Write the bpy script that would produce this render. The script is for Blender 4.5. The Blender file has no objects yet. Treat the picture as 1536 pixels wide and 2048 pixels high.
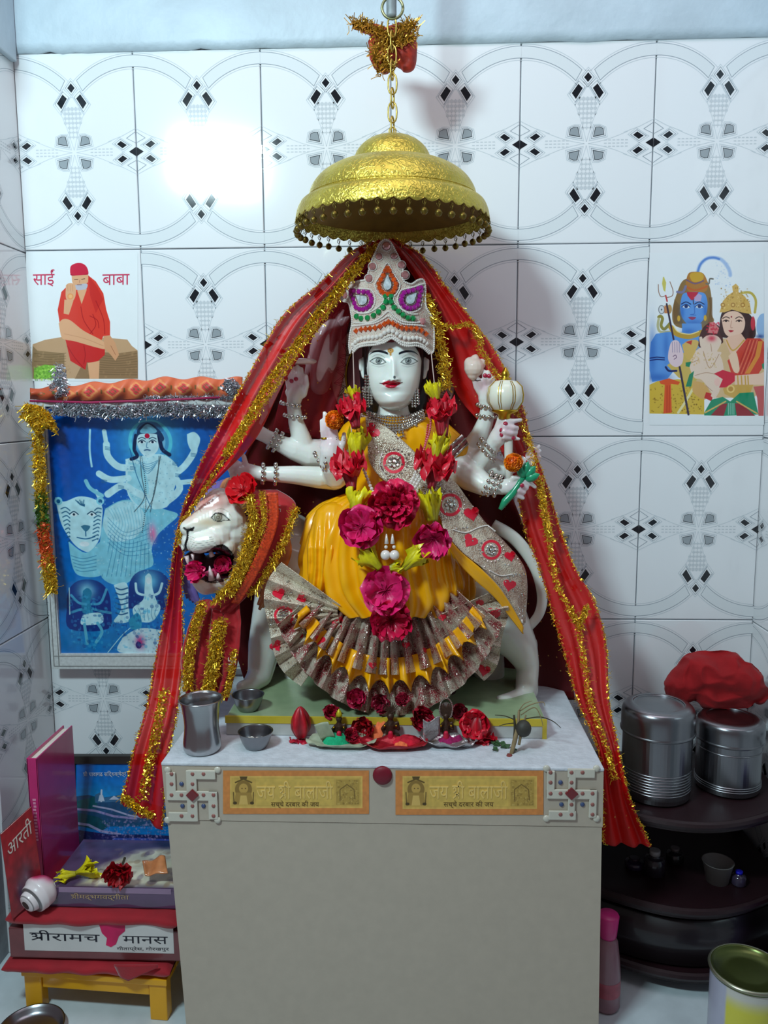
import bpy, bmesh, math, random
import numpy as np
from mathutils import Vector, Matrix, noise
from mathutils.bvhtree import BVHTree
rnd = random.Random(7)
SC = bpy.context.scene
COL = SC.collection
# ------------------------------------------------------------------ camera
F, PITCH, ROLL, YAW = 1600.0, 0.1323, 0.0048, -0.041
CAM = Vector((0.0, -1.632, 1.05))
def ray(px, py):
    u, v = px - 768.0, py - 1024.0
    c, s = math.cos(ROLL), math.sin(ROLL)
    x, y = c * u - s * v, s * u + c * v
    x, up, fw = x / F, -y / F, 1.0
    c, s = math.cos(PITCH), math.sin(PITCH)
    Y, Z = c * fw + s * up, -s * fw + c * up
    c, s = math.cos(YAW), math.sin(YAW)
    return Vector((c * x + s * Y, -s * x + c * Y, Z))
def P(px, py, Y=0.0):            # point of a plane parallel to the back wall
    d = ray(px, py); return CAM + d * ((Y - CAM.y) / d.y)
def PZ(px, py, Z):               # point of a horizontal plane
    d = ray(px, py); return CAM + d * ((Z - CAM.z) / d.z)
def PX(px, py, X):
    d = ray(px, py); return CAM + d * ((X - CAM.x) / d.x)
def U(Y):                        # metres per pixel at depth Y
    return (P(778, 900, Y) - P(768, 900, Y)).length / 10
camd = bpy.data.cameras.new('camera'); camo = bpy.data.objects.new('camera', camd); COL.objects.link(camo)
f0 = ray(768, 1024); r0 = ray(768 + F, 1024) - f0; u0 = f0 - ray(768, 1024 + F)
camo.matrix_world = Matrix.Translation(CAM) @ Matrix((r0, u0, -f0)).transposed().to_4x4()
camd.sensor_fit = 'HORIZONTAL'; camd.sensor_width = 36; camd.lens = F / 1536 * 36
camd.clip_start = 0.05
SC.camera = camo
# ------------------------------------------------------------------ world, lamp and added fill light, exposure
SC.view_settings.view_transform = 'Standard'; SC.view_settings.look = 'None'
SC.view_settings.gamma = 1; SC.view_settings.use_curve_mapping = False
SC.view_settings.exposure = 0.0
W = bpy.data.worlds.new('room_glow'); SC.world = W; W.use_nodes = True
W.node_tree.nodes['Background'].inputs[0].default_value = (0.82, 0.70, 0.76, 1)
W.node_tree.nodes['Background'].inputs[1].default_value = 0.17
def area(name, loc, target, sx, sy, power, color):
    l = bpy.data.lights.new(name, 'AREA'); l.shape = 'RECTANGLE'; l.size = sx; l.size_y = sy
    l.energy = power; l.color = color
    o = bpy.data.objects.new(name, l); COL.objects.link(o); o.location = loc
    o.rotation_euler = (Vector(target) - Vector(loc)).to_track_quat('-Z', 'Y').to_euler()
    return o
KEY = Vector((-0.73, -1.45, 1.94))
area('tube_lamp', KEY, (0.0, 0, 1.0), 0.30, 0.16, 24, (0.68, 0.93, 1.0))
area('overhead_fill', (0.1, -0.72, 2.33), (0.1, -0.715, 0), 1.2, 0.7, 6.5, (0.98, 0.90, 1.0))  # unseen soft fill added overhead for ambient light, not a real fixture
# ------------------------------------------------------------------ object helpers
def tag(o, label=None, cat=None, group=None, kind=None):
    if label: o['label'] = label
    if cat: o['category'] = cat
    if group: o['group'] = group
    if kind: o['kind'] = kind
    return o
ORG = {}
def thing(name, label, cat, loc=(0, 0, 0), group=None):
    o = bpy.data.objects.new(name, None); COL.objects.link(o); o.location = loc; o.empty_display_size = .02
    ORG[o.name] = Vector(loc)
    return tag(o, label, cat, group)
def obj(name, vf, mat=None, parent=None, smooth=False, cols=None, origin=None, kind=None, label=None):
    """vf = (verts, faces) in WORLD coordinates -> one mesh object (child verts relative to the parent's origin)"""
    vs, fs = vf
    n = len(vs)
    vs = np.array([tuple(v) for v in vs] if not isinstance(vs, np.ndarray) else vs, dtype=np.float64).reshape(-1, 3)
    if parent is not None: org = np.array(ORG[parent.name]); 
    elif origin is not None: org = np.array(origin)
    else:
        org = np.array([(vs[:, 0].min() + vs[:, 0].max()) / 2, (vs[:, 1].min() + vs[:, 1].max()) / 2, vs[:, 2].min()])
    me = bpy.data.meshes.new(name)
    if isinstance(fs, np.ndarray):
        k = fs.shape[1]
        me.vertices.add(n); me.vertices.foreach_set('co', (vs - org).ravel())
        me.loops.add(fs.size); me.loops.foreach_set('vertex_index', fs.ravel().astype(np.int32))
        me.polygons.add(len(fs)); me.polygons.foreach_set('loop_start', np.arange(len(fs), dtype=np.int32) * k)
        me.update(calc_edges=True); me.validate()
    else:
        me.from_pydata((vs - org).tolist(), [], [tuple(f) for f in fs]); me.update()
    if smooth: me.polygons.foreach_set('use_smooth', [True] * len(me.polygons))
    if cols is not None:
        a = me.color_attributes.new('Col', 'BYTE_COLOR', 'POINT')
        c = np.ones((n, 4)); c[:, :3] = np.clip(np.array(cols).reshape(-1, 3), 0, 1)
        a.data.foreach_set('color_srgb', c.ravel())
    o = bpy.data.objects.new(name, me); COL.objects.link(o)
    if parent is not None:
        o.parent = parent; ORG[o.name] = Vector(org)
    else:
        o.location = org; ORG[o.name] = Vector(org)
    if mat:
        for m in (mat if isinstance(mat, (list, tuple)) else [mat]): me.materials.append(m)
    if kind: o['kind'] = kind
    if label: o['label'] = label
    return o
# child whose parent is a mesh: verts stay relative to the same origin as the parent mesh
def dup(o, delta=(0, 0, 0), parent=None, rotz=0, scale=None):
    c = o.copy(); COL.objects.link(c); c.parent = parent
    if parent is None:
        c.location = Vector(o.location) + Vector(delta); c.rotation_euler[2] += rotz
        if scale: c.scale = (scale,) * 3
    for ch in [x for x in COL.objects if x.parent == o]: dup(ch, parent=c)
    ORG[c.name] = ORG.get(o.name, Vector()) + Vector(delta)
    return c
def join(*parts):
    V, Fc = [], []
    for v, f in parts:
        b = len(V); V.extend([tuple(x) for x in v]); Fc.extend([tuple(i + b for i in q) for q in f])
    return V, Fc
def box(x0, x1, y0, y1, z0, z1, bev=0.0, M=None):
    bm = bmesh.new(); bmesh.ops.create_cube(bm, size=1)
    for v in bm.verts:
        v.co = Vector((x0 + (v.co.x + .5) * (x1 - x0), y0 + (v.co.y + .5) * (y1 - y0), z0 + (v.co.z + .5) * (z1 - z0)))
    if bev: bmesh.ops.bevel(bm, geom=bm.edges[:], offset=bev, segments=2, profile=.5, affect='EDGES')
    if M is not None: bmesh.ops.transform(bm, matrix=M, verts=bm.verts)
    bm.verts.index_update()
    r = [v.co.copy() for v in bm.verts], [[v.index for v in f.verts] for f in bm.faces]; bm.free(); return r
def hexa(c):          # eight corners: bottom 4 (ccw) then top 4
    return [Vector(x) for x in c], [(3, 2, 1, 0), (4, 5, 6, 7), (0, 1, 5, 4), (1, 2, 6, 5), (2, 3, 7, 6), (3, 0, 4, 7)]
def lathe(prof, center=(0, 0, 0), n=32, axis=None, fn=None):
    V, Fc = [], []; k = len(prof); C = Vector(center)
    R = Matrix.Identity(3) if axis is None else Vector(axis).to_track_quat('Z', 'Y').to_matrix()
    for r, z in prof:
        for i in range(n):
            a = 2 * math.pi * i / n; rr = r if fn is None else r * fn(a, z)
            V.append(C + R @ Vector((rr * math.cos(a), rr * math.sin(a), z)))
    for j in range(k - 1):
        for i in range(n):
            a, b = j * n + i, j * n + (i + 1) % n
            Fc.append((a, b, b + n, a + n))
    if prof[0][0] > 1e-6: Fc.append(tuple(range(n - 1, -1, -1)))
    return V, Fc
def tube(pts, rad, n=8, caps=True, flat=1.0):
    pts = [Vector(p) for p in pts]; m = len(pts); V, Fc = [], []
    if not hasattr(rad, '__len__'): rad = [rad] * m
    up = Vector((0, 0, 1)); prevn = None
    for i, p in enumerate(pts):
        t = (pts[min(i + 1, m - 1)] - pts[max(i - 1, 0)])
        t = t.normalized() if t.length > 1e-9 else Vector((0, 0, 1))
        if prevn is None:
            a = Vector((0, -1, 0)) if abs(t.y) < .9 else Vector((1, 0, 0))
            nn = (a - t * a.dot(t)).normalized()
        else: nn = (prevn - t * prevn.dot(t)).normalized()
        prevn = nn; bb = t.cross(nn)
        for k in range(n):
            a = 2 * math.pi * k / n
            V.append(p + (nn * math.cos(a) * flat + bb * math.sin(a)) * rad[i])
    for i in range(m - 1):
        for k in range(n):
            a, b = i * n + k, i * n + (k + 1) % n
            Fc.append((a, b, b + n, a + n))
    if caps:
        Fc.append(tuple(range(n - 1, -1, -1))); Fc.append(tuple(range((m - 1) * n, m * n)))
    return V, Fc
def cr(pts, n=8):                       # Catmull-Rom through tuples of any length
    pts = [np.array(p, float) for p in pts]; out = []
    for i in range(len(pts) - 1):
        p0 = pts[max(i - 1, 0)]; p1 = pts[i]; p2 = pts[i + 1]; p3 = pts[min(i + 2, len(pts) - 1)]
        for k in range(n):
            t = k / n
            out.append(.5 * ((2 * p1) + (-p0 + p2) * t + (2 * p0 - 5 * p1 + 4 * p2 - p3) * t * t + (-p0 + 3 * p1 - 3 * p2 + p3) * t ** 3))
    out.append(pts[-1]); return out
def sphere(c, r, n=12, sc=(1, 1, 1)):
    m = max(4, n // 2); pr = [(math.sin(math.pi * j / m), -math.cos(math.pi * j / m)) for j in range(m + 1)]
    V = []; Fc = []
    for a, z in pr:
        for i in range(n):
            t = 2 * math.pi * i / n; V.append(Vector(c) + Vector((a * math.cos(t) * sc[0], a * math.sin(t) * sc[1], z * sc[2])) * r)
    for j in range(m):
        for i in range(n):
            q, w = j * n + i, j * n + (i + 1) % n; Fc.append((q, w, w + n, q + n))
    return V, Fc
def grid(fn, nu, nv, thick=None):       # fn(u,v)->Vector
    V = [fn(i / (nu - 1), j / (nv - 1)) for j in range(nv) for i in range(nu)]
    Fc = [(j * nu + i, j * nu + i + 1, (j + 1) * nu + i + 1, (j + 1) * nu + i) for j in range(nv - 1) for i in range(nu - 1)]
    return V, Fc
def solidify(o, t, off=0.0):
    m = o.modifiers.new('s', 'SOLIDIFY'); m.thickness = t; m.offset = off; return o
def prism(poly, d, t):                  # closed 3-D polygon extruded along vector d*t
    n = len(poly); d = Vector(d).normalized() * t
    V = [Vector(p) for p in poly] + [Vector(p) + d for p in poly]
    Fc = [tuple(range(n)), tuple(range(2 * n - 1, n - 1, -1))] + [(i, i + n, (i + 1) % n + n, (i + 1) % n) for i in range(n)]
    return V, Fc
def blob(parts, voxel=.003, smooth=6, fac=.5):
    """parts = list of chains, chain = [(Vector, r), ...]; union by voxel remesh, then smoothed: ONE surface"""
    V, Fc = [], []
    for ch in parts:
        if len(ch) == 1: v, f = sphere(ch[0][0], ch[0][1], 14, ch[0][2] if len(ch[0]) > 2 else (1, 1, 1))
        else:
            v, f = [], []
            for (a, ra), (b, rb) in zip(ch[:-1], ch[1:]):
                L = (b - a).length; k = max(2, int(L / (min(ra, rb) * .35)) + 1)
                for q in range(k + 1):
                    if q == k and (b is not ch[-1][0]): continue
                    t = q / k; s = sphere(a.lerp(b, t), ra + (rb - ra) * t, 14)
                    bs = len(v); v += s[0]; f += [tuple(i + bs for i in x) for x in s[1]]
        bs = len(V); V += v; Fc += [tuple(i + bs for i in x) for x in f]
    me = bpy.data.meshes.new('tmp'); me.from_pydata([tuple(v) for v in V], [], Fc); me.update()
    o = bpy.data.objects.new('tmp', me); COL.objects.link(o)
    m = o.modifiers.new('r', 'REMESH'); m.mode = 'VOXEL'; m.voxel_size = voxel
    s = o.modifiers.new('sm', 'SMOOTH'); s.factor = fac; s.iterations = smooth
    bpy.context.view_layer.update()
    dg = bpy.context.evaluated_depsgraph_get(); e = o.evaluated_get(dg).to_mesh()
    n = len(e.vertices); vv = np.empty(n * 3); e.vertices.foreach_get('co', vv)
    ff = [tuple(p.vertices) for p in e.polygons]
    o.evaluated_get(dg).to_mesh_clear(); bpy.data.objects.remove(o); bpy.data.meshes.remove(me)
    return vv.reshape(-1, 3), ff
# ------------------------------------------------------------------ materials
def _new(name):
    m = bpy.data.materials.new(name); m.use_nodes = True; nt = m.node_tree
    return m, nt, nt.nodes['Principled BSDF']
def lin(c): return tuple(((x / 255 / 12.92) if x / 255 <= .04045 else ((x / 255 + .055) / 1.055) ** 2.4) for x in c) + (1,)
def mat(name, rgb, rough=.5, metal=0, noise_amt=.08, nscale=30, bump=0, bscale=200, coat=0, trans=0, alpha=1, sheen=0, emit=0, bdist=.001, sss=0):
    m, nt, b = _new(name); N = nt.nodes; L = nt.links
    c = lin(rgb); tc = N.new('ShaderNodeTexCoord')
    nz = N.new('ShaderNodeTexNoise'); nz.inputs['Scale'].default_value = nscale; nz.inputs['Detail'].default_value = 4
    L.new(tc.outputs['Object'], nz.inputs['Vector'])
    r = N.new('ShaderNodeValToRGB'); r.color_ramp.elements[0].position = .3; r.color_ramp.elements[1].position = .7
    r.color_ramp.elements[0].color = tuple(max(0, x * (1 - noise_amt)) for x in c[:3]) + (1,)
    r.color_ramp.elements[1].color = tuple(min(1, x * (1 + noise_amt)) for x in c[:3]) + (1,)
    L.new(nz.outputs[0], r.inputs[0]); L.new(r.outputs[0], b.inputs['Base Color'])
    b.inputs['Roughness'].default_value = rough; b.inputs['Metallic'].default_value = metal
    b.inputs['Coat Weight'].default_value = coat; b.inputs['Coat Roughness'].default_value = .08
    b.inputs['Transmission Weight'].default_value = trans; b.inputs['Alpha'].default_value = alpha
    if sheen: b.inputs['Sheen Weight'].default_value = sheen
    if sss:
        b.inputs['Subsurface Weight'].default_value = sss; b.inputs['Subsurface Scale'].default_value = .01
    if bump:
        n2 = N.new('ShaderNodeTexNoise'); n2.inputs['Scale'].default_value = bscale; n2.inputs['Detail'].default_value = 3
        L.new(tc.outputs['Object'], n2.inputs['Vector'])
        bp = N.new('ShaderNodeBump'); bp.inputs['Strength'].default_value = bump; bp.inputs['Distance'].default_value = bdist
        L.new(n2.outputs[0], bp.inputs['Height']); L.new(bp.outputs[0], b.inputs['Normal'])
    return m
def cmat(name, rough=.4, coat=0, metal=0, bump=0, bscale=200, gain=1.0, spec=.5, sss=0, ns=60, na=.05):
    m, nt, b = _new(name); N = nt.nodes; L = nt.links
    a = N.new('ShaderNodeVertexColor'); a.layer_name = 'Col'
    tc = N.new('ShaderNodeTexCoord'); nz = N.new('ShaderNodeTexNoise'); nz.inputs['Scale'].default_value = ns
    L.new(tc.outputs['Object'], nz.inputs['Vector'])
    mr = N.new('ShaderNodeMapRange'); mr.inputs['To Min'].default_value = gain * (1 - na); mr.inputs['To Max'].default_value = gain * (1 + na)
    L.new(nz.outputs[0], mr.inputs['Value'])
    vm = N.new('ShaderNodeVectorMath'); vm.operation = 'SCALE'
    L.new(a.outputs[0], vm.inputs[0]); L.new(mr.outputs[0], vm.inputs['Scale']); L.new(vm.outputs[0], b.inputs['Base Color'])
    b.inputs['Roughness'].default_value = rough; b.inputs['Coat Weight'].default_value = coat; b.inputs['Metallic'].default_value = metal
    b.inputs['Coat Roughness'].default_value = .1; b.inputs['Specular IOR Level'].default_value = spec
    if sss: b.inputs['Subsurface Weight'].default_value = sss; b.inputs['Subsurface Scale'].default_value = .008
    if bump:
        n2 = N.new('ShaderNodeTexNoise'); n2.inputs['Scale'].default_value = bscale
        L.new(tc.outputs['Object'], n2.inputs['Vector'])
        bp = N.new('ShaderNodeBump'); bp.inputs['Strength'].default_value = bump; bp.inputs['Distance'].default_value = .001
        L.new(n2.outputs[0], bp.inputs['Height']); L.new(bp.outputs[0], b.inputs['Normal'])
    return m
# ------------------------------------------------------------------ painter: flat print and painted colour, rasterised into vertex colours
class Canvas:
    def __init__(s, x0, y0, x1, y1, k=1.0, bg=(255, 255, 255)):
        s.x0, s.y0, s.k = x0, y0, k; s.w = int((x1 - x0) * k) + 1; s.h = int((y1 - y0) * k) + 1
        s.a = np.ones((s.h, s.w, 3)) * np.array(bg) / 255.
        yy, xx = np.mgrid[0:s.h, 0:s.w]; s.X = xx / k + x0; s.Y = yy / k + y0
    def _bb(s, pts, pad):
        p = np.array(pts, float)
        a = max(0, int((p[:, 0].min() - pad - s.x0) * s.k)); b = min(s.w, int((p[:, 0].max() + pad - s.x0) * s.k) + 2)
        c = max(0, int((p[:, 1].min() - pad - s.y0) * s.k)); d = min(s.h, int((p[:, 1].max() + pad - s.y0) * s.k) + 2)
        return slice(c, max(c, d)), slice(a, max(a, b))
    def _put(s, sl, m, col):
        c = np.array(col) / 255.; s.a[sl] = s.a[sl] * (1 - m[..., None]) + c * m[..., None]
    def _dist(s, sl, pts, closed=False):
        X, Y = s.X[sl], s.Y[sl]; d = np.full(X.shape, 1e9); q = list(pts) + ([pts[0]] if closed else [])
        for (ax, ay), (bx, by) in zip(q[:-1], q[1:]):
            vx, vy = bx - ax, by - ay; L = vx * vx + vy * vy + 1e-9
            t = np.clip(((X - ax) * vx + (Y - ay) * vy) / L, 0, 1)
            d = np.minimum(d, np.hypot(X - ax - t * vx, Y - ay - t * vy))
        return d
    def poly(s, pts, col, soft=.7, op=1, curve=False):
        if curve: pts = [tuple(p) for p in cr(list(pts) + [pts[0]], 5)[:-1]]
        sl = s._bb(pts, soft + 1); X, Y = s.X[sl], s.Y[sl]
        if X.size == 0: return
        ins = np.zeros(X.shape, bool); n = len(pts)
        for i in range(n):
            (ax, ay), (bx, by) = pts[i], pts[(i + 1) % n]
            if ay == by: continue
            ins ^= ((ay > Y) != (by > Y)) & (X < (bx - ax) * (Y - ay) / (by - ay) + ax)
        d = s._dist(sl, pts, True); sd = np.where(ins, d, -d)
        s._put(sl, np.clip(sd / soft + .5, 0, 1) * op, col)
    def line(s, pts, w, col, op=1, soft=.6, curve=False):
        if curve: pts = [tuple(p) for p in cr(pts, 6)]
        sl = s._bb(pts, w + 2)
        if s.X[sl].size == 0: return
        d = s._dist(sl, [tuple(p) for p in pts]); s._put(sl, np.clip((w / 2 - d) / soft + .5, 0, 1) * op, col)
    def ell(s, cx, cy, rx, ry, col, op=1, soft=.8, rot=0):
        sl = s._bb([(cx - max(rx, ry), cy - max(rx, ry)), (cx + max(rx, ry), cy + max(rx, ry))], soft + 1)
        if s.X[sl].size == 0: return
        dx, dy = s.X[sl] - cx, s.Y[sl] - cy; c, q = math.cos(rot), math.sin(rot)
        r = np.hypot((dx * c + dy * q) / rx, (-dx * q + dy * c) / ry)
        s._put(sl, np.clip((1 - r) * min(rx, ry) / soft + .5, 0, 1) * op, col)
    def glow(s, cx, cy, rx, ry, col, op=1):
        sl = s._bb([(cx - 2.5 * rx, cy - 2.5 * ry), (cx + 2.5 * rx, cy + 2.5 * ry)], 1)
        if s.X[sl].size == 0: return
        s._put(sl, np.exp(-((s.X[sl] - cx) / rx) ** 2 - ((s.Y[sl] - cy) / ry) ** 2) * op, col)
    def speck(s, x0, y0, x1, y1, n, col, r=(1, 3), op=.5, seed=1):
        q = random.Random(seed)
        for _ in range(n):
            s.ell(q.uniform(x0, x1), q.uniform(y0, y1), q.uniform(*r), q.uniform(*r), col, op * q.uniform(.4, 1))
    def mottle(s, amt=.06, sc=9, seed=2):
        q = np.random.RandomState(seed); g = q.rand(int(s.h / s.k / sc) + 3, int(s.w / s.k / sc) + 3)
        yy = (s.Y - s.y0) / sc; xx = (s.X - s.x0) / sc; i = yy.astype(int); j = xx.astype(int); fy = yy - i; fx = xx - j
        v = g[i, j] * (1 - fy) * (1 - fx) + g[i + 1, j] * fy * (1 - fx) + g[i, j + 1] * (1 - fy) * fx + g[i + 1, j + 1] * fy * fx
        s.a *= (1 + amt * (v - .5) * 2)[..., None]
    def sample(s, x, y):
        i = np.clip(((y - s.y0) * s.k + .5).astype(int), 0, s.h - 1); j = np.clip(((x - s.x0) * s.k + .5).astype(int), 0, s.w - 1)
        return s.a[i, j]
    def sheet(s, name, fn, mt, parent=None, **kw):
        """fn(X,Y arrays)->(n,3) world positions"""
        V = fn(s.X.ravel(), s.Y.ravel())
        idx = np.arange(s.h * s.w).reshape(s.h, s.w)
        Fq = np.stack([idx[1:, :-1], idx[1:, 1:], idx[:-1, 1:], idx[:-1, :-1]], -1).reshape(-1, 4)
        return obj(name, (V, Fq), mt, parent, cols=s.a.reshape(-1, 3), **kw)
def rayA(px, py):                 # vectorised ray
    u, v = px - 768.0, py - 1024.0; c, s = math.cos(ROLL), math.sin(ROLL)
    x, y = (c * u - s * v) / F, -(s * u + c * v) / F
    c, s = math.cos(PITCH), math.sin(PITCH); Y, Z = c + s * y, -s + c * y
    c, s = math.cos(YAW), math.sin(YAW)
    return np.stack([c * x + s * Y, -s * x + c * Y, Z], -1)
def onY(Y):
    def f(px, py):
        d = rayA(px, py); t = (Y - CAM.y) / d[:, 1]; return np.array(CAM) + d * t[:, None]
    return f
def toPix(V):                     # world -> photo pixels (used to colour painted surfaces)
    d = np.asarray(V, float).reshape(-1, 3) - np.array(CAM)
    c, s = math.cos(YAW), math.sin(YAW); x, Y, Z = c * d[:, 0] - s * d[:, 1], s * d[:, 0] + c * d[:, 1], d[:, 2]
    c, s = math.cos(PITCH), math.sin(PITCH); fw = c * Y - s * Z; up = s * Y + c * Z
    x = x / fw * F; y = -up / fw * F; c, s = math.cos(ROLL), math.sin(ROLL)
    return np.stack([768 + c * x + s * y, 1024 - s * x + c * y], -1)
# ------------------------------------------------------------------ lettering
def glyphs(s):
    cu = bpy.data.curves.new('t', 'FONT'); cu.body = s; cu.size = 1; cu.resolution_u = 3
    o = bpy.data.objects.new('t', cu); COL.objects.link(o)
    dg = bpy.context.evaluated_depsgraph_get(); dg.update(); e = o.evaluated_get(dg).to_mesh()
    v = [x.co.copy() for x in e.vertices]; f = [tuple(p.vertices) for p in e.polygons]
    o.evaluated_get(dg).to_mesh_clear(); bpy.data.objects.remove(o); bpy.data.curves.remove(cu)
    return v, f
def ribbon2(pts, w):
    V, Fc = [], []
    for i, p in enumerate(pts):
        t = Vector(pts[min(i + 1, len(pts) - 1)]) - Vector(pts[max(i - 1, 0)]); n = Vector((-t.y, t.x)).normalized() * w / 2
        V += [Vector((p[0] + n.x, p[1] + n.y, 0)), Vector((p[0] - n.x, p[1] - n.y, 0))]
    for i in range(len(pts) - 1): Fc.append((2 * i, 2 * i + 1, 2 * i + 3, 2 * i + 2))
    return V, Fc
def layout(s):
    """Devanagari line; '§' = the conjunct shra drawn by hand"""
    V, Fc, x = [], [], 0.0
    for i, ch in enumerate(s.split('§')):
        if i:
            for q in ([(0, .62), (.62, .62)], [(.47, .62), (.47, 0)], cr([(.08, .47), (.14, .55), (.24, .52), (.27, .42), (.2, .33), (.1, .34)], 4),
                      [(.22, .34), (.34, .2), (.47, .14)], [(.47, .3), (.2, .1), (.08, .02)]):
                v, f = ribbon2([tuple(p) for p in q], .075); b = len(V)
                V += [p + Vector((x, 0, 0)) for p in v]; Fc += [tuple(k + b for k in t) for t in f]
            x += .60
        if ch:
            v, f = glyphs(ch)
            if not v: continue
            b = len(V); V += [p + Vector((x, 0, 0)) for p in v]; Fc += [tuple(k + b for k in t) for t in f]
            x += max(p.x for p in v) + .26 * (len(ch) - len(ch.rstrip()))
    return V, Fc, x
def text(s, A, B, H, lift, thick=.0004, fn=None):
    """lettering whose baseline runs from A to B (world), H = up vector of the em height, lift = normal"""
    V, Fc, w = layout(s); A, B, H = Vector(A), Vector(B), Vector(H); n = Vector(lift).normalized()
    base = [A + (B - A) * (p.x / w) + H * p.y / .62 for p in V]
    if fn: base = [fn(p) for p in base]
    m = len(base); top = [p + n * thick for p in base]
    # outer shell: front faces and a skirt along boundary edges
    ed = {}
    for f in Fc:
        for a, b in zip(f, f[1:] + f[:1]): ed[(a, b)] = 1
    sk = [(b, a, a + m, b + m) for (a, b) in ed if (b, a) not in ed]
    return base + top, [tuple(k + m for k in f) for f in Fc] + sk
# ================================================================== ROOM
m_tile = cmat('glazed_tile', rough=.08, coat=.6, spec=.6, ns=3, na=.02)
m_grout = mat('grout', (150, 158, 165), .8, noise_amt=.15, nscale=40)
m_plaster = mat('painted_plaster', (190, 206, 216), .5, noise_amt=.10, nscale=9, bump=.6, bscale=35, bdist=.004)
m_floor = mat('pale_stone_floor', (206, 216, 220), .3, noise_amt=.12, nscale=14, coat=.2)
XL = P(27, 124).x; XR = P(1527.6, 871).x
zt = [P(780, y).z for y in (90, 492, 874, 1236)]
rowz = [zt[0], zt[1], zt[2], zt[3], zt[3] - .365, max(0.0, zt[3] - .73)]

colx = [XL] + [P(x, 490).x for x in (281, 529, 783, 1036, 1299)] + [XR]
TW, TH = colx[4] - colx[3], zt[1] - zt[2]
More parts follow.
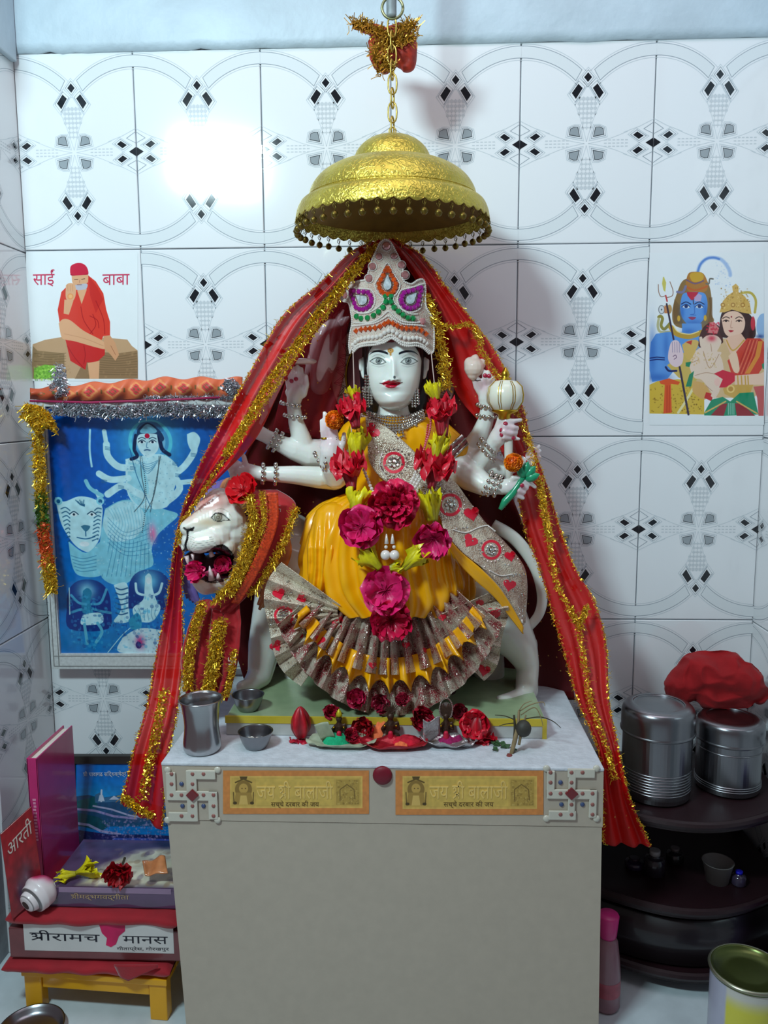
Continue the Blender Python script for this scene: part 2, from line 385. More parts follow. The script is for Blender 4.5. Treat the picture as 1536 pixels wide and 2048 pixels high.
# decorated tile in local coordinates, x in [-TW/2,TW/2], z in [-TH/2,TH/2], face towards -y
def tile_geo(w, h, deco=True):
    V, Fc, C = [], [], []
    def add(pts, col, lift, y0=0):
        b = len(V)
        for x, z in pts: V.append((x, -lift, z)); C.append(col)
        Fc.append(tuple(range(b, b + len(pts))))
    white = (.925, .935, .94)
    g = .0012; bv = .0012; t = .006
    # body: bevelled slab
    x0, x1, z0, z1 = -w / 2 + g, w / 2 - g, -h / 2 + g, h / 2 - g
    ring = lambda d, y: [(x0 + d, y, z0 + d), (x1 - d, y, z0 + d), (x1 - d, y, z1 - d), (x0 + d, y, z1 - d)]
    for r in (ring(0, t), ring(0, bv), ring(bv, 0)):
        V.extend(r); C.extend([white] * 4)
    for k in (0, 4):
        for i in range(4): Fc.append((k + i, k + (i + 1) % 4, k + 4 + (i + 1) % 4, k + 4 + i))
    Fc.append((8, 9, 10, 11))
    if not deco: return V, Fc, C
    sx, sz = w / 254.0, h / 383.0
    def q(x, y): return (x * sx, -y * sz)
    def poly(pts, col, l): add([q(*p) for p in pts][::-1], col, l)
    def stroke(pts, wd, col, l, closed=False):
        n = len(pts); out = []
        for i in range(n):
            a = pts[(i - 1) % n] if (closed or i) else pts[i]; b = pts[(i + 1) % n] if (closed or i < n - 1) else pts[i]
            tx, ty = b[0] - a[0], b[1] - a[1]; L = math.hypot(tx, ty) + 1e-9; k = wd / 2
            if closed or 0 < i < n - 1:
                p = pts[i]; d1 = (p[0] - a[0], p[1] - a[1]); d2 = (b[0] - p[0], b[1] - p[1])
                l1, l2 = math.hypot(*d1) + 1e-9, math.hypot(*d2) + 1e-9
                cs = (d1[0] * d2[0] + d1[1] * d2[1]) / l1 / l2; k /= max(.4, math.sqrt(max(0, (1 + cs) / 2)))
            out.append(((pts[i][0] - ty / L * k, pts[i][1] + tx / L * k), (pts[i][0] + ty / L * k, pts[i][1] - tx / L * k)))
        for i in range(n if closed else n - 1):
            a, b = out[i], out[(i + 1) % n]; poly([a[0], a[1], b[1], b[0]], col, l)
    G1 = (.62, .66, .69); G2 = (.80, .83, .85); pale = (.885, .905, .912); blk = (.07, .095, .12); gry = (.60, .63, .65)
    # circular bands: arcs about (+-127, 0) with outer radius ~ vertical half height
    for s in (-1, 1):
        for t_ in (-1, 1):
            def arc(r, a0, a1, n=12):
                R2 = r
                return [(s * 127 - s * R2 * math.sin(a0 + (a1 - a0) * i / n), t_ * (17 + R2 * math.cos(a0 + (a1 - a0) * i / n))) for i in range(n + 1)]
            o_, i_ = arc(167, 0, .76), arc(145, 0, .80)
            poly2 = o_ + i_[::-1]
            for k in range(12): poly([o_[k], o_[k + 1], i_[k + 1], i_[k]] if s * t_ < 0 else [o_[k], i_[k], i_[k + 1], o_[k + 1]], pale, .00018)
            stroke(arc(171, 0, .80), 1.1, G2, .0002); stroke(o_, 1.3, G1, .0002); stroke(i_, 1.3, G1, .0002); stroke(arc(141, 0, .86), 1.1, G2, .0002)
            stroke([o_[-1], i_[-1]], 1.2, G1, .0002)
            if t_ == 1: pass
            # inner concave curve sides of lattice wedge to centre (vertical)
            wv = [(s * 25, t_ * 78), (s * 13, t_ * 48), (s * 5, t_ * 22), (0, t_ * 4)]; stroke(cr(wv, 4), .9, G2, .0002)
            wh = [(s * 78, t_ * 22), (s * 50, t_ * 11), (s * 25, t_ * 4), (s * 4, 0)]; stroke(cr(wh, 4), .9, G2, .0002)
            # parallelograms
            para = [(s * 9, t_ * 99), (s * 17, t_ * 84), (s * 27, t_ * 106 - t_ * 4), (s * 19, t_ * 118)]
            para = [(s * 12, t_ * 98), (s * 20, t_ * 84), (s * 30, t_ * 102), (s * 22, t_ * 117)]
            para = [(s * 11, t_ * 104), (s * 22, t_ * 90), (s * 22, t_ * 90), (s * 11, t_ * 104)]
            P4 = [(s * 12.5, t_ * 107), (s * 20, t_ * 112), (s * 29.5, t_ * 88), (s * 22, t_ * 80)]
            P4 = [(s * 11, t_ * 104), (s * 18, t_ * 112.5), (s * 30, t_ * 92), (s * 22.5, t_ * 82)] if False else [(s * 11, t_ * 110), (s * 18.5, t_ * 113), (s * 30.5, t_ * 92), (s * 22, t_ * 84)]
            P4 = [(s * 9.5, t_ * 104), (s * 18, t_ * 112), (s * 30, t_ * 95), (s * 22, t_ * 84)]
            P4 = [(x * 1, y) for x, y in P4]
            def scl(pp, k):
                cx = sum(p[0] for p in pp) / 4; cy = sum(p[1] for p in pp) / 4
                return [(cx + (p[0] - cx) * k, cy + (p[1] - cy) * k) for p in pp]
            for kk, cc, lw in ((1.42, G1, 1.1), (1.8, G2, 1.4)):
                stroke(scl(P4, kk), lw, cc, .0002, True)
            poly(P4 if s * t_ < 0 else P4[::-1], blk, .00025)
            # side parallelograms
            H4 = [(s * 88, t_ * 15), (s * 96, t_ * 21), (s * 108, t_ * 13), (s * 99, t_ * 7)]
            for kk, cc, lw in ((1.5, G1, 1.1), (2.0, G2, 1.2)): stroke(scl(H4, kk), lw, cc, .0002, True)
            poly(H4 if s * t_ > 0 else H4[::-1], blk, .00025)
            stroke([(s * 126, t_ * 38), (s * 108, t_ * 26), (s * 126, t_ * 17)], 1.1, G1, .0002)
            stroke([(s * 126, t_ * 44), (s * 100, t_ * 31), (s * 70, t_ * 20)], 1.1, G2, .0002)
            # petals
            P5 = [(s * 13, t_ * 13), (s * 17, t_ * 31), (s * 24, t_ * 31), (s * 31, t_ * 28), (s * 33, t_ * 17)]
            def sc5(k):
                cx = sum(p[0] for p in P5) / 5; cy = sum(p[1] for p in P5) / 5
                return [(cx + (p[0] - cx) * k, cy + (p[1] - cy) * k) for p in P5]
            for kk, cc, lw in ((1.35, G1, 1.1), (1.7, G2, 1.2)): stroke(sc5(kk), lw, cc, .0002, True)
            poly(P5 if s * t_ > 0 else P5[::-1], gry, .00022); stroke(P5, 1.2, (.25, .28, .3), .00026, True)
        poly([(s * 112, 0), (s * 127 - s * .6, -s * 9 * 1), (s * 127 - s * .6, s * 9)] , blk, .00025)
    for t_ in (-1, 1):
        D = [(0, t_ * 124 - 9), (7.5, t_ * 124), (0, t_ * 124 + 9), (-7.5, t_ * 124)]
        poly(D[::-1], blk, .00025)
        for e, cc in ((4, G1), (8, G2)):
            D2 = [(0, t_ * 124 - 9 - e * 1.2), (7.5 + e, t_ * 124), (0, t_ * 124 + 9 + e * 1.2), (-7.5 - e, t_ * 124)]
            stroke(D2, 1.1, cc, .0002, True)
        # lattice dots
        for r_ in range(7):
            y = 30 + r_ * 9; hw = max(2, (y - 8) * .30)
            for c_ in range(-2, 3):
                x = c_ * 7.5
                if abs(x) < hw + 2:
                    rr = 1.3 + r_ * .25
                    poly([(x - 3.4, t_ * y - rr * .9), (x - 3.4, t_ * y + rr * .9), (x + 3.4, t_ * y + rr * .9), (x + 3.4, t_ * y - rr * .9)], (.80, .825, .84), .00019)
                    poly([(x - rr * .5, t_ * y - 4), (x - rr * .5, t_ * y + 4), (x + rr * .5, t_ * y + 4), (x + rr * .5, t_ * y - 4)], (.80, .825, .84), .0002)
        for c_ in range(6):
            x = 36 + c_ * 8; hh = max(1.5, (x - 8) * .2)
            for r_ in (-1, 0, 1):
                y = r_ * 6
                if abs(y) < hh + 2:
                    poly([(t_ * x - 2.6, y - 1), (t_ * x - 2.6, y + 1), (t_ * x + 2.6, y + 1), (t_ * x + 2.6, y - 1)], (.80, .825, .84), .00019)
    return V, Fc, C
def fix(vf):                        # make all faces look to -y
    V, Fc, C = vf; out = []
    for f in Fc:
        a, b, c = (Vector(V[i]) for i in f[:3]); n = (b - a).cross(c - b)
        out.append(f[::-1] if (n.y > 1e-12 and abs(n.y) > .9 * n.length) else f)
    return V, out, C
TV, TF, TC = fix(tile_geo(TW, TH))
PV, PF, PC = fix(tile_geo(TW, TH, False))
def tile_mesh(name, vf, x0=None, x1=None, z0=None, z1=None):
    me = bpy.data.meshes.new(name); me.from_pydata(vf[0], [], vf[1]); me.update()
    a = me.color_attributes.new('Col', 'BYTE_COLOR', 'POINT')
    c = np.ones((len(vf[0]), 4)); c[:, :3] = vf[2]; a.data.foreach_set('color_srgb', c.ravel())
    if any(v is not None for v in (x0, x1, z0, z1)):
        bm = bmesh.new(); bm.from_mesh(me)
        for co, no in ((x0, (-1, 0, 0)), (x1, (1, 0, 0)), (z0, (0, 0, -1)), (z1, (0, 0, 1))):
            if co is None: continue
            bmesh.ops.bisect_plane(bm, geom=bm.verts[:] + bm.edges[:] + bm.faces[:], plane_co=Vector([abs(n) * co for n in no]), plane_no=Vector(no), clear_outer=True)
        bm.to_mesh(me); bm.free()
    me.materials.append(m_tile); return me
wall = obj('wall_back', box(XL - .02, XR + .02, .004, .06, 0, 2.35), m_grout, origin=(0, .004, 0)); tag(wall, kind='structure')
full = tile_mesh('tile', (TV, TF, TC)); plain = tile_mesh('tile_plain', (PV, PF, PC))
def put_tile(me, loc, parent, sx=1, sz=1, rot=0):
    o = bpy.data.objects.new('tile', me); COL.objects.link(o); o.parent = parent
    o.location = Vector(loc) - ORG[parent.name]; o.scale = (sx, 1, sz); o.rotation_euler = (0, 0, rot); return o
cut0 = tile_mesh('tile_cut', (TV, TF, TC), x0=TW / 2 - (colx[1] - colx[0]) + .0012)
lowcut = tile_mesh('tile_low', (TV, TF, TC), z0=TH / 2 - rowz[4] + .001)
for r in range(5):
    z1, z0 = rowz[r], rowz[r + 1]; h = z0 and (z1 - z0) or z1
    zc = (z1 + z0) / 2; sz = (z1 - z0) / TH
    if r == 4: zc, sz = z1 - TH / 2, 1
    for c in range(6):
        x0, x1 = colx[c], colx[c + 1]; ww = x1 - x0; jit = rnd.uniform(-.0005, .0005)
        if r == 1 and c == 0: put_tile(plain, ((x0 + x1) / 2, jit * 0, zc), wall, ww / TW, sz)
        elif r == 1 and c == 5: put_tile(plain, ((x0 + x1) / 2, 0, zc), wall, ww / TW, sz)
        elif r == 4: put_tile(lowcut, ((x0 + x1) / 2, jit, zc), wall, ww / TW, 1)
        elif c == 0: put_tile(cut0, (x1 - TW / 2, jit, zc), wall, 1, sz)
        else: put_tile(full, ((x0 + x1) / 2, jit, zc), wall, ww / TW, sz)
# side walls
wl = obj('wall_left', box(XL - .06, XL - .005, -.34, .06, 0, 2.35), m_grout, origin=(XL - .005, 0, 0)); tag(wl, kind='structure')
wr = obj('wall_right', box(XR + .005, XR + .06, -.80, .06, 0, 2.35), m_grout, origin=(XR + .005, 0, 0)); tag(wr, kind='structure')
for side, parent, xx, rot in ((-1, wl, XL, math.pi / 2), (1, wr, XR, -math.pi / 2)):
    for r in range(5):
        z1, z0 = rowz[r], rowz[r + 1]
        for c in range(1 if side < 0 else 3):
            if side > 0 and c == 2: continue
            if r == 4: put_tile(lowcut, (xx, -(c + .5) * TW + .012, z1 - TH / 2), parent, 1, 1, rot)
            else: put_tile(full, (xx, -(c + .5) * TW + .012, (z0 + z1) / 2 - .004), parent, 1, (z1 - z0) / TH, rot)
# plaster above the tiles
def plaster(n=60):
    V, Fc = [], []
    for i in range(n + 1):
        t = i / n; x = XL + (XR - XL) * t
        zb = rowz[0] - .004 + .004 * noise.noise(Vector((x * 14, 0, 3))) + (.006 if t < .35 else 0) * noise.noise(Vector((x * 30, 2, 3)))
        V += [(x, .0, zb + .002), (x, -.005, zb + .003), (x, -.008, zb + .02), (x, -.008, 2.35), (x, .0, 2.35)]
    for i in range(n):
        for k in range(4): Fc.append((i * 5 + k, (i + 1) * 5 + k, (i + 1) * 5 + k + 1, i * 5 + k + 1))
    return V, Fc
obj('plaster_band', plaster(), m_plaster, wall, smooth=True)
for side, parent, xx in ((-1, wl, XL), (1, wr, XR)):
    s = -side; obj('plaster_band', box(min(xx, xx + s * .012), max(xx, xx + s * .012), -.34, -.009, rowz[0] - .02, 2.35, .003), m_plaster, parent)
fl = obj('floor', box(XL - .06, XR + .06, -2.3, .06, -.05, 0), m_floor, origin=(0, 0, 0)); tag(fl, kind='structure')
# ================================================================== ALTAR BOX AND PLINTH
YB = -.42
ZT = P(765, 1530, YB).z
def q(px, py, Y, r): return (P(px, py, Y), r * U(Y))
m_lam = mat('grey_laminate', (188, 174, 156), .28, noise_amt=.03, nscale=60, coat=.25, bump=.1, bscale=600)
m_top = mat('dusty_white_top', (205, 208, 214), .75, noise_amt=.10, nscale=60, bump=.6, bscale=160, bdist=.002)
m_yel = mat('gilt_paint', (205, 180, 50), .4, noise_amt=.1)
m_gs = mat('green_marble', (150, 168, 130), .25, noise_amt=.10, nscale=25, coat=.3)
bxl0, bxr0 = P(325, 1532, YB).x, P(1206, 1532, YB).x
bxl1, bxr1 = PZ(366, 2085, 0).x, PZ(1196, 2085, 0).x
altar = thing('altar_box', 'grey laminate altar box carrying the goddess, dusty white top', 'altar', ((bxl0 + bxr0) / 2, YB / 2, 0))
ZF = P(765, 1646, YB).z
def xl(z): return bxl1 + (bxl0 - bxl1) * z / ZT
def xr(z): return bxr1 + (bxr0 - bxr1) * z / ZT
yb = -.004
obj('body', hexa([(xl(0), YB + .004, 0), (xr(0), YB + .004, 0), (xr(0), yb, 0), (xl(0), yb, 0), (xl(ZF), YB + .004, ZF - .001), (xr(ZF), YB + .004, ZF - .001), (xr(ZF), yb, ZF - .001), (xl(ZF), yb, ZF - .001)]), m_lam, altar)
obj('front_panel', hexa([(xl(0), YB, 0), (xr(0), YB, 0), (xr(0), YB + .004, 0), (xl(0), YB + .004, 0), (xl(ZF), YB, ZF - .0012), (xr(ZF), YB, ZF - .0012), (xr(ZF), YB + .004, ZF - .0012), (xl(ZF), YB + .004, ZF - .0012)]), m_lam, altar)
obj('fascia', hexa([(xl(ZF) - .001, YB - .001, ZF), (xr(ZF) + .001, YB - .001, ZF), (xr(ZF) + .001, yb, ZF), (xl(ZF) - .001, yb, ZF), (xl(ZT) - .001, YB - .001, ZT - .006), (xr(ZT) + .001, YB - .001, ZT - .006), (xr(ZT) + .001, yb, ZT - .006), (xl(ZT) - .001, yb, ZT - .006)]), m_lam, altar)
obj('top', box(bxl0 - .002, bxr0 + .002, YB - .002, yb, ZT - .0058, ZT, .002), m_top, altar)
pf = PZ(770, 1474, ZT); ZP = P(770, 1437, pf.y).z
plx0, plx1 = P(452, 1450, pf.y).x, P(1092, 1450, pf.y).x
plinth = thing('statue_plinth', 'low pale green stone slab with a gilt edge under the goddess and lion', 'plinth', ((plx0 + plx1) / 2, pf.y / 2, ZT))
obj('slab', box(plx0, plx1, pf.y, -.035, ZT, ZP, .002), mat('plinth_stone', (190, 190, 185), .5, noise_amt=.1), plinth)
obj('top_face', box(plx0 + .002, plx1 - .002, pf.y + .002, -.037, ZP - .001, ZP + .001), m_gs, plinth)
obj('gilt_edge', box(plx0 - .0012, plx1 + .0012, pf.y - .0012, pf.y + .003, P(770, 1449, pf.y).z, ZP + .0012), m_yel, plinth)
obj('gilt_corner', box(plx1 - .006, plx1 + .0014, pf.y - .0014, pf.y + .003, ZT, ZP), m_yel, plinth)

# ================================================================== cloth and ornament helpers
m_marble = cmat('white_marble', rough=.24, coat=.25, ns=14, na=.03, sss=.25)
m_silver = mat('silver_beads', (215, 212, 205), .18, 1, noise_amt=.05)
m_gold = mat('gilt_metal', (200, 160, 50), .3, 1, noise_amt=.12, nscale=60)
m_tins = mat('gold_tinsel', (252, 192, 58), .3, .8, noise_amt=.35, nscale=300)
m_stins = mat('silver_tinsel', (212, 216, 222), .15, .9, noise_amt=.3, nscale=300)
m_pearl = mat('pearl', (232, 222, 214), .2, .0, noise_amt=.04, coat=.8)
m_satin = mat('orange_yellow_satin', (255, 176, 4), .32, noise_amt=.05, nscale=25, coat=.15)
m_red = mat('red_velvet', (176, 10, 24), .7, noise_amt=.12, sheen=.3, bump=.3, bscale=300)
m_heart = mat('red_patch', (222, 26, 56), .5, noise_amt=.06)
m_black = mat('black_paint', (10, 12, 16), .35)
def lace(name, c1, c2, scale=420, thr=.42):
    m, nt, b = _new(name); N = nt.nodes; L = nt.links
    tc = N.new('ShaderNodeTexCoord'); v = N.new('ShaderNodeTexVoronoi'); v.inputs['Scale'].default_value = scale
    L.new(tc.outputs['Object'], v.inputs['Vector'])
    n2 = N.new('ShaderNodeTexNoise'); n2.inputs['Scale'].default_value = 45; L.new(tc.outputs['Object'], n2.inputs['Vector'])
    lt = N.new('ShaderNodeMath'); lt.operation = 'LESS_THAN'; lt.inputs[1].default_value = thr; L.new(v.outputs['Distance'], lt.inputs[0])
    r = N.new('ShaderNodeValToRGB'); r.color_ramp.elements[0].position = .42; r.color_ramp.elements[1].position = .6
    r.color_ramp.elements[0].color = lin(c1); r.color_ramp.elements[1].color = lin(c2); L.new(n2.outputs[0], r.inputs[0])
    mx = N.new('ShaderNodeMix'); mx.data_type = 'RGBA'; L.new(lt.outputs[0], mx.inputs[0]); L.new(r.outputs[0], mx.inputs[6]); mx.inputs[7].default_value = lin((226, 216, 196))
    L.new(mx.outputs[2], b.inputs['Base Color']); 
    mm = N.new('ShaderNodeMath'); mm.operation = 'MULTIPLY'; mm.inputs[1].default_value = .55 if 'pearl' not in name else .1; L.new(lt.outputs[0], mm.inputs[0]); L.new(mm.outputs[0], b.inputs['Metallic'])
    b.inputs['Roughness'].default_value = .32
    bp = N.new('ShaderNodeBump'); bp.inputs['Strength'].default_value = .9; bp.inputs['Distance'].default_value = .0015; bp.invert = True
    L.new(v.outputs['Distance'], bp.inputs['Height']); L.new(bp.outputs[0], b.inputs['Normal'])
    return m
m_lace = lace('sequined_lace', (168, 140, 118), (216, 200, 176), 420, .46)
m_lace2 = lace('sequined_lace_rose', (150, 60, 64), (190, 172, 156), 380, .42)
def sheer(name, rgb, alpha, dots=True):
    m, nt, b = _new(name); N = nt.nodes; L = nt.links
    tc = N.new('ShaderNodeTexCoord'); v = N.new('ShaderNodeTexVoronoi'); v.inputs['Scale'].default_value = 62
    L.new(tc.outputs['Object'], v.inputs['Vector'])
    lt = N.new('ShaderNodeMath'); lt.operation = 'LESS_THAN'; lt.inputs[1].default_value = .10; L.new(v.outputs['Distance'], lt.inputs[0])
    mx = N.new('ShaderNodeMix'); mx.data_type = 'RGBA'; L.new(lt.outputs[0], mx.inputs[0]); mx.inputs[6].default_value = lin(rgb); mx.inputs[7].default_value = lin((240, 190, 110))
    L.new(mx.outputs[2], b.inputs['Base Color']); L.new(lt.outputs[0], b.inputs['Metallic'])
    b.inputs['Roughness'].default_value = .5
    lw = N.new('ShaderNodeLayerWeight'); lw.inputs[0].default_value = .35
    mr = N.new('ShaderNodeMapRange'); mr.inputs['To Min'].default_value = alpha; mr.inputs['To Max'].default_value = 1; L.new(lw.outputs['Facing'], mr.inputs['Value'])
    mm = N.new('ShaderNodeMath'); mm.operation = 'MAXIMUM'; L.new(mr.outputs[0], mm.inputs[0]); L.new(lt.outputs[0], mm.inputs[1])
    L.new(mm.outputs[0], b.inputs['Alpha'])
    return m
m_veil = sheer('sheer_red_net', (216, 16, 8), .70)
m_veilb = sheer('sheer_red_net_back', (190, 30, 30), .60)
def G(pts, Y=None):                       # photo polyline -> world polyline
    return [P(p[0], p[1], p[2] if len(p) > 2 else Y) for p in pts]
def strip(A, B, nv, nu, folds=4, amp=.006, ph=0, wob=.6, pinch=0):
    a = cr(A, 10); b = cr(B, 10)
    def at(c, t):
        x = t * (len(c) - 1); i = min(int(x), len(c) - 2); f = x - i; return c[i] * (1 - f) + c[i + 1] * f
    def fn(u, v):
        p = at(a, v) * (1 - u) + at(b, v) * u
        w = P(p[0], p[1], p[2])
        e = math.sin(math.pi * u) ** .3 if 0 < u < 1 else 0
        d = amp * (.35 + .65 * e) * math.sin(2 * math.pi * folds * u + ph + wob * math.sin(v * 5 + 1) + 2.2 * noise.noise(Vector((u * 3, v * 3, ph))))
        d += amp * .5 * noise.noise(Vector((u * 9, v * 12, ph + 5)))
        return w + Vector((0, -d, 0))
    return grid(fn, nu, nv)
def resample(pts, step):
    pts = [Vector(p) for p in pts]; out = [pts[0]]; acc = 0
    for a, b in zip(pts[:-1], pts[1:]):
        L = (b - a).length
        if L < 1e-9: continue
        t = step - acc
        while t <= L: out.append(a.lerp(b, t / L)); t += step
        acc = L - (t - step)
    return out
def tinsel(pts, w, n, size=.0018, stalks=.15, seed=1, depth=.5):
    """crinkled foil: small tilted leaves and a few bent threads scattered along a polyline"""
    r = random.Random(seed); pts = [Vector(p) for p in pts]; V, Fc = [], []
    cum = [0]
    for a, b in zip(pts[:-1], pts[1:]): cum.append(cum[-1] + (b - a).length)
    for _ in range(n):
        s = r.random() * cum[-1]; i = max(k for k in range(len(cum)) if cum[k] <= s); i = min(i, len(pts) - 2)
        p = pts[i].lerp(pts[i + 1], (s - cum[i]) / max(1e-9, cum[i + 1] - cum[i]))
        a = r.uniform(0, 6.283); q_ = math.sqrt(r.random()) * w
        p = p + Vector((math.cos(a) * q_, -abs(math.sin(a)) * q_ * depth, math.sin(a * 1.7) * q_ * .6))
        if r.random() < stalks:
            d = Vector((r.uniform(-1, 1), r.uniform(-.8, .1), r.uniform(-1, 1))).normalized() * size * r.uniform(2, 4)
            k = d.cross(Vector((0, 1, 0))).normalized() * size * .14; b = len(V)
            m = p + d * .5 + Vector((r.uniform(-1, 1), 0, r.uniform(-1, 1))) * size * .5
            V += [p - k, p + k, m - k, m + k, p + d - k, p + d + k]; Fc += [(b, b + 1, b + 3, b + 2), (b + 2, b + 3, b + 5, b + 4)]
        else:
            u = Vector((r.uniform(-1, 1), r.uniform(-1, 1), r.uniform(-1, 1))).normalized(); v = u.orthogonal().normalized()
            z = size * r.uniform(.4, 1); v = v * z * r.uniform(.35, .8); u = u * z; b = len(V)
            V += [p - u - v, p + u - v * .6, p + u * .8 + v, p - u + v]; Fc.append((b, b + 1, b + 2, b + 3))
    return V, Fc
def beads(pts, r, step=None, n=8, sc=(1, 1, 1)):
    out = []
    for p in resample(pts, step or r * 1.9): out.append(sphere(p, r, n, sc))
    return join(*out)
def drape(rows, nv=60, nu=90, folds=9, amp=.004, a0=-1.62, a1=1.62, ph=0, wob=1, back=False):
    """half-round hanging cloth; rows = (py, xl, xr, Ycentre, bulge)"""
    R = cr(rows, 10)
    def fn(u, v):
        x = v * (len(R) - 1); i = min(int(x), len(R) - 2); f = x - i; py, l, r_, Yc, bg = R[i] * (1 - f) + R[i + 1] * f
        a = a0 + (a1 - a0) * u; cx, hw = (l + r_) / 2, (r_ - l) / 2
        k = math.sin(folds * a * 2 + ph + wob * math.sin(v * 4 + a) + 2.5 * noise.noise(Vector((a * 1.2, v * 2, ph))))
        k = math.copysign(abs(k) ** .7, k)
        w = P(cx + hw * math.sin(a) / math.sin(min(a1, 1.5708)), py, Yc - bg * math.cos(a))
        nrm = Vector((math.sin(a), -math.cos(a), 0)); g = min(1, v * 2.5 + .15)
        return w + nrm * amp * g * (k + .6 * noise.noise(Vector((a * 6, v * 9, ph + 3))))
    return grid(fn, nu, nv)
def bvh_of(*os):
    V, Fc = [], []
    for o in os:
        b = len(V); og = ORG[o.name] if o.parent is None else ORG[o.name]
        V += [v.co + og for v in o.data.vertices]; Fc += [tuple(i + b for i in p.vertices) for p in o.data.polygons]
    return BVHTree.FromPolygons(V, Fc)
def drop(bv, px, py, lift=.001, Yd=-.25):
    d = ray(px, py); h = bv.ray_cast(CAM, d)
    if h[0] is None: return P(px, py, Yd), Vector((0, -1, 0))
    n = h[1] if h[1].dot(d) < 0 else -h[1]; return h[0] + n * lift, n
def patch(bv, poly, thick=.001, Yd=-.25):
    """solid flat patch lying on a surface (polygon in photo coordinates, fan from its centroid)"""
    n = len(poly); cx = sum(p[0] for p in poly) / n; cy = sum(p[1] for p in poly) / n; V = []
    ring = [p for p in poly] + [((p[0] - cx) * .5 + cx, (p[1] - cy) * .5 + cy) for p in poly] + [(cx, cy)]
    for p in ring: V.append(drop(bv, p[0], p[1], thick, Yd)[0])
    m = len(V)
    for p in poly: V.append(drop(bv, p[0], p[1], -.0005, Yd)[0])
    Fc = [(2 * n, n + i, n + (i + 1) % n) for i in range(n)] + [(n + i, i, (i + 1) % n, n + (i + 1) % n) for i in range(n)] + [(i, m + i, m + (i + 1) % n, (i + 1) % n) for i in range(n)]
    return V, Fc
def heart(cx, cy, s, rot=0):
    out = []
    for i in range(16):
        t = 2 * math.pi * i / 16; x = 16 * math.sin(t) ** 3; y = -(13 * math.cos(t) - 5 * math.cos(2 * t) - 2 * math.cos(3 * t) - math.cos(4 * t))
        x, y = x * s / 16, y * s / 16; out.append((cx + x * math.cos(rot) - y * math.sin(rot), cy + x * math.sin(rot) + y * math.cos(rot)))
    return out
def circ(cx, cy, r, n=16, ry=None): return [(cx + r * math.cos(2 * math.pi * i / n), cy + (ry or r) * math.sin(2 * math.pi * i / n)) for i in range(n)]
def onsurf(bv, pts, lift=.001, Yd=-.25): return [drop(bv, p[0], p[1], lift, Yd)[0] for p in pts]
def gem(c, n, r, tall=.5, k=8, rim=True):
    """faceted stone seated on direction n"""
    n = Vector(n).normalized(); return lathe([(r, 0), (r * .95, r * tall * .5), (r * .6, r * tall), (1e-5, r * tall * 1.05)], c, k, n)
def slab_xy(poly, Yf, thick, step=2.0):
    """curved plate: cells of a photo-space polygon, front face at depth Yf(x,y)"""
    xs = [p[0] for p in poly]; ys = [p[1] for p in poly]; cells = set(); n = len(poly)
    X = np.arange(min(xs), max(xs), step); Yy = np.arange(min(ys), max(ys), step)
    for x in X:
        for y in Yy:
            c = False; mx_, my_ = x + step / 2, y + step / 2
            for i in range(n):
                (ax, ay), (bx, by) = poly[i], poly[(i + 1) % n]
                if (ay > my_) != (by > my_) and mx_ < (bx - ax) * (my_ - ay) / (by - ay) + ax: c = not c
            if c: cells.add((round((x - X[0]) / step), round((y - Yy[0]) / step)))
    idx, V, Fc = {}, [], []
    def vid(i, j, s):
        if (i, j, s) not in idx:
            x, y = X[0] + i * step, Yy[0] + j * step; idx[(i, j, s)] = len(V); V.append(P(x, y, Yf(x, y)) + Vector((0, thick * s, 0)))
        return idx[(i, j, s)]
    for i, j in cells:
        c4 = [(i, j), (i, j + 1), (i + 1, j + 1), (i + 1, j)]
        Fc.append([vid(*c, 0) for c in c4]); Fc.append([vid(*c, 1) for c in c4][::-1])
        for (di, dj), (a, b) in (((-1, 0), (0, 1)), ((0, 1), (1, 2)), ((1, 0), (2, 3)), ((0, -1), (3, 0))):
            if (i + di, j + dj) not in cells: Fc.append([vid(*c4[a], 0), vid(*c4[a], 1), vid(*c4[b], 1), vid(*c4[b], 0)])
    return V, Fc

# ================================================================== LION
lion = thing('lion_statue', 'white marble lion with open roaring mouth and orange mane beneath the goddess', 'lion statue', (P(540, 1400, -.16).x, -.16, ZP))
LH = -.20                                   # depth of the head
skull = [
    [q(430, 1050, LH, 42), q(452, 1075, LH + .02, 44), q(500, 1080, LH + .03, 50)],
    [q(430, 1035, LH - .01, 38), q(398, 1048, LH - .03, 26), q(376, 1056, LH - .04, 17)],       # brow, bridge
    [q(432, 1072, LH - .022, 34)], [q(440, 1008, LH - .002, 34), q(414, 1022, LH - .016, 25)], [q(460, 1040, LH - .008, 34)],
    [q(398, 1072, LH - .03, 26), q(384, 1082, LH - .035, 22)],                            # muzzle
    [q(370, 1083, LH - .0, 15)], [q(371, 1094, LH - .02, 10)],
    [q(420, 1084, LH - .04, 27), q(396, 1086, LH - .045, 22)], [q(450, 1095, LH - .025, 22)],
    [q(470, 1128, LH + .01, 22), q(440, 1160, LH - .005, 26), q(412, 1167, LH - .02, 24), q(402, 1160, LH - .028, 20)],         # jaw
    [q(468, 1060, LH + .0, 36)], [q(475, 1110, LH + .015, 30)],
    [q(474, 1010, LH + .03, 22), q(480, 1000, LH + .04, 16)],
]
hv, hf = blob(skull, .0017, 7, .5)
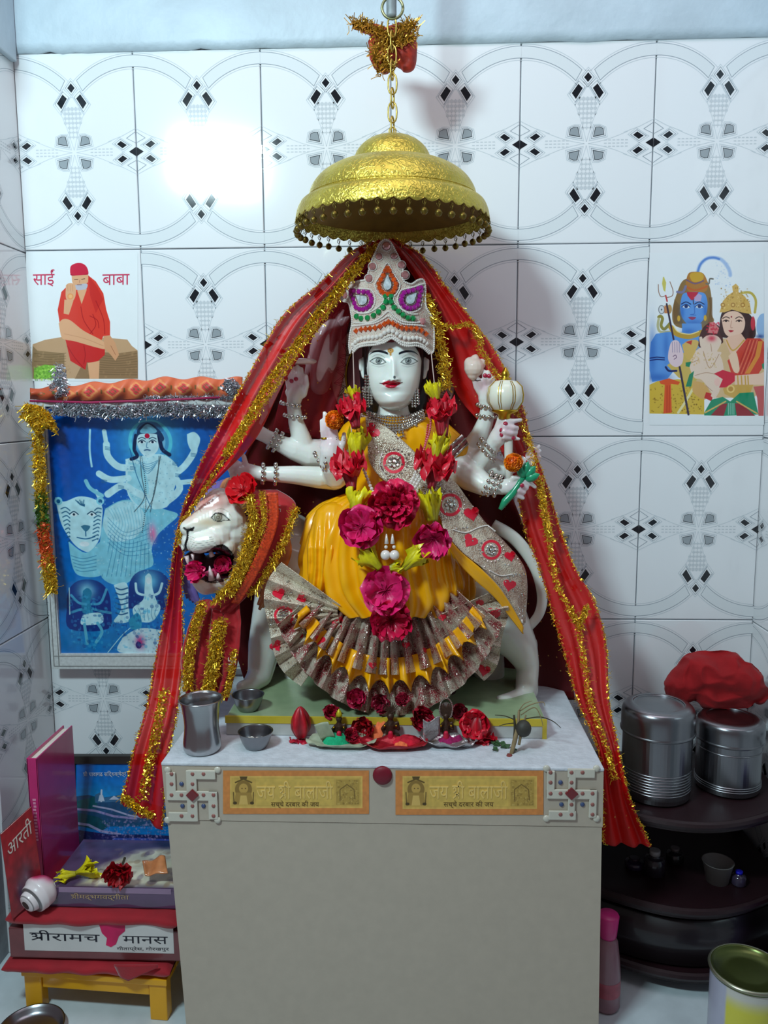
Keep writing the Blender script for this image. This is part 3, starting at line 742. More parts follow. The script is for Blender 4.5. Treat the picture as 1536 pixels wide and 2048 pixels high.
# mouth cavity is painted dark; nose, whisker rows and eyes are painted like on the carving
cv = Canvas(330, 960, 560, 1240, 3, (250, 246, 234))
cv.glow(412, 1000, 46, 20, (224, 120, 110), .7); cv.glow(372, 1030, 16, 12, (224, 140, 120), .6)
cv.glow(430, 1180, 30, 22, (228, 205, 190), .6); cv.glow(398, 1160, 12, 10, (235, 190, 150), .8)
cv.glow(478, 1110, 16, 20, (232, 205, 160), .6); cv.glow(420, 1045, 30, 8, (222, 190, 140), .5)
cv.poly([(358, 1106), (372, 1102), (398, 1108), (412, 1106), (430, 1094), (445, 1092), (458, 1100), (466, 1114), (462, 1138), (456, 1156), (440, 1162), (414, 1164), (400, 1158), (388, 1140), (378, 1124), (362, 1118)], (42, 6, 16), 1.2)
cv.glow(440, 1130, 18, 14, (150, 20, 60), .5)
cv.line([(374, 1060), (375, 1075), (371, 1090), (374, 1100), (382, 1108), (398, 1110), (414, 1106), (430, 1095), (446, 1091), (462, 1106), (466, 1116)], 4.5, (12, 14, 18), curve=True)
cv.line([(371, 1090), (370, 1098), (362, 1106), (358, 1102)], 4, (12, 14, 18), curve=True)
cv.poly([(367, 1056), (376, 1059), (388, 1057), (386, 1062), (376, 1063)], (14, 16, 20))
cv.line([(368, 1056), (375, 1060), (387, 1056)], 4, (16, 18, 22), curve=True)
cv.line([(412, 1163), (430, 1165), (446, 1162), (457, 1156)], 2.6, (20, 20, 24), curve=True)
for i in range(6):
    cv.line([(378 + i, 1072 + i * 5), (398, 1078 + i * 4.5), (425 + i * 2, 1074 + i * 4)], .8, (120, 120, 112), .6, curve=True)
cv.poly([(424, 1034), (429, 1028), (437, 1025), (446, 1029), (452, 1036), (446, 1041), (436, 1043), (428, 1040)], (216, 214, 200), curve=True)
cv.ell(437, 1034, 8.2, 8, (120, 116, 96)); cv.ell(437, 1034, 6.5, 6.3, (196, 192, 170)); cv.ell(437, 1034, 4, 4, (118, 112, 92)); cv.ell(437, 1034, 2, 2, (200, 196, 180))
cv.line([(423, 1035), (429, 1028), (437, 1025), (447, 1029), (460, 1041)], 2.2, (30, 32, 28), curve=True)
cv.line([(424, 1036), (430, 1041), (440, 1043), (450, 1040), (458, 1041)], 1.4, (60, 58, 50), curve=True)
cv.line([(428, 1022), (440, 1017), (454, 1022), (463, 1034)], 1, (150, 140, 120), .6, curve=True)
for i in range(5): cv.ell(484 + (i % 2) * 3, 1048 + i * 4, 1, 1, (90, 70, 50))
pp = toPix(hv); fr = hv[:, 1] < LH + .03
hc = cv.sample(pp[:, 0], pp[:, 1]); hc[~fr] = np.array([236, 232, 220]) / 255
# eye swell and mouth hollow
def push(V, px, py, rad, amt, ymax):
    d = np.hypot(pp[:, 0] - px, pp[:, 1] - py); w = np.exp(-(d / rad) ** 2) * (V[:, 1] < ymax); V[:, 1] += w * amt
push(hv, 437, 1034, 10, -.004, LH + .02); push(hv, 437, 1024, 8, -.003, LH + .02); push(hv, 425, 1118, 16, .03, LH + .03); push(hv, 445, 1130, 18, .03, LH + .03); push(hv, 408, 1128, 12, .03, LH + .03)
push(hv, 377, 1061, 5, .005, LH)
obj('head', (hv, hf), m_marble, lion, smooth=True, cols=hc)
m_tooth = mat('painted_teeth', (235, 205, 205), .3, coat=.4)
m_pink = mat('pink_gum', (206, 70, 110), .4, noise_amt=.15)
for (a, b, c) in (((373, 1112), (378, 1134), 5), ((424, 1112), (419, 1098), 6), ((423, 1160), (419, 1132), 7), ((385, 1108), (387, 1122), 4), ((437, 1157), (436, 1146), 5)):
    obj('tooth', tube([P(a[0], a[1], LH - .035), P((a[0] + b[0]) / 2, (a[1] + b[1]) / 2, LH - .037), P(b[0], b[1], LH - .037)], [c * U(LH), c * .7 * U(LH), .0008], 8), m_tooth, lion, smooth=True)
obj('mouth_cavity', blob([[q(425, 1128, LH + .012, 22), q(450, 1132, LH + .015, 24), q(466, 1130, LH + .018, 20)], [q(400, 1132, LH + .0, 15), q(384, 1130, LH - .005, 10)], [q(380, 1116, LH + .004, 12), q(395, 1108, LH + .004, 14)]], .0025, 3), mat('mouth_dark', (60, 8, 22), .5, noise_amt=.2), lion, smooth=True)
obj('tongue', blob([[q(450, 1138, LH - .0, 10), q(425, 1148, LH - .02, 11), q(410, 1152, LH - .03, 8)]], .002, 4), m_pink, lion, smooth=True)
# body
bodyp = [
    [q(520, 1110, -.14, 62), q(600, 1140, -.13, 78), q(700, 1190, -.12, 80), q(820, 1210, -.12, 85), q(940, 1210, -.12, 80), q(985, 1215, -.12, 66)],
    [q(590, 1060, -.12, 34), q(600, 1120, -.13, 50)],
    [q(560, 1180, -.13, 52), q(530, 1290, -.14, 36), q(520, 1350, -.16, 27), q(498, 1372, -.20, 17), q(484, 1374, -.215, 14)],
    [q(610, 1200, -.10, 50), q(600, 1300, -.09, 30), q(590, 1370, -.10, 24)],
    [q(1000, 1240, -.14, 58), q(1038, 1290, -.145, 38), q(1056, 1330, -.15, 24), q(1053, 1370, -.16, 24), q(1048, 1392, -.17, 20), q(1018, 1398, -.20, 14), q(1000, 1400, -.21, 11)],
    [q(1050, 1290, -.13, 27), q(1058, 1380, -.13, 20)],
    [q(960, 1260, -.09, 50), q(985, 1380, -.08, 26)],
]
bv_, bf_ = blob(bodyp, .0035, 8, .5)
c = np.tile(np.array([226, 224, 214]) / 255, (len(bv_), 1))
obj('body', (bv_, bf_), m_marble, lion, smooth=True, cols=c)
tl = cr([(985, 1050, -.10, 13), (1030, 1078, -.11, 13), (1068, 1130, -.12, 12), (1084, 1185, -.13, 11), (1078, 1228, -.14, 10), (1050, 1262, -.14, 9)], 8)
obj('tail', tube([P(*p[:3]) for p in tl], [p[3] * U(p[2]) for p in tl], 14), m_marble, lion, smooth=True, cols=np.tile(np.array([226, 224, 214]) / 255, (len(tl) * 14, 1)))
for i in range(4):
    obj('toe', blob([[q(1016 + i * 9, 1397 + i * 1.5, -.205 + i * .008, 10), q(1003 + i * 9, 1401 + i * 1.5, -.222 + i * .008, 8)]], .002, 3), m_marble, lion, smooth=True) if False else None
# mane locks
m_mane = mat('orange_mane', (206, 128, 78), .35, noise_amt=.25, nscale=60, coat=.3)
m_violet = mat('violet_mane', (120, 100, 170), .5, noise_amt=.2, nscale=40)
rr = random.Random(3)
for i in range(11):
    t = i / 10; x0 = 520 + 45 * t; y0 = 1040 + 12 * (i % 3)
    pts = cr([(x0, y0, -.205, 5), (x0 + 18 - 8 * t, y0 + 50, -.215, 9), (x0 + 8 - 18 * t + 6 * math.sin(i), y0 + 110, -.212, 9), (x0 - 6 - 22 * t, y0 + 150 + 14 * rr.random(), -.205, 3)], 6)
    obj('mane_lock', tube([P(*p[:3]) for p in pts], [max(.3, p[3]) * U(p[2]) for p in pts], 8, flat=.6), m_mane, lion, smooth=True)
for i in range(6):
    x0 = 366 + i * 3; y0 = 1112 + i * 4
    pts = cr([(x0, y0, -.17, 6), (x0 + 2, y0 + 40, -.175, 9), (x0 + 8 + 3 * i, y0 + 85, -.17, 2)], 6)
    obj('mane_lock', tube([P(*p[:3]) for p in pts], [max(.3, p[3]) * U(p[2]) for p in pts], 8, flat=.6), m_violet, lion, smooth=True)
for i in range(9):
    x0 = 400 + i * 11; y0 = 1003 - i * 4
    pts = cr([(x0, y0, -.19, 10), (x0 + 14, y0 - 22, -.17, 12), (x0 + 34, y0 - 34 + 3 * i, -.15, 3)], 6)
    obj('mane_lock', tube([P(*p[:3]) for p in pts], [max(.3, p[3]) * U(p[2]) for p in pts], 8, flat=.7), m_mane if i > 3 else m_violet, lion, smooth=True)

# ================================================================== GODDESS
god = thing('goddess_statue', 'white marble many armed goddess in orange yellow sari seated on the lion', 'statue', (P(787, 1400, -.2).x, -.2, ZP))
HY = -.165
# torso, neck, arms and hands: one skin
T_ = [
    [q(787, 905, -.15, 62), q(787, 960, -.155, 52), q(787, 1030, -.16, 60)],
    [q(735, 880, -.145, 34), q(787, 868, -.15, 40), q(850, 880, -.145, 36)],
    [q(758, 915, -.185, 30)], [q(820, 915, -.185, 30)],
    [q(787, 790, -.155, 33), q(787, 830, -.152, 33), q(787, 855, -.15, 42)],
    # left of the picture
    [q(735, 885, -.14, 34), q(690, 920, -.14, 31), q(668, 955, -.16, 26), q(640, 955, -.18, 23), q(590, 950, -.19, 19), q(545, 948, -.195, 16), q(520, 947, -.195, 14)],
    [q(720, 880, -.12, 30), q(660, 905, -.13, 28), q(618, 908, -.15, 27), q(590, 900, -.16, 22), q(560, 887, -.165, 17), q(533, 873, -.165, 14), q(520, 866, -.165, 15)],
    [q(700, 890, -.11, 28), q(640, 905, -.13, 27), q(608, 900, -.15, 24), q(602, 875, -.155, 20), q(592, 845, -.16, 16), q(587, 812, -.16, 14)],
    [q(700, 930, -.16, 28), q(672, 955, -.19, 24), q(660, 935, -.21, 19), q(660, 925, -.215, 17)],
    # right of the picture
    [q(850, 885, -.14, 34), q(905, 925, -.145, 32), q(940, 952, -.165, 30), q(968, 970, -.19, 22), q(992, 974, -.20, 15), q(1004, 975, -.20, 15)],
    [q(850, 880, -.12, 30), q(920, 910, -.13, 30), q(955, 925, -.15, 25), q(975, 908, -.17, 17), q(988, 888, -.18, 15)],
    [q(850, 870, -.11, 28), q(920, 905, -.12, 28), q(945, 900, -.13, 25), q(960, 872, -.14, 20), q(972, 840, -.145, 16), q(975, 815, -.145, 14)],
    [q(955, 925, -.14, 24), q(1010, 940, -.15, 15), q(1035, 930, -.155, 11), q(1050, 918, -.155, 10)],
    # palms
    [q(587, 808, -.16, 14), q(590, 790, -.162, 17), q(594, 778, -.165, 14)], [q(580, 785, -.162, 10)], [q(604, 786, -.162, 11)],
    [q(655, 925, -.215, 17), q(662, 905, -.222, 22), q(665, 893, -.222, 20)], [q(651, 893, -.22, 12)], [q(676, 903, -.222, 15)],
    [q(515, 945, -.195, 14), q(495, 942, -.195, 16), q(482, 938, -.195, 15)],
    [q(519, 866, -.165, 14), q(508, 860, -.165, 17), q(500, 852, -.165, 14)],
    [q(975, 815, -.145, 14), q(972, 795, -.147, 16), q(974, 778, -.15, 14)],
    [q(986, 888, -.18, 15), q(996, 875, -.187, 18), q(1003, 862, -.19, 17)],
    [q(1002, 975, -.20, 14), q(1016, 973, -.205, 17), q(1030, 972, -.205, 16)],
    [q(1052, 918, -.155, 10), q(1062, 910, -.157, 11)],
]
def fing(pts, r0, r1):
    n = len(pts); return [q(p[0], p[1], p[2], r0 + (r1 - r0) * i / (n - 1)) for i, p in enumerate(pts)]
FG = [
    # blessing hand, fingers up
    fing([(648, 884, -.222), (645, 862, -.228), (643, 842, -.228)], 6, 4.2), fing([(655, 880, -.224), (651, 852, -.23), (649, 826, -.228)], 6.2, 4.3),
    fing([(664, 878, -.225), (661, 852, -.231), (658, 830, -.229)], 6.2, 4.3), fing([(673, 882, -.224), (671, 862, -.23), (669, 845, -.23)], 6, 4.3),
    fing([(680, 905, -.224), (687, 886, -.23), (688, 868, -.232)], 7, 4.6),
    # hand under the disc: fingers up and over
    fing([(579, 778, -.165), (574, 755, -.172), (573, 738, -.17)], 6, 4.6), fing([(586, 775, -.167), (583, 752, -.175), (584, 734, -.172)], 6, 4.6),
    fing([(594, 774, -.167), (593, 752, -.175), (595, 733, -.172)], 6, 4.6), fing([(602, 776, -.165), (604, 755, -.172), (603, 738, -.17)], 5.6, 4.4),
    fing([(609, 786, -.165), (614, 768, -.172), (612, 752, -.175)], 6, 4.6),
    # open hand behind the veil
    fing([(500, 850, -.165), (497, 832, -.168), (503, 816, -.168)], 5.5, 4), fing([(497, 856, -.165), (488, 844, -.168), (486, 828, -.168)], 5.5, 4),
    fing([(497, 862, -.165), (484, 856, -.168), (478, 842, -.168)], 5.5, 4), fing([(500, 868, -.165), (488, 868, -.168), (480, 858, -.168)], 5.2, 4), fing([(510, 852, -.17), (516, 838, -.175), (520, 826, -.175)], 5.6, 4),
    # gripping hand above the lion's head
    fing([(480, 930, -.195), (466, 918, -.198), (458, 902, -.198)], 5.5, 4), fing([(478, 936, -.195), (463, 930, -.2), (460, 918, -.2)], 5.5, 4.4),
    fing([(478, 944, -.195), (462, 944, -.2), (457, 936, -.205)], 5.5, 4.4), fing([(480, 950, -.195), (468, 956, -.2), (462, 950, -.205)], 5.2, 4.2), fing([(492, 930, -.2), (488, 914, -.205), (480, 902, -.205)], 6, 4.4),
    # conch hand
    fing([(966, 782, -.15), (960, 764, -.16), (952, 752, -.165)], 6, 4.6), fing([(972, 776, -.152), (970, 756, -.165), (966, 742, -.165)], 6, 4.6),
    fing([(980, 776, -.152), (980, 758, -.165), (976, 744, -.165)], 6, 4.6), fing([(984, 782, -.15), (988, 766, -.16), (986, 754, -.165)], 5.6, 4.4), fing([(962, 790, -.15), (952, 774, -.155), (948, 760, -.16)], 6, 4.8),
    # mace hand: four fingers wrap round the handle, seen from the knuckles
    fing([(1001, 846, -.192), (1012, 842, -.206), (1028, 842, -.205), (1041, 840, -.198)], 6.6, 4.2), fing([(1001, 858, -.192), (1010, 852, -.208), (1026, 855, -.206), (1034, 856, -.198)], 6.8, 5),
    fing([(1001, 868, -.192), (1008, 863, -.208), (1022, 866, -.206), (1032, 866, -.198)], 6.6, 4.8), fing([(1000, 876, -.19), (1008, 874, -.205), (1022, 876, -.2), (1037, 878, -.196)], 6, 4),
    fing([(994, 858, -.19), (1000, 838, -.198), (1012, 832, -.205)], 7, 5),
    # lotus hand
    fing([(1030, 964, -.206), (1044, 960, -.214), (1060, 966, -.21), (1070, 974, -.205)], 6.4, 4.2), fing([(1032, 974, -.206), (1043, 970, -.217), (1054, 976, -.212)], 6.6, 4.8),
    fing([(1030, 983, -.206), (1036, 980, -.217), (1048, 985, -.212)], 6.4, 4.8), fing([(1026, 990, -.205), (1032, 990, -.213), (1046, 996, -.208)], 6, 4.4), fing([(1018, 968, -.208), (1026, 956, -.215), (1038, 954, -.216)], 6.6, 4.8),
    # far open hand behind the lotus, fingers up to the right
    fing([(1058, 912, -.157), (1070, 900, -.16), (1078, 892, -.16)], 5, 3.6), fing([(1060, 916, -.157), (1073, 908, -.16), (1080, 902, -.16)], 5, 3.6),
    fing([(1060, 922, -.157), (1072, 918, -.16), (1080, 914, -.16)], 5, 3.6), fing([(1058, 928, -.157), (1068, 928, -.16), (1076, 926, -.16)], 4.6, 3.4), fing([(1054, 912, -.16), (1060, 898, -.165), (1066, 892, -.165)], 5, 3.8),
]
sv, sf = blob(T_ + FG, .0019, 5, .45)
pp = toPix(sv)
sc = np.tile(np.array([238, 238, 230]) / 255, (len(sv), 1))
def tint(cols, pp, px, py, rx, ry, rgb, op, mask=None):
    w = np.exp(-((pp[:, 0] - px) / rx) ** 2 - ((pp[:, 1] - py) / ry) ** 2) * op
    if mask is not None: w = w * mask
    cols[:] = cols * (1 - w[:, None]) + (np.array(rgb) / 255) * w[:, None]
for (x, y, a, b) in ((660, 870, 30, 34), (592, 762, 26, 22), (966, 768, 26, 20), (1018, 858, 30, 24), (1042, 980, 26, 20), (1068, 910, 20, 20), (482, 925, 26, 26), (498, 848, 26, 26)):
    tint(sc, pp, x, y, a, b, (240, 205, 212), .85)
tint(sc, pp, 640, 975, 60, 18, (236, 222, 180), .5); tint(sc, pp, 930, 985, 30, 20, (236, 222, 180), .4)
arms = obj('body', (sv, sf), m_marble, god, smooth=True, cols=sc)
bvA = bvh_of(arms)
m_nail = mat('red_nail_paint', (176, 20, 60), .3, coat=.5)
for x, y in ((572, 757), (583, 762), (592, 758), (970, 751), (978, 752), (1011, 847), (1002, 860), (1003, 870), (1027, 876), (1044, 971), (1031, 979), (1027, 988)):
    p, n = drop(bvA, x, y, .0002, -.2); obj('fingernail', lathe([(.0042, 0), (.0036, .0012), (1e-5, .0018)], p, 10, n), m_nail, god, smooth=True)
for pts in ([(673, 875), (681, 874), (688, 876)], [(673, 879), (681, 878), (688, 880)], [(949, 760), (955, 761), (961, 760)]):
    obj('ring_line', tube(onsurf(bvA, pts, .0005, -.225), .0007, 6), m_black, god)
obj('finger_ring', tube(onsurf(bvA, [(643, 876), (648, 877), (653, 876)], .001, -.225), .0016, 8), m_gold, god, smooth=True)
# ---- head
WT = [(628, 30), (640, 44), (655, 54), (672, 58), (690, 58), (710, 58), (725, 57.5), (745, 56), (760, 54), (775, 51.5), (790, 46), (800, 40), (809, 32), (815, 24), (820, 14), (823, 2)]
NR, NA = 300, 300
ys = np.linspace(628, 823, NR); hw = np.interp(ys, [w[0] for w in WT], [w[1] for w in WT])
ker = np.hanning(15); ker /= ker.sum(); hw = np.convolve(np.pad(hw, 7, mode='edge'), ker, 'valid'); hw[-1] = .5
ang = np.linspace(-math.pi, math.pi, NA, endpoint=False)
A_, H_ = np.meshgrid(ang, hw); _, YS = np.meshgrid(ang, ys)
XS = 788 + H_ * np.sin(A_) * (1 + .04 * np.cos(2 * A_)); front = np.cos(A_) > 0
fd = np.interp(ys, [628, 660, 690, 720, 760, 790, 805, 815, 823], [.020, .040, .050, .054, .054, .052, .048, .036, .012]); fd = np.convolve(np.pad(fd, 7, mode='edge'), ker, 'valid')
bd = np.interp(ys, [628, 660, 720, 780, 823], [.025, .050, .058, .045, .012])
ca = np.cos(A_); D = np.where(front, fd[:, None] * np.abs(ca) ** .72, -bd[:, None] * np.abs(ca))
def ga(x, y, rx, ry): return np.exp(-((XS - x) / rx) ** 2 - ((YS - y) / ry) ** 2) * front
nose = np.clip((YS - 712) / 50, 0, 1) ** 1.3 * (YS < 775) * np.exp(-((XS - 789) / (5 + np.clip((YS - 730) / 30, 0, 1.2) * 3.2)) ** 2) * np.exp(-(np.clip(YS - 761, 0, 99) / 5) ** 2)
D = D + front * (.0125 * nose) + .0035 * ga(780, 761, 4, 4) + .0035 * ga(798, 761, 4, 4) - .0065 * ga(760, 722, 17, 9) - .0065 * ga(818, 722, 17, 9) + .0058 * ga(762, 726, 13, 7.5) + .0058 * ga(816, 726, 13, 7.5)
D = D + .0042 * ga(784, 766.5, 14, 3) + .0048 * ga(785, 775, 11, 3.4) - .0018 * ga(785, 770.3, 12, 1.2) + .005 * ga(787, 803, 16, 11) - .003 * ga(786, 785, 16, 5) + .003 * ga(756, 762, 18, 18) + .003 * ga(822, 762, 18, 18) - .001 * ga(789, 712, 10, 10)
fc = Canvas(715, 620, 860, 830, 6, (236, 238, 230))
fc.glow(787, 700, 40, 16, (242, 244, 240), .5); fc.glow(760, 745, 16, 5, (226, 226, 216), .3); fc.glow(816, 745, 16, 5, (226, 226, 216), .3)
hair = [(715, 620), (860, 620), (860, 735), (848, 735), (838, 708), (826, 690), (806, 681), (775, 681), (752, 690), (740, 706), (735, 735), (715, 735)]
fc.poly(hair, (12, 14, 20), 1.5)
for sx in (-1, 1):
    cx = 787 + sx * 28.5 + 1.5; E_ = lambda pts: [(cx + sx * a, b) for a, b in pts]
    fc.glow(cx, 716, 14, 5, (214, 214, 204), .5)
    fc.poly(E_([(-13, 727), (-7, 721), (1, 718.5), (9, 720), (16, 724), (9, 729), (0, 731), (-8, 730)]), (212, 214, 208), 1, curve=True)
    fc.ell(cx, 724.5, 6.2, 6.2, (92, 98, 96)); fc.ell(cx, 724.5, 4.8, 4.8, (140, 146, 142)); fc.ell(cx, 724.5, 2.6, 2.6, (44, 48, 50)); fc.ell(cx - 1.5, 723, 1, 1, (235, 235, 235))
    fc.line(E_([(-14, 728), (-7, 721), (1, 718.2), (9, 719.5), (18, 724.5)]), 1.7, (66, 70, 68), .95, curve=True)
    fc.line(E_([(-13, 728), (-6, 731), (2, 732), (10, 729.5), (18, 724.5)]), 1.5, (110, 114, 110), .9, curve=True)
    fc.line(E_([(-12, 719), (-4, 713.5), (5, 712.5), (14, 717)]), .9, (150, 152, 146), .8, curve=True)
    fc.line(E_([(-12, 734), (0, 736.5), (14, 732)]), .8, (178, 180, 172), .7, curve=True)
    fc.poly(E_([(-18, 713), (-17, 708.5), (-8, 705), (2, 704), (12, 706), (20, 713), (12, 708.8), (2, 707.5), (-8, 709.5)]), (10, 18, 30), .8, curve=True)
fc.ell(783, 705, 6, 4.6, (214, 150, 60), rot=0); fc.ell(783, 705, 3.2, 2.6, (238, 190, 120)); fc.ell(783, 712, 2, 3.2, (214, 150, 70)); fc.ell(783, 705, 1.2, 1.2, (120, 70, 30))
fc.poly([(765, 768.5), (772, 765.5), (779, 763), (784, 764.6), (789, 763), (796, 765.5), (803, 767.5), (796, 773), (790, 777), (784, 778), (777, 776.5), (770, 772)], (196, 12, 44), .8, curve=True)
fc.line([(764, 768.5), (772, 769), (784, 770.5), (796, 768.7), (804, 767.5)], 1.2, (120, 4, 24), curve=True); fc.line([(762, 768), (766, 769)], 1.3, (70, 20, 30)); fc.line([(802, 767.5), (806, 766.5)], 1.3, (70, 20, 30))
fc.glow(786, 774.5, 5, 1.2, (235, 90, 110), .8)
fc.ell(781.5, 762.3, 2.2, 1.1, (150, 140, 134)); fc.ell(796.5, 762.3, 2.2, 1.1, (150, 140, 134)); fc.ell(791, 757, 2.4, 3, (40, 44, 48), .8)
u_ = U(HY)
px_, py_ = XS.ravel(), YS.ravel()
base = onY(HY)(px_, py_); base[:, 1] -= D.ravel()
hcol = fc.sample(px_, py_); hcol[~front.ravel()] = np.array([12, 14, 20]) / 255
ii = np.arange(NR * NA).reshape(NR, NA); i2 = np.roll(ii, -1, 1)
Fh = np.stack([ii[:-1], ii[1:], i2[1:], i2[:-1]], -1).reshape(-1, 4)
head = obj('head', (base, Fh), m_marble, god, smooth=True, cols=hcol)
for sx in (-1, 1):
    ex = 788 + sx * 60; ev, ef = blob([[q(ex, 722, HY + .006, 8), q(ex + sx * 2, 735, HY + .006, 7), q(ex - sx * 1, 752, HY + .004, 6)], [q(ex + sx * 6, 722, HY + .002, 5), q(ex + sx * 6, 738, HY + .002, 4)]], .0012, 3)
    obj('ear', (ev, ef), m_marble, god, smooth=True, cols=np.tile(np.array([238, 238, 232]) / 255, (len(ev), 1)))
m_hair = mat('black_hair', (14, 14, 18), .4, noise_amt=.3, nscale=80, bump=.5, bscale=200)
obj('hair', blob([[q(788, 690, HY + .012, 64), q(788, 740, HY + .024, 66), q(788, 790, HY + .035, 54)], [q(734, 740, HY + .03, 16), q(738, 800, HY + .035, 16), q(744, 822, HY + .03, 10)], [q(842, 740, HY + .03, 16), q(838, 800, HY + .035, 16), q(834, 822, HY + .03, 10)]], .003, 5), m_hair, god, smooth=True)
# ---- halo
m_halo = mat('rose_halo', (206, 170, 160), .35, noise_amt=.08, nscale=20, coat=.2)
hx, hy_, HYY = 787, 752, -.085
hc_ = P(hx, hy_, HYY)
obj('halo', lathe([(1e-5, 0), (.118, 0), (.120, .004), (.118, .010), (1e-5, .010)], hc_ + Vector((0, .01, 0)), 64, (0, -1, 0)), m_halo, god, smooth=False)
nocap = lambda L_: (L_[0], [f for f in L_[1] if len(f) == 4])
obj('halo_ring', nocap(lathe([(.088, 0), (.089, .004), (.092, .0045), (.093, 0)], hc_, 64, (0, -1, 0))), m_gold, god, smooth=True)
obj('halo_centre', lathe([(.0885, 0), (.0885, .001), (1e-5, .001)], hc_, 64, (0, -1, 0)), mat('maroon_halo', (96, 14, 22), .5, noise_amt=.1), god)
zz = []
for i in range(28):
    a0, a1, a2 = (2 * math.pi * k / 56 for k in (2 * i, 2 * i + 1, 2 * i + 2)); pt = lambda a, r: hc_ + Vector((math.cos(a) * r, -.0006, math.sin(a) * r))
    for o1, o2 in (((.115), (.097)), ((.109), (.092))): zz.append(tube([pt(a0, o2), pt(a1, o1), pt(a2, o2)], .0007, 4))
    zz.append(tube([pt(a1, .115), pt(a1, .095)], .0006, 4))
obj('halo_lines', join(*zz), mat('brown_line', (110, 60, 30), .6), god, kind='stuff')
# ---- crown
cw = [(700, 706), (706, 694), (725, 688), (745, 684), (765, 686), (787, 676), (812, 688), (835, 686), (852, 698), (864, 706), (868, 690), (866, 640), (852, 612), (851, 575), (847, 560), (836, 560), (822, 568), (806, 560), (806, 540), (800, 520), (790, 500), (782, 486), (771, 479), (760, 486), (752, 502), (744, 520), (738, 540), (732, 558), (718, 562), (700, 566), (690, 572), (680, 582), (678, 594), (686, 602), (697, 606), (702, 625), (704, 645), (700, 668), (698, 690)]
def cwY(x, y):
    t = (x - 783) / 90; return HY - .066 + .045 * t * t + .012 * max(0, (680 - y) / 200) - .0
cp = obj('crown', slab_xy(cw, cwY, .003, 2), lace('pearl_mesh', (206, 160, 150), (222, 196, 186), 620, .5), god, label='jewelled pearl crown with green, purple and orange stones')
crown = cp
obj('cap', lathe([(.0595, 0), (.0615, .02), (.059, .05), (.048, .075), (.02, .09), (1e-5, .092)], P(786, 692, HY + .01), 40), mat('maroon_cap', (120, 20, 30), .6), crown, smooth=True)
bvC = bvh_of(cp)
CY = lambda x, y, l=.0006: P(x, y, cwY(x, y) - l)
def chain(pts, r, step=None, closed=False, n=8, lift=.0012):
    pts = [tuple(p) for p in cr(pts, 8)]; return beads([CY(p[0], p[1], lift) for p in pts], r, step, n)
def gems(pts, r, tall=.7, k=8, lift=0.): return join(*[gem(CY(x, y, lift), (0, -1, .1), r, tall, k) for x, y in pts])
def stone(name, rgb, rough=.06): return mat(name, rgb, rough, 0, noise_amt=.25, nscale=200, coat=1, metal=.25) if False else mat(name, rgb, rough, .3, noise_amt=.3, nscale=150, coat=1)
m_go, m_gp, m_gg, m_gc, m_gr = stone('orange_stone', (226, 84, 14)), stone('purple_stone', (176, 24, 150)), stone('green_stone', (8, 150, 78)), stone('clear_stone', (214, 222, 226)), stone('rose_stone', (196, 130, 130))
def drops(cx, cy, a, b, rot, n, tip=1.5):
    out = []
    for i in range(n):
        t = 2 * math.pi * i / n; k = 1 + (tip - 1) * max(0, math.cos(t)) ** 4
        x, y = a * math.sin(t) * (1 - .45 * max(0, math.cos(t))), -b * math.cos(t) * k
        out.append((cx + x * math.cos(rot) - y * math.sin(rot), cy + x * math.sin(rot) + y * math.cos(rot)))
    return out
tears = ((775, 568, 17, 21, 0, m_go, 16), (724, 600, 19, 19, -.9, m_gp, 16), (822, 598, 18, 20, .75, m_gp, 16))
for cx, cy, a, b, rot, mm, n in tears:
    for p in drops(cx, cy, a, b, rot, n): obj('stone', gem(CY(p[0], p[1], .001), (0, -1, .1), .0047, .7), mm, crown)
    o = drops(cx, cy, a + 8, b + 7, rot, 40); obj('bead_border', chain(o + [o[0]], .0017, .003), m_pearl, crown, kind='stuff')
    o = drops(cx, cy, a - 7, b - 7, rot, 24); obj('bead_border', chain(o + [o[0]], .0009, .0016), m_silver, crown, kind='stuff')
    v, f = prism([CY(x, y, .0018) for x, y in drops(cx, cy, a - 9, b - 9, rot, 14)], (0, -1, 0), .002); obj('centre_stone', (v, f), m_gc, crown)
gl = [(771, 592), (772, 604), (766, 615), (757, 624), (747, 631), (735, 636), (722, 637), (713, 633)]
gr_ = [(782, 592), (782, 604), (788, 615), (797, 623), (806, 630), (816, 636), (826, 637)]
for p in gl + gr_: obj('stone', gem(CY(p[0], p[1], .001), (0, -1, .1), .0052, .7), m_gg, crown)
og = [(712, 662), (722, 659), (731, 658), (740, 657), (750, 656), (760, 653), (769, 648), (777, 644), (786, 647), (795, 652), (804, 656), (813, 657), (823, 657), (833, 657), (843, 661), (852, 668)]
for p in og: obj('stone', gem(CY(p[0], p[1], .001), (0, -1, .1), .0056, .6, 4), m_go, crown)
for p in ((773, 492, 7), (758, 513, 5.5), (788, 512, 5.5), (745, 533, 6), (803, 530, 6), (738, 557, 6.5), (810, 550, 6.5), (690, 590, 6.5), (845, 643, 6)): obj('round_stone', gem(CY(p[0], p[1], .001), (0, -1, .1), p[2] * 1.15 * U(-.2), .7, 12), m_gr, crown); 
for p in ((773, 492, 10), (758, 513, 8), (788, 512, 8), (745, 533, 8.5), (803, 530, 8.5), (738, 557, 9), (810, 550, 9), (690, 590, 9)):
    o = circ(p[0], p[1], p[2], 16); obj('bead_border', chain(o + [o[0]], .001, .0018), m_pearl, crown, kind='stuff')
pl = [(706, 690), (716, 680), (730, 676), (745, 675), (760, 672), (770, 665), (781, 661), (792, 666), (803, 674), (817, 677), (832, 676), (846, 681), (858, 692)]
obj('pearl_row', chain(pl, .0042, .0078, n=10), m_pearl, crown, kind='stuff')
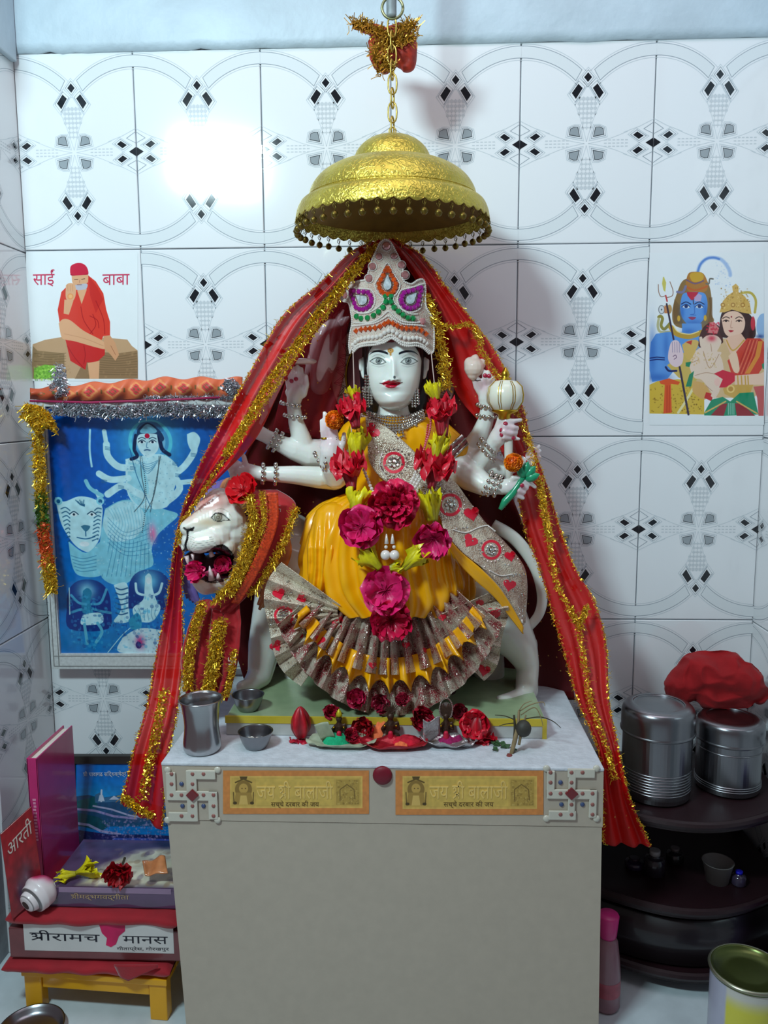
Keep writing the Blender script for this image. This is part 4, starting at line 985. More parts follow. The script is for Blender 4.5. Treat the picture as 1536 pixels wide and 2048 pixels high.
obj('pearl_row', chain([(x, y + 10) for x, y in pl], .0022, .0038), m_pearl, crown, kind='stuff')
obj('pearl_row', chain([(x, y + 15) for x, y in pl], .0022, .0038), m_pearl, crown, kind='stuff')
obj('pearl_row', chain([(706, 652), (730, 649), (750, 646), (766, 638), (777, 632), (790, 640), (806, 648), (830, 650), (852, 652)], .0019, .0033), m_pearl, crown, kind='stuff')
obj('pearl_row', chain([(708, 645), (730, 646), (750, 642), (764, 633), (777, 623), (790, 634), (806, 643), (830, 645), (848, 643)], .0017, .0030), m_pearl, crown, kind='stuff')
obj('bead_border', chain(cw + [cw[0]], .0019, .0033), m_pearl, crown, kind='stuff')
obj('bead_border', chain([(766, 592), (767, 602), (760, 611), (748, 620), (734, 626), (715, 626)], .0016, .0028), m_pearl, crown, kind='stuff')
obj('bead_border', chain([(788, 592), (788, 602), (796, 612), (808, 622), (822, 628), (836, 628)], .0016, .0028), m_pearl, crown, kind='stuff')
# ---- blouse and skirt
blouse = obj('blouse', drape([(835, 722, 858, -.15, .050), (860, 700, 880, -.15, .068), (900, 700, 885, -.15, .075), (950, 715, 870, -.15, .072), (1010, 700, 885, -.15, .085)], 50, 70, 3, .0035, ph=2), m_satin, god, smooth=True)
solidify(blouse, .002)
sl = obj('sleeve', blob([[q(868, 872, -.14, 38), q(905, 900, -.145, 34)]], .003, 3), m_satin, god, smooth=True)
sl2 = obj('sleeve', blob([[q(712, 872, -.135, 34), q(690, 900, -.14, 30)]], .003, 3), m_satin, god, smooth=True)
m_band = mat('rose_band', (150, 84, 84), .5, noise_amt=.3, nscale=200)
for i in range(5):
    t = i / 4; a = (890 + 18 * t, 907 + 14 * t - 30 + 0); 
    pts = [(888 + 14 * t, 905 + 14 * t), (905 + 12 * t, 888 + 16 * t), (925 + 8 * t, 870 + 18 * t)]
    obj('sleeve_band', tube(onsurf(bvh_of(sl), pts, .002, -.18), .0028, 8), m_band if i % 2 else m_silver, god, smooth=True)
skirt = obj('skirt', drape([(985, 700, 872, -.15, .05), (1002, 655, 898, -.15, .08), (1025, 626, 916, -.15, .10), (1060, 612, 930, -.155, .125), (1110, 600, 938, -.16, .13), (1160, 598, 945, -.165, .13), (1200, 604, 942, -.17, .125), (1235, 650, 905, -.17, .12)], 90, 260, 14, .0062, ph=.6, wob=1.4), m_satin, god, smooth=True)
solidify(skirt, .0018)
# puffed knees
for KQ in ([[q(668, 1048, -.20, 46), q(655, 1100, -.225, 44), q(650, 1160, -.235, 36)]], [[q(850, 1085, -.225, 40), q(880, 1140, -.235, 42), q(898, 1165, -.235, 34)]]):
  kv, kf = blob(KQ, .0025, 8); kp = toPix(kv)
  for i_ in range(len(kv)):
    x_, y_ = kp[i_]; w_ = min(1, max(0, (y_ - 1010) / 90)); k_ = math.sin(x_ * .42 - (y_ - 1100) * (.05 if x_ > 780 else -.03) + 2 * noise.noise(Vector((x_ * .02, y_ * .012, 4))))
    kv[i_, 1] -= .0042 * w_ * (abs(k_) ** .8 * math.copysign(1, k_)) + .002 * noise.noise(Vector((x_ * .05, y_ * .05, 1)))
  obj('knee_drape', (kv, kf), m_satin, god, smooth=True)
# accordion pleats under the skirt
def fan(al0, al1, c, rin, rout, Y0, Y1, n, amp, fill=.0, ph=0, nr=10):
    """radiating zig-zag pleats; rin/rout(alpha)->photo radius"""
    m = n * 8
    def fn(u, v):
        a = math.radians(al0 + (al1 - al0) * u); r = rin(a) + (rout(a) - rin(a)) * v
        z = abs(((u * n + ph + .12 * math.sin(u * 23 + v)) % 1) * 2 - 1) ** 2.2
        Y = Y0 + (Y1 - Y0) * v - amp * (.35 + .65 * v) * (z - .5) * 2 + .002 * noise.noise(Vector((u * 40, v * 4, n)))
        s = (.12 * math.sin(2 * math.pi * u * n)) * math.radians(al1 - al0) / n
        return P(c[0] + r * math.cos(a + s) * 1.0, c[1] + r * math.sin(a + s), Y)
    return grid(fn, m + 1, nr)
C0 = (780, 1060)
def ell(rx, ry): return lambda a: rx * ry / math.hypot(ry * math.cos(a), rx * math.sin(a))
f1 = obj('pleated_border', fan(42, 138, C0, ell(188, 150), ell(238, 290), -.250, -.305, 17, .020), m_lace2, god, smooth=False); solidify(f1, .001)
f2 = obj('underskirt', fan(42, 138, C0, ell(206, 256), lambda a: ell(234, 316)(a) * (.95 + .09 * abs(math.sin(math.pi * 13 * (math.degrees(a) - 42) / 96)) ** 2), -.290, -.308, 13, .018, ph=.3), m_satin, god, smooth=True); solidify(f2, .001)
f3 = obj('pleated_border', fan(40, 140, C0, ell(205, 290), ell(262, 372), -.268, -.296, 15, .018, ph=.1), m_lace2, god, smooth=False); solidify(f3, .001)
f3b = obj('underskirt', drape([(1190, 612, 940, -.17, .085), (1300, 640, 930, -.17, .09), (1415, 690, 900, -.17, .085)], 20, 60, 8, .004), mat('dark_maroon_lining', (60, 14, 20), .7), god, smooth=True)
# side fans: broad folded strips
def sidefan(c, sgn, a0, a1, r0, r1, Y, n, amp):
    def fn(u, v):
        a = math.radians(a0 + (a1 - a0) * v); r = r0 + (r1 - r0) * u
        z = abs(((v * n) % 1) * 2 - 1)
        return P(c[0] + sgn * r * math.cos(a) * (1 + .04 * math.sin(v * 9)), c[1] + r * math.sin(a), Y - amp * (z - .5) * 2 * (.3 + .7 * u) - .012 * math.sin(u * 2.6) + .02 * u)
    return grid(fn, 14, n * 10 + 1)
L1 = obj('side_pleats', sidefan((705, 1228), -1, -36, 55, 30, 176, -.278, 7, .011), m_lace, god); solidify(L1, .001)
R1 = obj('side_pleats', sidefan((845, 1245), 1, -24, 44, 40, 168, -.262, 5, .011), m_lace, god); solidify(R1, .001)
# ---- embroidered sash
sa = [(731, 836, -.213), (758, 846, -.222), (788, 866, -.232), (823, 898, -.238), (870, 945, -.238), (907, 962, -.228), (934, 997, -.218), (973, 1048, -.212), (1009, 1084, -.208), (1045, 1128, -.205), (1054, 1170, -.20), (1050, 1245, -.20)]
sb = [(736, 880, -.222), (740, 925, -.232), (765, 958, -.243), (800, 978, -.25), (845, 1000, -.258), (877, 1030, -.27), (889, 1060, -.282), (919, 1099, -.285), (964, 1135, -.28), (1000, 1172, -.265), (1025, 1210, -.25), (1046, 1250, -.24)]
sash = obj('sash', strip(sa, sb, 70, 20, 1.2, .003, .5), m_lace, god, smooth=True); solidify(sash, .0016)
so = obj('sash_lining', strip([(886, 1062, -.284), (919, 1101, -.288), (962, 1137, -.283), (998, 1174, -.268), (1024, 1214, -.252), (1046, 1254, -.24)], [(890, 1078, -.282), (915, 1122, -.286), (950, 1160, -.281), (988, 1194, -.266), (1018, 1232, -.25), (1046, 1268, -.238)], 30, 6, 1, .001), m_satin, god, smooth=True); solidify(so, .003)
bvS = bvh_of(sash); bvL = bvh_of(L1); bvR = bvh_of(R1); bvF = bvh_of(f1, f3)
def rosette(bv, cx, cy, R, par):
    o = circ(cx, cy, R, 24); i = circ(cx, cy, R * .74, 24)
    ring = []
    for k in range(24):
        ring.append(patch(bv, [o[k], o[(k + 1) % 24], i[(k + 1) % 24], i[k]], .0012))
    obj('red_ring', join(*ring), m_heart, par)
    obj('sequin_cluster', join(*[gem(*drop(bv, x, y, .0014), .0034, .6, 8) for x, y in circ(cx, cy, R * .42, 8)] + [gem(*drop(bv, cx, cy, .0018), .0045, .8, 10)]), m_silver, par, kind='stuff')
    obj('sequin_cluster', join(*[gem(*drop(bv, x, y, .0012), .0020, .6, 6) for x, y in circ(cx, cy, R * 1.22, 20)]), m_silver, par, kind='stuff')
for bv, x, y, R in ((bvS, 788, 925, 22), (bvS, 900, 1010, 23), (bvS, 982, 1100, 20), (bvL, 568, 1232, 20), (bvR, 962, 1292, 21)): rosette(bv, x, y, R, god)
for bv, x, y, s, r in ((bvS, 745, 862, 16, .9), (bvS, 943, 1027, 16, -.2), (bvS, 940, 1082, 15, .6), (bvS, 1020, 1112, 12, -.2), (bvS, 1018, 1170, 13, .2), (bvL, 558, 1188, 13, -.3), (bvL, 603, 1196, 11, 1.2), (bvL, 552, 1292, 13, -.6),
                       (bvL, 596, 1268, 11, 1.0), (bvR, 988, 1227, 14, .0), (bvR, 968, 1340, 13, .2), (bvR, 958, 1204, 9, .5), (bvF, 675, 1245, 14, 1.8), (bvF, 640, 1280, 11, .3), (bvF, 885, 1235, 7, 0), (bvF, 850, 1300, 6, 0), (bvF, 745, 1330, 7, 0), (bvF, 812, 1290, 7, 0)):
    obj('heart_patch', patch(bv, heart(x, y, s, r), .0014), m_heart, god, smooth=False)
sq = []
rs = random.Random(5)
for k in range(150):
    v = rs.random(); j = int(v * 11); a, b = sa[j], sb[j]; a2, b2 = sa[j + 1], sb[j + 1]; f = v * 11 - j; u = rs.random()
    x = (a[0] * (1 - f) + a2[0] * f) * (1 - u) + (b[0] * (1 - f) + b2[0] * f) * u; y = (a[1] * (1 - f) + a2[1] * f) * (1 - u) + (b[1] * (1 - f) + b2[1] * f) * u
    p, n = drop(bvS, x, y, .0008); sq.append(gem(p, n, rs.uniform(.0012, .0026), .7, 6))
obj('sequin', join(*sq), m_silver, god, kind='stuff')
for pts in ([(905, 1060), (930, 1066), (955, 1056), (975, 1052), (990, 1062)], [(978, 1142), (1000, 1152), (1025, 1148)], [(765, 905), (760, 930), (775, 958)]):
    obj('bead_string', beads(onsurf(bvS, [tuple(p) for p in cr(pts, 6)], .0018), .0013), m_pearl, god, kind='stuff')
sq = []
for bv, cx, cy, sg, a0, a1, r0, r1 in ((bvL, 705, 1225, -1, -32, 50, 60, 168), (bvR, 845, 1245, 1, -20, 40, 60, 160)):
    for k in range(130):
        a = math.radians(rs.uniform(a0, a1)); r = rs.uniform(r0, r1); p, n = drop(bv, cx + sg * r * math.cos(a), cy + r * math.sin(a), .0006); sq.append(gem(p, n, rs.uniform(.001, .0026), .7, 6))
for k in range(260):
    a = math.radians(rs.uniform(40, 140)); r = rs.uniform(165, 355); p, n = drop(bvF, C0[0] + r * .7 * math.cos(a), C0[1] + r * math.sin(a), .0006)
    if p.y > -.35: sq.append(gem(p, n, rs.uniform(.0009, .002), .7, 6))
obj('sequin', join(*sq), m_silver, god, kind='stuff')
# ---- jewellery
bvB = bvh_of(arms, blouse, head)
def bracelet(x, y, Y, ang, hw_, r=4.5, name='bead_bracelet', n=8):
    """string of round beads half way round a limb; ang = direction across the limb (deg)"""
    a = math.radians(ang); c_ = []
    for i in range(n):
        t = -1.9 + 3.8 * i / (n - 1); s = math.sin(t) if abs(t) < 1.5708 else math.copysign(1, t) * math.cos(abs(t) - 1.5708)
        c_.append(P(x + hw_ * s * math.cos(a), y + hw_ * s * math.sin(a) + 2 * math.cos(t), Y - hw_ * U(Y) * math.cos(t)))
    obj(name, join(*[sphere(p, r * U(Y), 10) for p in c_]), m_silver, god, smooth=True)
for x, y, Y, an, h in ((581, 808, -.16, 8, 19), (590, 832, -.16, 5, 21), (545, 878, -.165, 118, 20), (556, 884, -.165, 118, 20), (526, 947, -.195, 92, 19), (551, 948, -.195, 92, 20), (652, 918, -.215, 100, 22), (640, 925, -.2, 60, 22),
                       (973, 812, -.145, 10, 19), (973, 832, -.145, 6, 20), (977, 893, -.175, 48, 21), (972, 905, -.172, 48, 23), (974, 966, -.19, 115, 24), (984, 970, -.195, 115, 22), (995, 972, -.20, 110, 21)): bracelet(x, y, Y, an, h)
def pave(poly_rows, r=.0027):
    out = []
    for row in poly_rows:
        for p in resample([drop(bvB, x, y, .003, -.2)[0] for x, y in row], r * 1.9): out.append(gem(p, (0, -1, .2), r, .8, 6))
    return join(*out)
nk = [[(736, 824 + k * 4.2), (750, 828 + k * 5), (768, 833 + k * 5.4), (787, 836 + k * 5.4), (808, 834 + k * 5), (828, 828 + k * 4.6), (848, 819 + k * 4)] for k in range(6)]
obj('necklace', pave([[tuple(p) for p in cr(r_, 5)] for r_ in nk] + [[(772 + j * 5, 852), (768 + j * 5 + j, 868)] for j in range(7)] + [[(766, 870), (785, 880), (806, 872)], [(828, 836), (832, 855)], [(823, 836), (826, 850)], [(836, 830), (838, 842)]]), m_silver, god, kind='stuff')
for ex, s in ((734, -1), (828, 1)):
    rows = [[(ex - 3, 752), (ex - 3, 815)], [(ex + 3, 752), (ex + 3, 815)], [(ex + 8, 780), (ex + 9, 808)], [(ex - 8, 778), (ex - 6, 800)], [(ex - 9, 783), (ex + 9, 783)], [(ex - 8, 776), (ex + 8, 776)]]
    obj('earring', join(*[beads([P(x, y, HY - .028) for x, y in r_], .0026, .0048, 6) for r_ in rows]), m_silver, god, kind='stuff')
# ================================================================== FLOWERS
m_petal = cmat('petal', rough=.45, ns=150, na=.14, coat=.1, sss=0)
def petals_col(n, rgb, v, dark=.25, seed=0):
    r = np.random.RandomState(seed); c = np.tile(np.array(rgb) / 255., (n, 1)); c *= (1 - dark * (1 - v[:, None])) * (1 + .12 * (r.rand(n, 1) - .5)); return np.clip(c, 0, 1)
def trumpet(a, b, r0, r1, rgb, n=5, seed=0, ruf=.35, nu=40, nv=14):
    a, b = Vector(a), Vector(b); ax = (b - a); L = ax.length; ax.normalize(); e1 = ax.orthogonal().normalized(); e2 = ax.cross(e1); V, vv = [], []
    for j in range(nv):
        v = j / (nv - 1)
        for i in range(nu):
            t = 2 * math.pi * i / nu; rr_ = r0 + (r1 - r0) * v ** 1.3
            k = 1 + .22 * math.sin(n * t + 2.5 * v + seed) * min(1, .4 + v) + .09 * math.sin(n * 3 * t + seed * 2) + .10 * v * v * math.sin(n * 5 * t + 7 * v + seed) + .35 * noise.noise(Vector((math.cos(t) * 1.3, math.sin(t) * 1.3 + v, seed * 1.7))) + (ruf + .5) * v * v * noise.noise(Vector((math.cos(t) * 2.2, math.sin(t) * 2.2, seed * 3.1 + v)))
            V.append(a + ax * (L * v * (1 + .2 * v * math.sin(n * t + seed) + .09 * v * v * math.sin(n * 4 * t + seed * 3) + .55 * v * noise.noise(Vector((math.cos(t) * 3, math.sin(t) * 3, seed + 9))))) + (e1 * math.cos(t) + e2 * math.sin(t)) * rr_ * k); vv.append(v)
    Fc = [(j * nu + i, j * nu + (i + 1) % nu, (j + 1) * nu + (i + 1) % nu, (j + 1) * nu + i) for j in range(nv - 1) for i in range(nu)]
    Fc.append(tuple(range(nu - 1, -1, -1))); V2 = list(V)
    # inner petals: a second, narrower ruffled ring
    b0 = len(V2)
    for j in range(6):
        v = .6 + .4 * j / 5
        for i in range(nu):
            t = 2 * math.pi * i / nu; rr_ = (r0 + (r1 - r0) * v ** 1.3) * .62 * (1 + .4 * math.sin(n * t + 1.5 + seed))
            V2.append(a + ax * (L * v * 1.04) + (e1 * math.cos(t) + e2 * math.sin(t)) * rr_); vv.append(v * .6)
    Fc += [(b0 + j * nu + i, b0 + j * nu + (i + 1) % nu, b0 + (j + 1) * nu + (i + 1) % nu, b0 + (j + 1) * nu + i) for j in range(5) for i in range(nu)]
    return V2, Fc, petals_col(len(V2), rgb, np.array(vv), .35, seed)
def bloom(c, nrm, R, rgb, npet=5, layers=1, cup=.4, seed=0, ruf=.3):
    c, n = Vector(c), Vector(nrm).normalized(); e1 = n.orthogonal().normalized(); e2 = n.cross(e1); r = random.Random(seed); V, Fc, vv = [], [], []
    for l in range(layers):
        Rl = R * (1 - .24 * l); cp = cup + .5 * l
        for k in range(npet):
            th = 2 * math.pi * (k + .5 * l) / npet + r.uniform(-.15, .15); b = len(V); NU, NV = 9, 8; wd = 1.25 * math.pi / npet; cj = cp + r.uniform(-.15, .2)
            for j in range(NV):
                v = j / (NV - 1)
                for i in range(NU):
                    u = i / (NU - 1) * 2 - 1; ww = wd * (.25 + .95 * math.sin(min(1, v * 1.15) * 1.5)) ; tt = th + u * ww
                    rr_ = Rl * v * (1 - .16 * u * u * v + .10 * noise.noise(Vector((u * 2, v * 2, seed + k * 7 + l))))
                    z = Rl * (cj * v * v * .8 + .10 * abs(u)) + Rl * ruf * v * v * noise.noise(Vector((u * 2.6 + k * 5, v * 2.2, seed + l * 3.7)))
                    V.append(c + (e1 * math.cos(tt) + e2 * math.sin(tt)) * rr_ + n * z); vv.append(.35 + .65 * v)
            Fc += [(b + j * NU + i, b + j * NU + i + 1, b + (j + 1) * NU + i + 1, b + (j + 1) * NU + i) for j in range(NV - 1) for i in range(NU - 1)]
    return V, Fc, petals_col(len(V), rgb, np.array(vv), .3, seed)
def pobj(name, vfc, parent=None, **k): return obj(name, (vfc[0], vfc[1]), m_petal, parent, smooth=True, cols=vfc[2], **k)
def marigold(c, R, seed, name='marigold'):
    c = Vector(c); V, Fc, C = [], [], []; r = random.Random(seed); n = 320
    for i in range(n):
        z = 1 - i / n * 1.25; t = i * 2.39996; s = math.sqrt(max(0, 1 - z * z)); d = Vector((s * math.cos(t), -z, s * math.sin(t))); k = R * r.uniform(.88, 1.08)
        e = d.orthogonal().normalized() * R * .17; f = d.cross(e).normalized() * R * .12; b = len(V)
        V += [c + d * k * .75, c + d * k + e + f, c + d * k * 1.05 + f * r.uniform(-1, 1), c + d * k - e + f, c + d * k * .9 - f]; Fc += [(b, b + 1, b + 2), (b, b + 2, b + 3), (b, b + 4, b + 1), (b, b + 3, b + 4)]
        C += [(.86, .34, .0)] + [(1, .56 + r.uniform(-.06, .08), .02)] * 4
    s = sphere(c, R * .93, 16); b = len(V); V += s[0]; Fc += [tuple(i + b for i in f) for f in s[1]]; C += [(1, .46, .0)] * len(s[0])
    return V, Fc, C
RED, MAG, YEL, PNK = (216, 14, 44), (232, 34, 112), (244, 226, 8), (222, 50, 110)
m_thread = mat('pale_thread', (220, 190, 180), .7)
gar = thing('flower_garland', 'garland of red, magenta and yellow flowers round the goddess neck', 'garland', P(787, 1050, -.3))
GY = -.262
thr = cr([(706, 702, -.235), (708, 790, -.235), (703, 870, -.255), (712, 1000, -.285), (722, 1080, -.30), (755, 1130, -.315), (800, 1136, -.315), (840, 1110, -.31), (866, 1050, -.295), (862, 960, -.275), (880, 880, -.255), (870, 780, -.235), (862, 702, -.228)], 8)
obj('thread', tube([P(*p) for p in thr], .0009, 6), m_thread, gar)
def gf(kind, seed, *a):
    if kind == 't':   # trumpet: (x0,y0)->(x1,y1), radii px
        x0, y0, x1, y1, Y0, Y1, r0, r1, rgb, n = a; 
        A_, B_ = P(x0, y0, Y0), P(x1, y1, Y1); red = rgb[1] < 100; g_ = trumpet(A_, B_, r0 * .0009, r1 * (.00055 if red else .0009), rgb, n, seed)
        if red:
            d_ = (B_ - A_).normalized(); h_ = bloom(B_ - d_ * .010, d_ + Vector((0, -.9, 0)), r1 * .00105, rgb, 5, 2, .15, seed + 30, 1.1); b_ = len(g_[0])
            g_ = (g_[0] + h_[0], g_[1] + [tuple(i + b_ for i in f) for f in h_[1]], np.concatenate([g_[2], h_[2]]))
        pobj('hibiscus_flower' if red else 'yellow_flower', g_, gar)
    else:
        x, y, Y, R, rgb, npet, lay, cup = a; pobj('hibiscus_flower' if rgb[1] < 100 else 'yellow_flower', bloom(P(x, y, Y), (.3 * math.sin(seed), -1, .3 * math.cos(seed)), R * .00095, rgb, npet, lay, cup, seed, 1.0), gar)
gf('t', 1, 712, 802, 706, 778, -.24, -.24, 6, 10, YEL, 4)
gf('t', 2, 712, 856, 703, 806, -.262, -.25, 9, 25, RED, 6); 
gf('t', 3, 712, 920, 714, 868, -.268, -.262, 9, 19, YEL, 5)
gf('t', 4, 704, 980, 696, 922, -.29, -.275, 8, 32, RED, 6)
gf('t', 5, 712, 1024, 718, 985, -.295, -.29, 11, 18, YEL, 5)
gf('b', 6, 724, 1056, -.305, 40, MAG, 5, 2, .5)
gf('t', 7, 760, 1138, 728, 1104, -.318, -.315, 7, 20, YEL, 5)
gf('t', 8, 780, 1138, 800, 1134, -.318, -.318, 8, 14, YEL, 5)
gf('t', 9, 806, 1138, 842, 1102, -.318, -.315, 6, 20, YEL, 5)
gf('b', 10, 868, 1076, -.305, 34, MAG, 5, 2, .6)
gf('t', 11, 864, 1042, 858, 990, -.29, -.285, 10, 20, YEL, 5)
gf('t', 12, 862, 978, 872, 918, -.285, -.27, 7, 36, RED, 6)
gf('t', 13, 872, 916, 884, 876, -.265, -.26, 9, 18, YEL, 5)
gf('t', 14, 886, 872, 882, 808, -.255, -.245, 9, 27, RED, 6)
gf('t', 15, 872, 800, 864, 770, -.24, -.235, 7, 13, YEL, 5)
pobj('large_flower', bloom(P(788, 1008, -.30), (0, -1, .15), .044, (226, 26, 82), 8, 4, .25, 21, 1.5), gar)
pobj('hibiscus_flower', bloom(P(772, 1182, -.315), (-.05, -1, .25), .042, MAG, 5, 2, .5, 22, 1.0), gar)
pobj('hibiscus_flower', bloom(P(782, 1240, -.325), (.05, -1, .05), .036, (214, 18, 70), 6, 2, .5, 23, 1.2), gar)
for i, s in enumerate((-1, 1)):
    obj('white_bead', sphere(P(780 + s * 9, 1110, -.328), .0085, 16), m_pearl, gar, smooth=True)
    obj('tassel_cone', lathe([(.001, .016), (.004, 0), (1e-5, -.001)], P(779 + s * 6, 1087, -.325), 10), m_pearl, gar, smooth=True)
    obj('white_bead', sphere(P(780 + s * 8, 1094, -.325), .0032, 10), m_pearl, gar, smooth=True)
pn = thing('pearl_necklace', 'long pearl string with a rose beaded strand hanging over the chest', 'necklace', P(790, 930, -.27))
obj('pearl_strand', beads([Vector(p) for p in [P(*c) for c in cr([(728, 940, -.262), (742, 975, -.275), (757, 1000, -.282)], 6)]], .0032), m_pearl, pn, kind='stuff')
for k in range(3): obj('pearl_strand', beads([P(*c) for c in cr([(832 + k * 7, 944 + k * 4, -.275), (822 + k * 7, 965, -.282), (806 + k * 8, 990, -.29)], 6)], .0032), m_pearl, pn, kind='stuff')
obj('rose_strand', beads([P(*c) for c in cr([(862, 832, -.243), (860, 860, -.25), (852, 885, -.258), (845, 910, -.27)], 6)], .0022), mat('rose_bead', (214, 90, 110), .3, coat=.5), pn, kind='stuff')
obj('rose_strand', beads([P(*c) for c in cr([(856, 850, -.245), (852, 880, -.256), (846, 905, -.266)], 6)], .0022), mat('rose_bead2', (200, 50, 60), .3, coat=.5), pn, kind='stuff')
for (x, y, Y, lab) in ((669, 840, -.245, 'orange marigold against the raised blessing hand'), (1027, 925, -.225, 'orange marigold beside the green lotus bud and mace handle')):
    tag(pobj('marigold', marigold(P(x, y, Y), .0155, int(x))), lab, 'flower', 'marigolds held by the goddess')
# ================================================================== HELD EMBLEMS
mc = thing('mace', 'round white ribbed mace with gilt lines held upright on the right', 'mace', P(1018, 950, -.197))
hd = P(1010, 790, -.20)
obj('head', lathe([(.010, -.030), (.022, -.026), (.0315, -.012), (.0325, 0), (.030, .014), (.020, .024), (.008, .026)], hd, 48, None, lambda a, z: 1 + .035 * abs(math.cos(4 * a)) ** .5), m_marble, mc, smooth=True, cols=np.tile(np.array([236, 232, 214]) / 255, (48 * 7, 1)))
for k in range(8):
    a = math.pi / 4 * k + .39
    for s in (-.07, .07): obj('gilt_line', tube([hd + Vector((math.cos(a + s) * r * 1.02, math.sin(a + s) * r * 1.02, z)) for r, z in ((.022, -.026), (.0315, -.012), (.0325, 0), (.030, .014), (.020, .024))], .0007, 5), m_gold, mc)
obj('finial', lathe([(.009, .024), (.010, .028), (.006, .030), (.0075, .034), (.0065, .040), (.002, .047), (1e-5, .049)], hd, 20), m_gold, mc, smooth=True)
obj('collar', lathe([(.0235, -.026), (.0225, -.029), (.012, -.034), (.011, -.042), (1e-5, -.042)], hd, 24), m_gold, mc, smooth=True)
obj('handle', tube([P(1013, 826, -.196), P(1017, 880, -.193), P(1017, 930, -.19), P(1018, 962, -.19)], [.0075, .0078, .0072, .007], 16), m_marble, mc, smooth=True, cols=np.tile(np.array([232, 230, 220]) / 255, (64, 1)))
cnc = blob([[q(948, 735, -.163, 20), q(940, 726, -.163, 12)], [q(946, 748, -.163, 12), q(946, 756, -.163, 6)], [q(950, 718, -.163, 9), q(952, 712, -.163, 4)], [q(962, 728, -.160, 10), q(968, 722, -.16, 6)]], .0015, 4)
tag(obj('conch_shell', cnc, m_marble, smooth=True, cols=np.tile(np.array([236, 214, 200]) / 255, (len(cnc[0]), 1))), 'pale carved conch shell in the upper right hand beside the veil', 'conch')
tag(obj('chakra_disc', lathe([(1e-5, -.004), (.026, -.0045), (.031, -.002), (.032, 0), (.031, .002), (.026, .0045), (1e-5, .004)], P(598, 723, -.172), 40), m_marble, smooth=True, cols=np.tile(np.array([236, 212, 204]) / 255, (280, 1))), 'flat white carved disc balanced on the upper left fingertips', 'disc')
m_jade = mat('green_enamel', (22, 150, 104), .35, noise_amt=.15, nscale=90, coat=.4)
lot = thing('lotus_bud', 'green carved lotus bud and stalk held in the lower right hand', 'lotus', P(1000, 1020, -.22))
obj('stalk', tube([P(1000, 1019, -.222), P(1010, 1003, -.22), P(1024, 988, -.217), P(1038, 968, -.216), P(1048, 950, -.215)], [.0035, .0068, .0066, .005, .005], 14), m_jade, lot, smooth=True)
for x, y, an in ((1052, 938, .2), (1043, 944, -.5), (1060, 944, .7), (1064, 954, 1.2)):
    cc = P(x, y, -.217); d = Vector((math.sin(an), -.25, math.cos(an))).normalized()
    obj('petal', lathe([(.001, -.014), (.007, -.008), (.0085, 0), (.006, .008), (1e-5, .015)], cc, 14, d), m_jade, lot, smooth=True)
# marble plume behind the veil
pl_ = thing('marble_plume', 'rose tinted carved marble plume behind the veil left of the crown', 'carving', P(650, 760, -.10))
m_rm = mat('rose_marble', (232, 196, 200), .3, noise_amt=.06, coat=.3)
obj('trunk', blob([[q(640, 770, -.10, 20), q(648, 720, -.10, 30), q(650, 680, -.10, 34), q(655, 660, -.10, 30)]], .003, 5), m_rm, pl_, smooth=True)
for i in range(6):
    a = -1.0 + .42 * i; obj('feather', tube([P(660, 655, -.10), P(660 + 26 * math.sin(a), 655 - 26 * math.cos(a), -.108), P(660 + 44 * math.sin(a), 655 - 46 * math.cos(a), -.112)], [.006, .009, .002], 10, flat=.5), m_rm, pl_, smooth=True)
obj('base_leaf', tube([P(612, 750, -.10), P(628, 700, -.105), P(640, 660, -.105)], [.004, .011, .003], 10, flat=.5), m_rm, pl_, smooth=True)

# ================================================================== VEIL
veil = thing('red_veil', 'sheer red veil with gold tinsel edges draped from the crown to both sides', 'veil', P(780, 480, -.15))
Lo = [(742, 484, -.19), (700, 506, -.20), (640, 566, -.205), (565, 632, -.21), (505, 735, -.22), (452, 830, -.23), (402, 925, -.245), (362, 1030, -.215), (346, 1110, -.20), (334, 1200, -.20), (314, 1300, -.22), (296, 1400, -.26), (268, 1500, -.31), (243, 1605, -.32)]
Li = [(775, 478, -.19), (742, 506, -.185), (700, 566, -.185), (650, 632, -.19), (604, 705, -.20), (560, 780, -.21), (510, 880, -.225), (430, 965, -.235), (380, 1030, -.205), (366, 1130, -.195), (366, 1220, -.20), (366, 1320, -.23), (354, 1430, -.28), (335, 1530, -.31), (325, 1660, -.32)]
solidify(obj('left_fall', strip(Lo, Li, 130, 34, 2.5, .007, .3), m_veil, veil, smooth=True), .0006)
Ro = [(790, 478, -.19), (845, 512, -.20), (905, 590, -.19), (985, 695, -.17), (1040, 800, -.165), (1062, 880, -.165), (1092, 965, -.17), (1122, 1060, -.18), (1152, 1140, -.19), (1188, 1200, -.20), (1212, 1290, -.22), (1218, 1400, -.25), (1238, 1500, -.28), (1262, 1600, -.30), (1302, 1692, -.31)]
Ri = [(776, 478, -.19), (805, 520, -.19), (848, 590, -.17), (880, 680, -.14), (915, 790, -.125), (990, 880, -.13), (1030, 975, -.14), (1050, 1060, -.16), (1086, 1160, -.18), (1108, 1240, -.195), (1130, 1310, -.22), (1155, 1400, -.25), (1195, 1500, -.28), (1204, 1600, -.30), (1206, 1688, -.31)]
solidify(obj('right_fall', strip(Ro, Ri, 130, 34, 2.5, .007, 1.9), m_veil, veil, smooth=True), .0006)
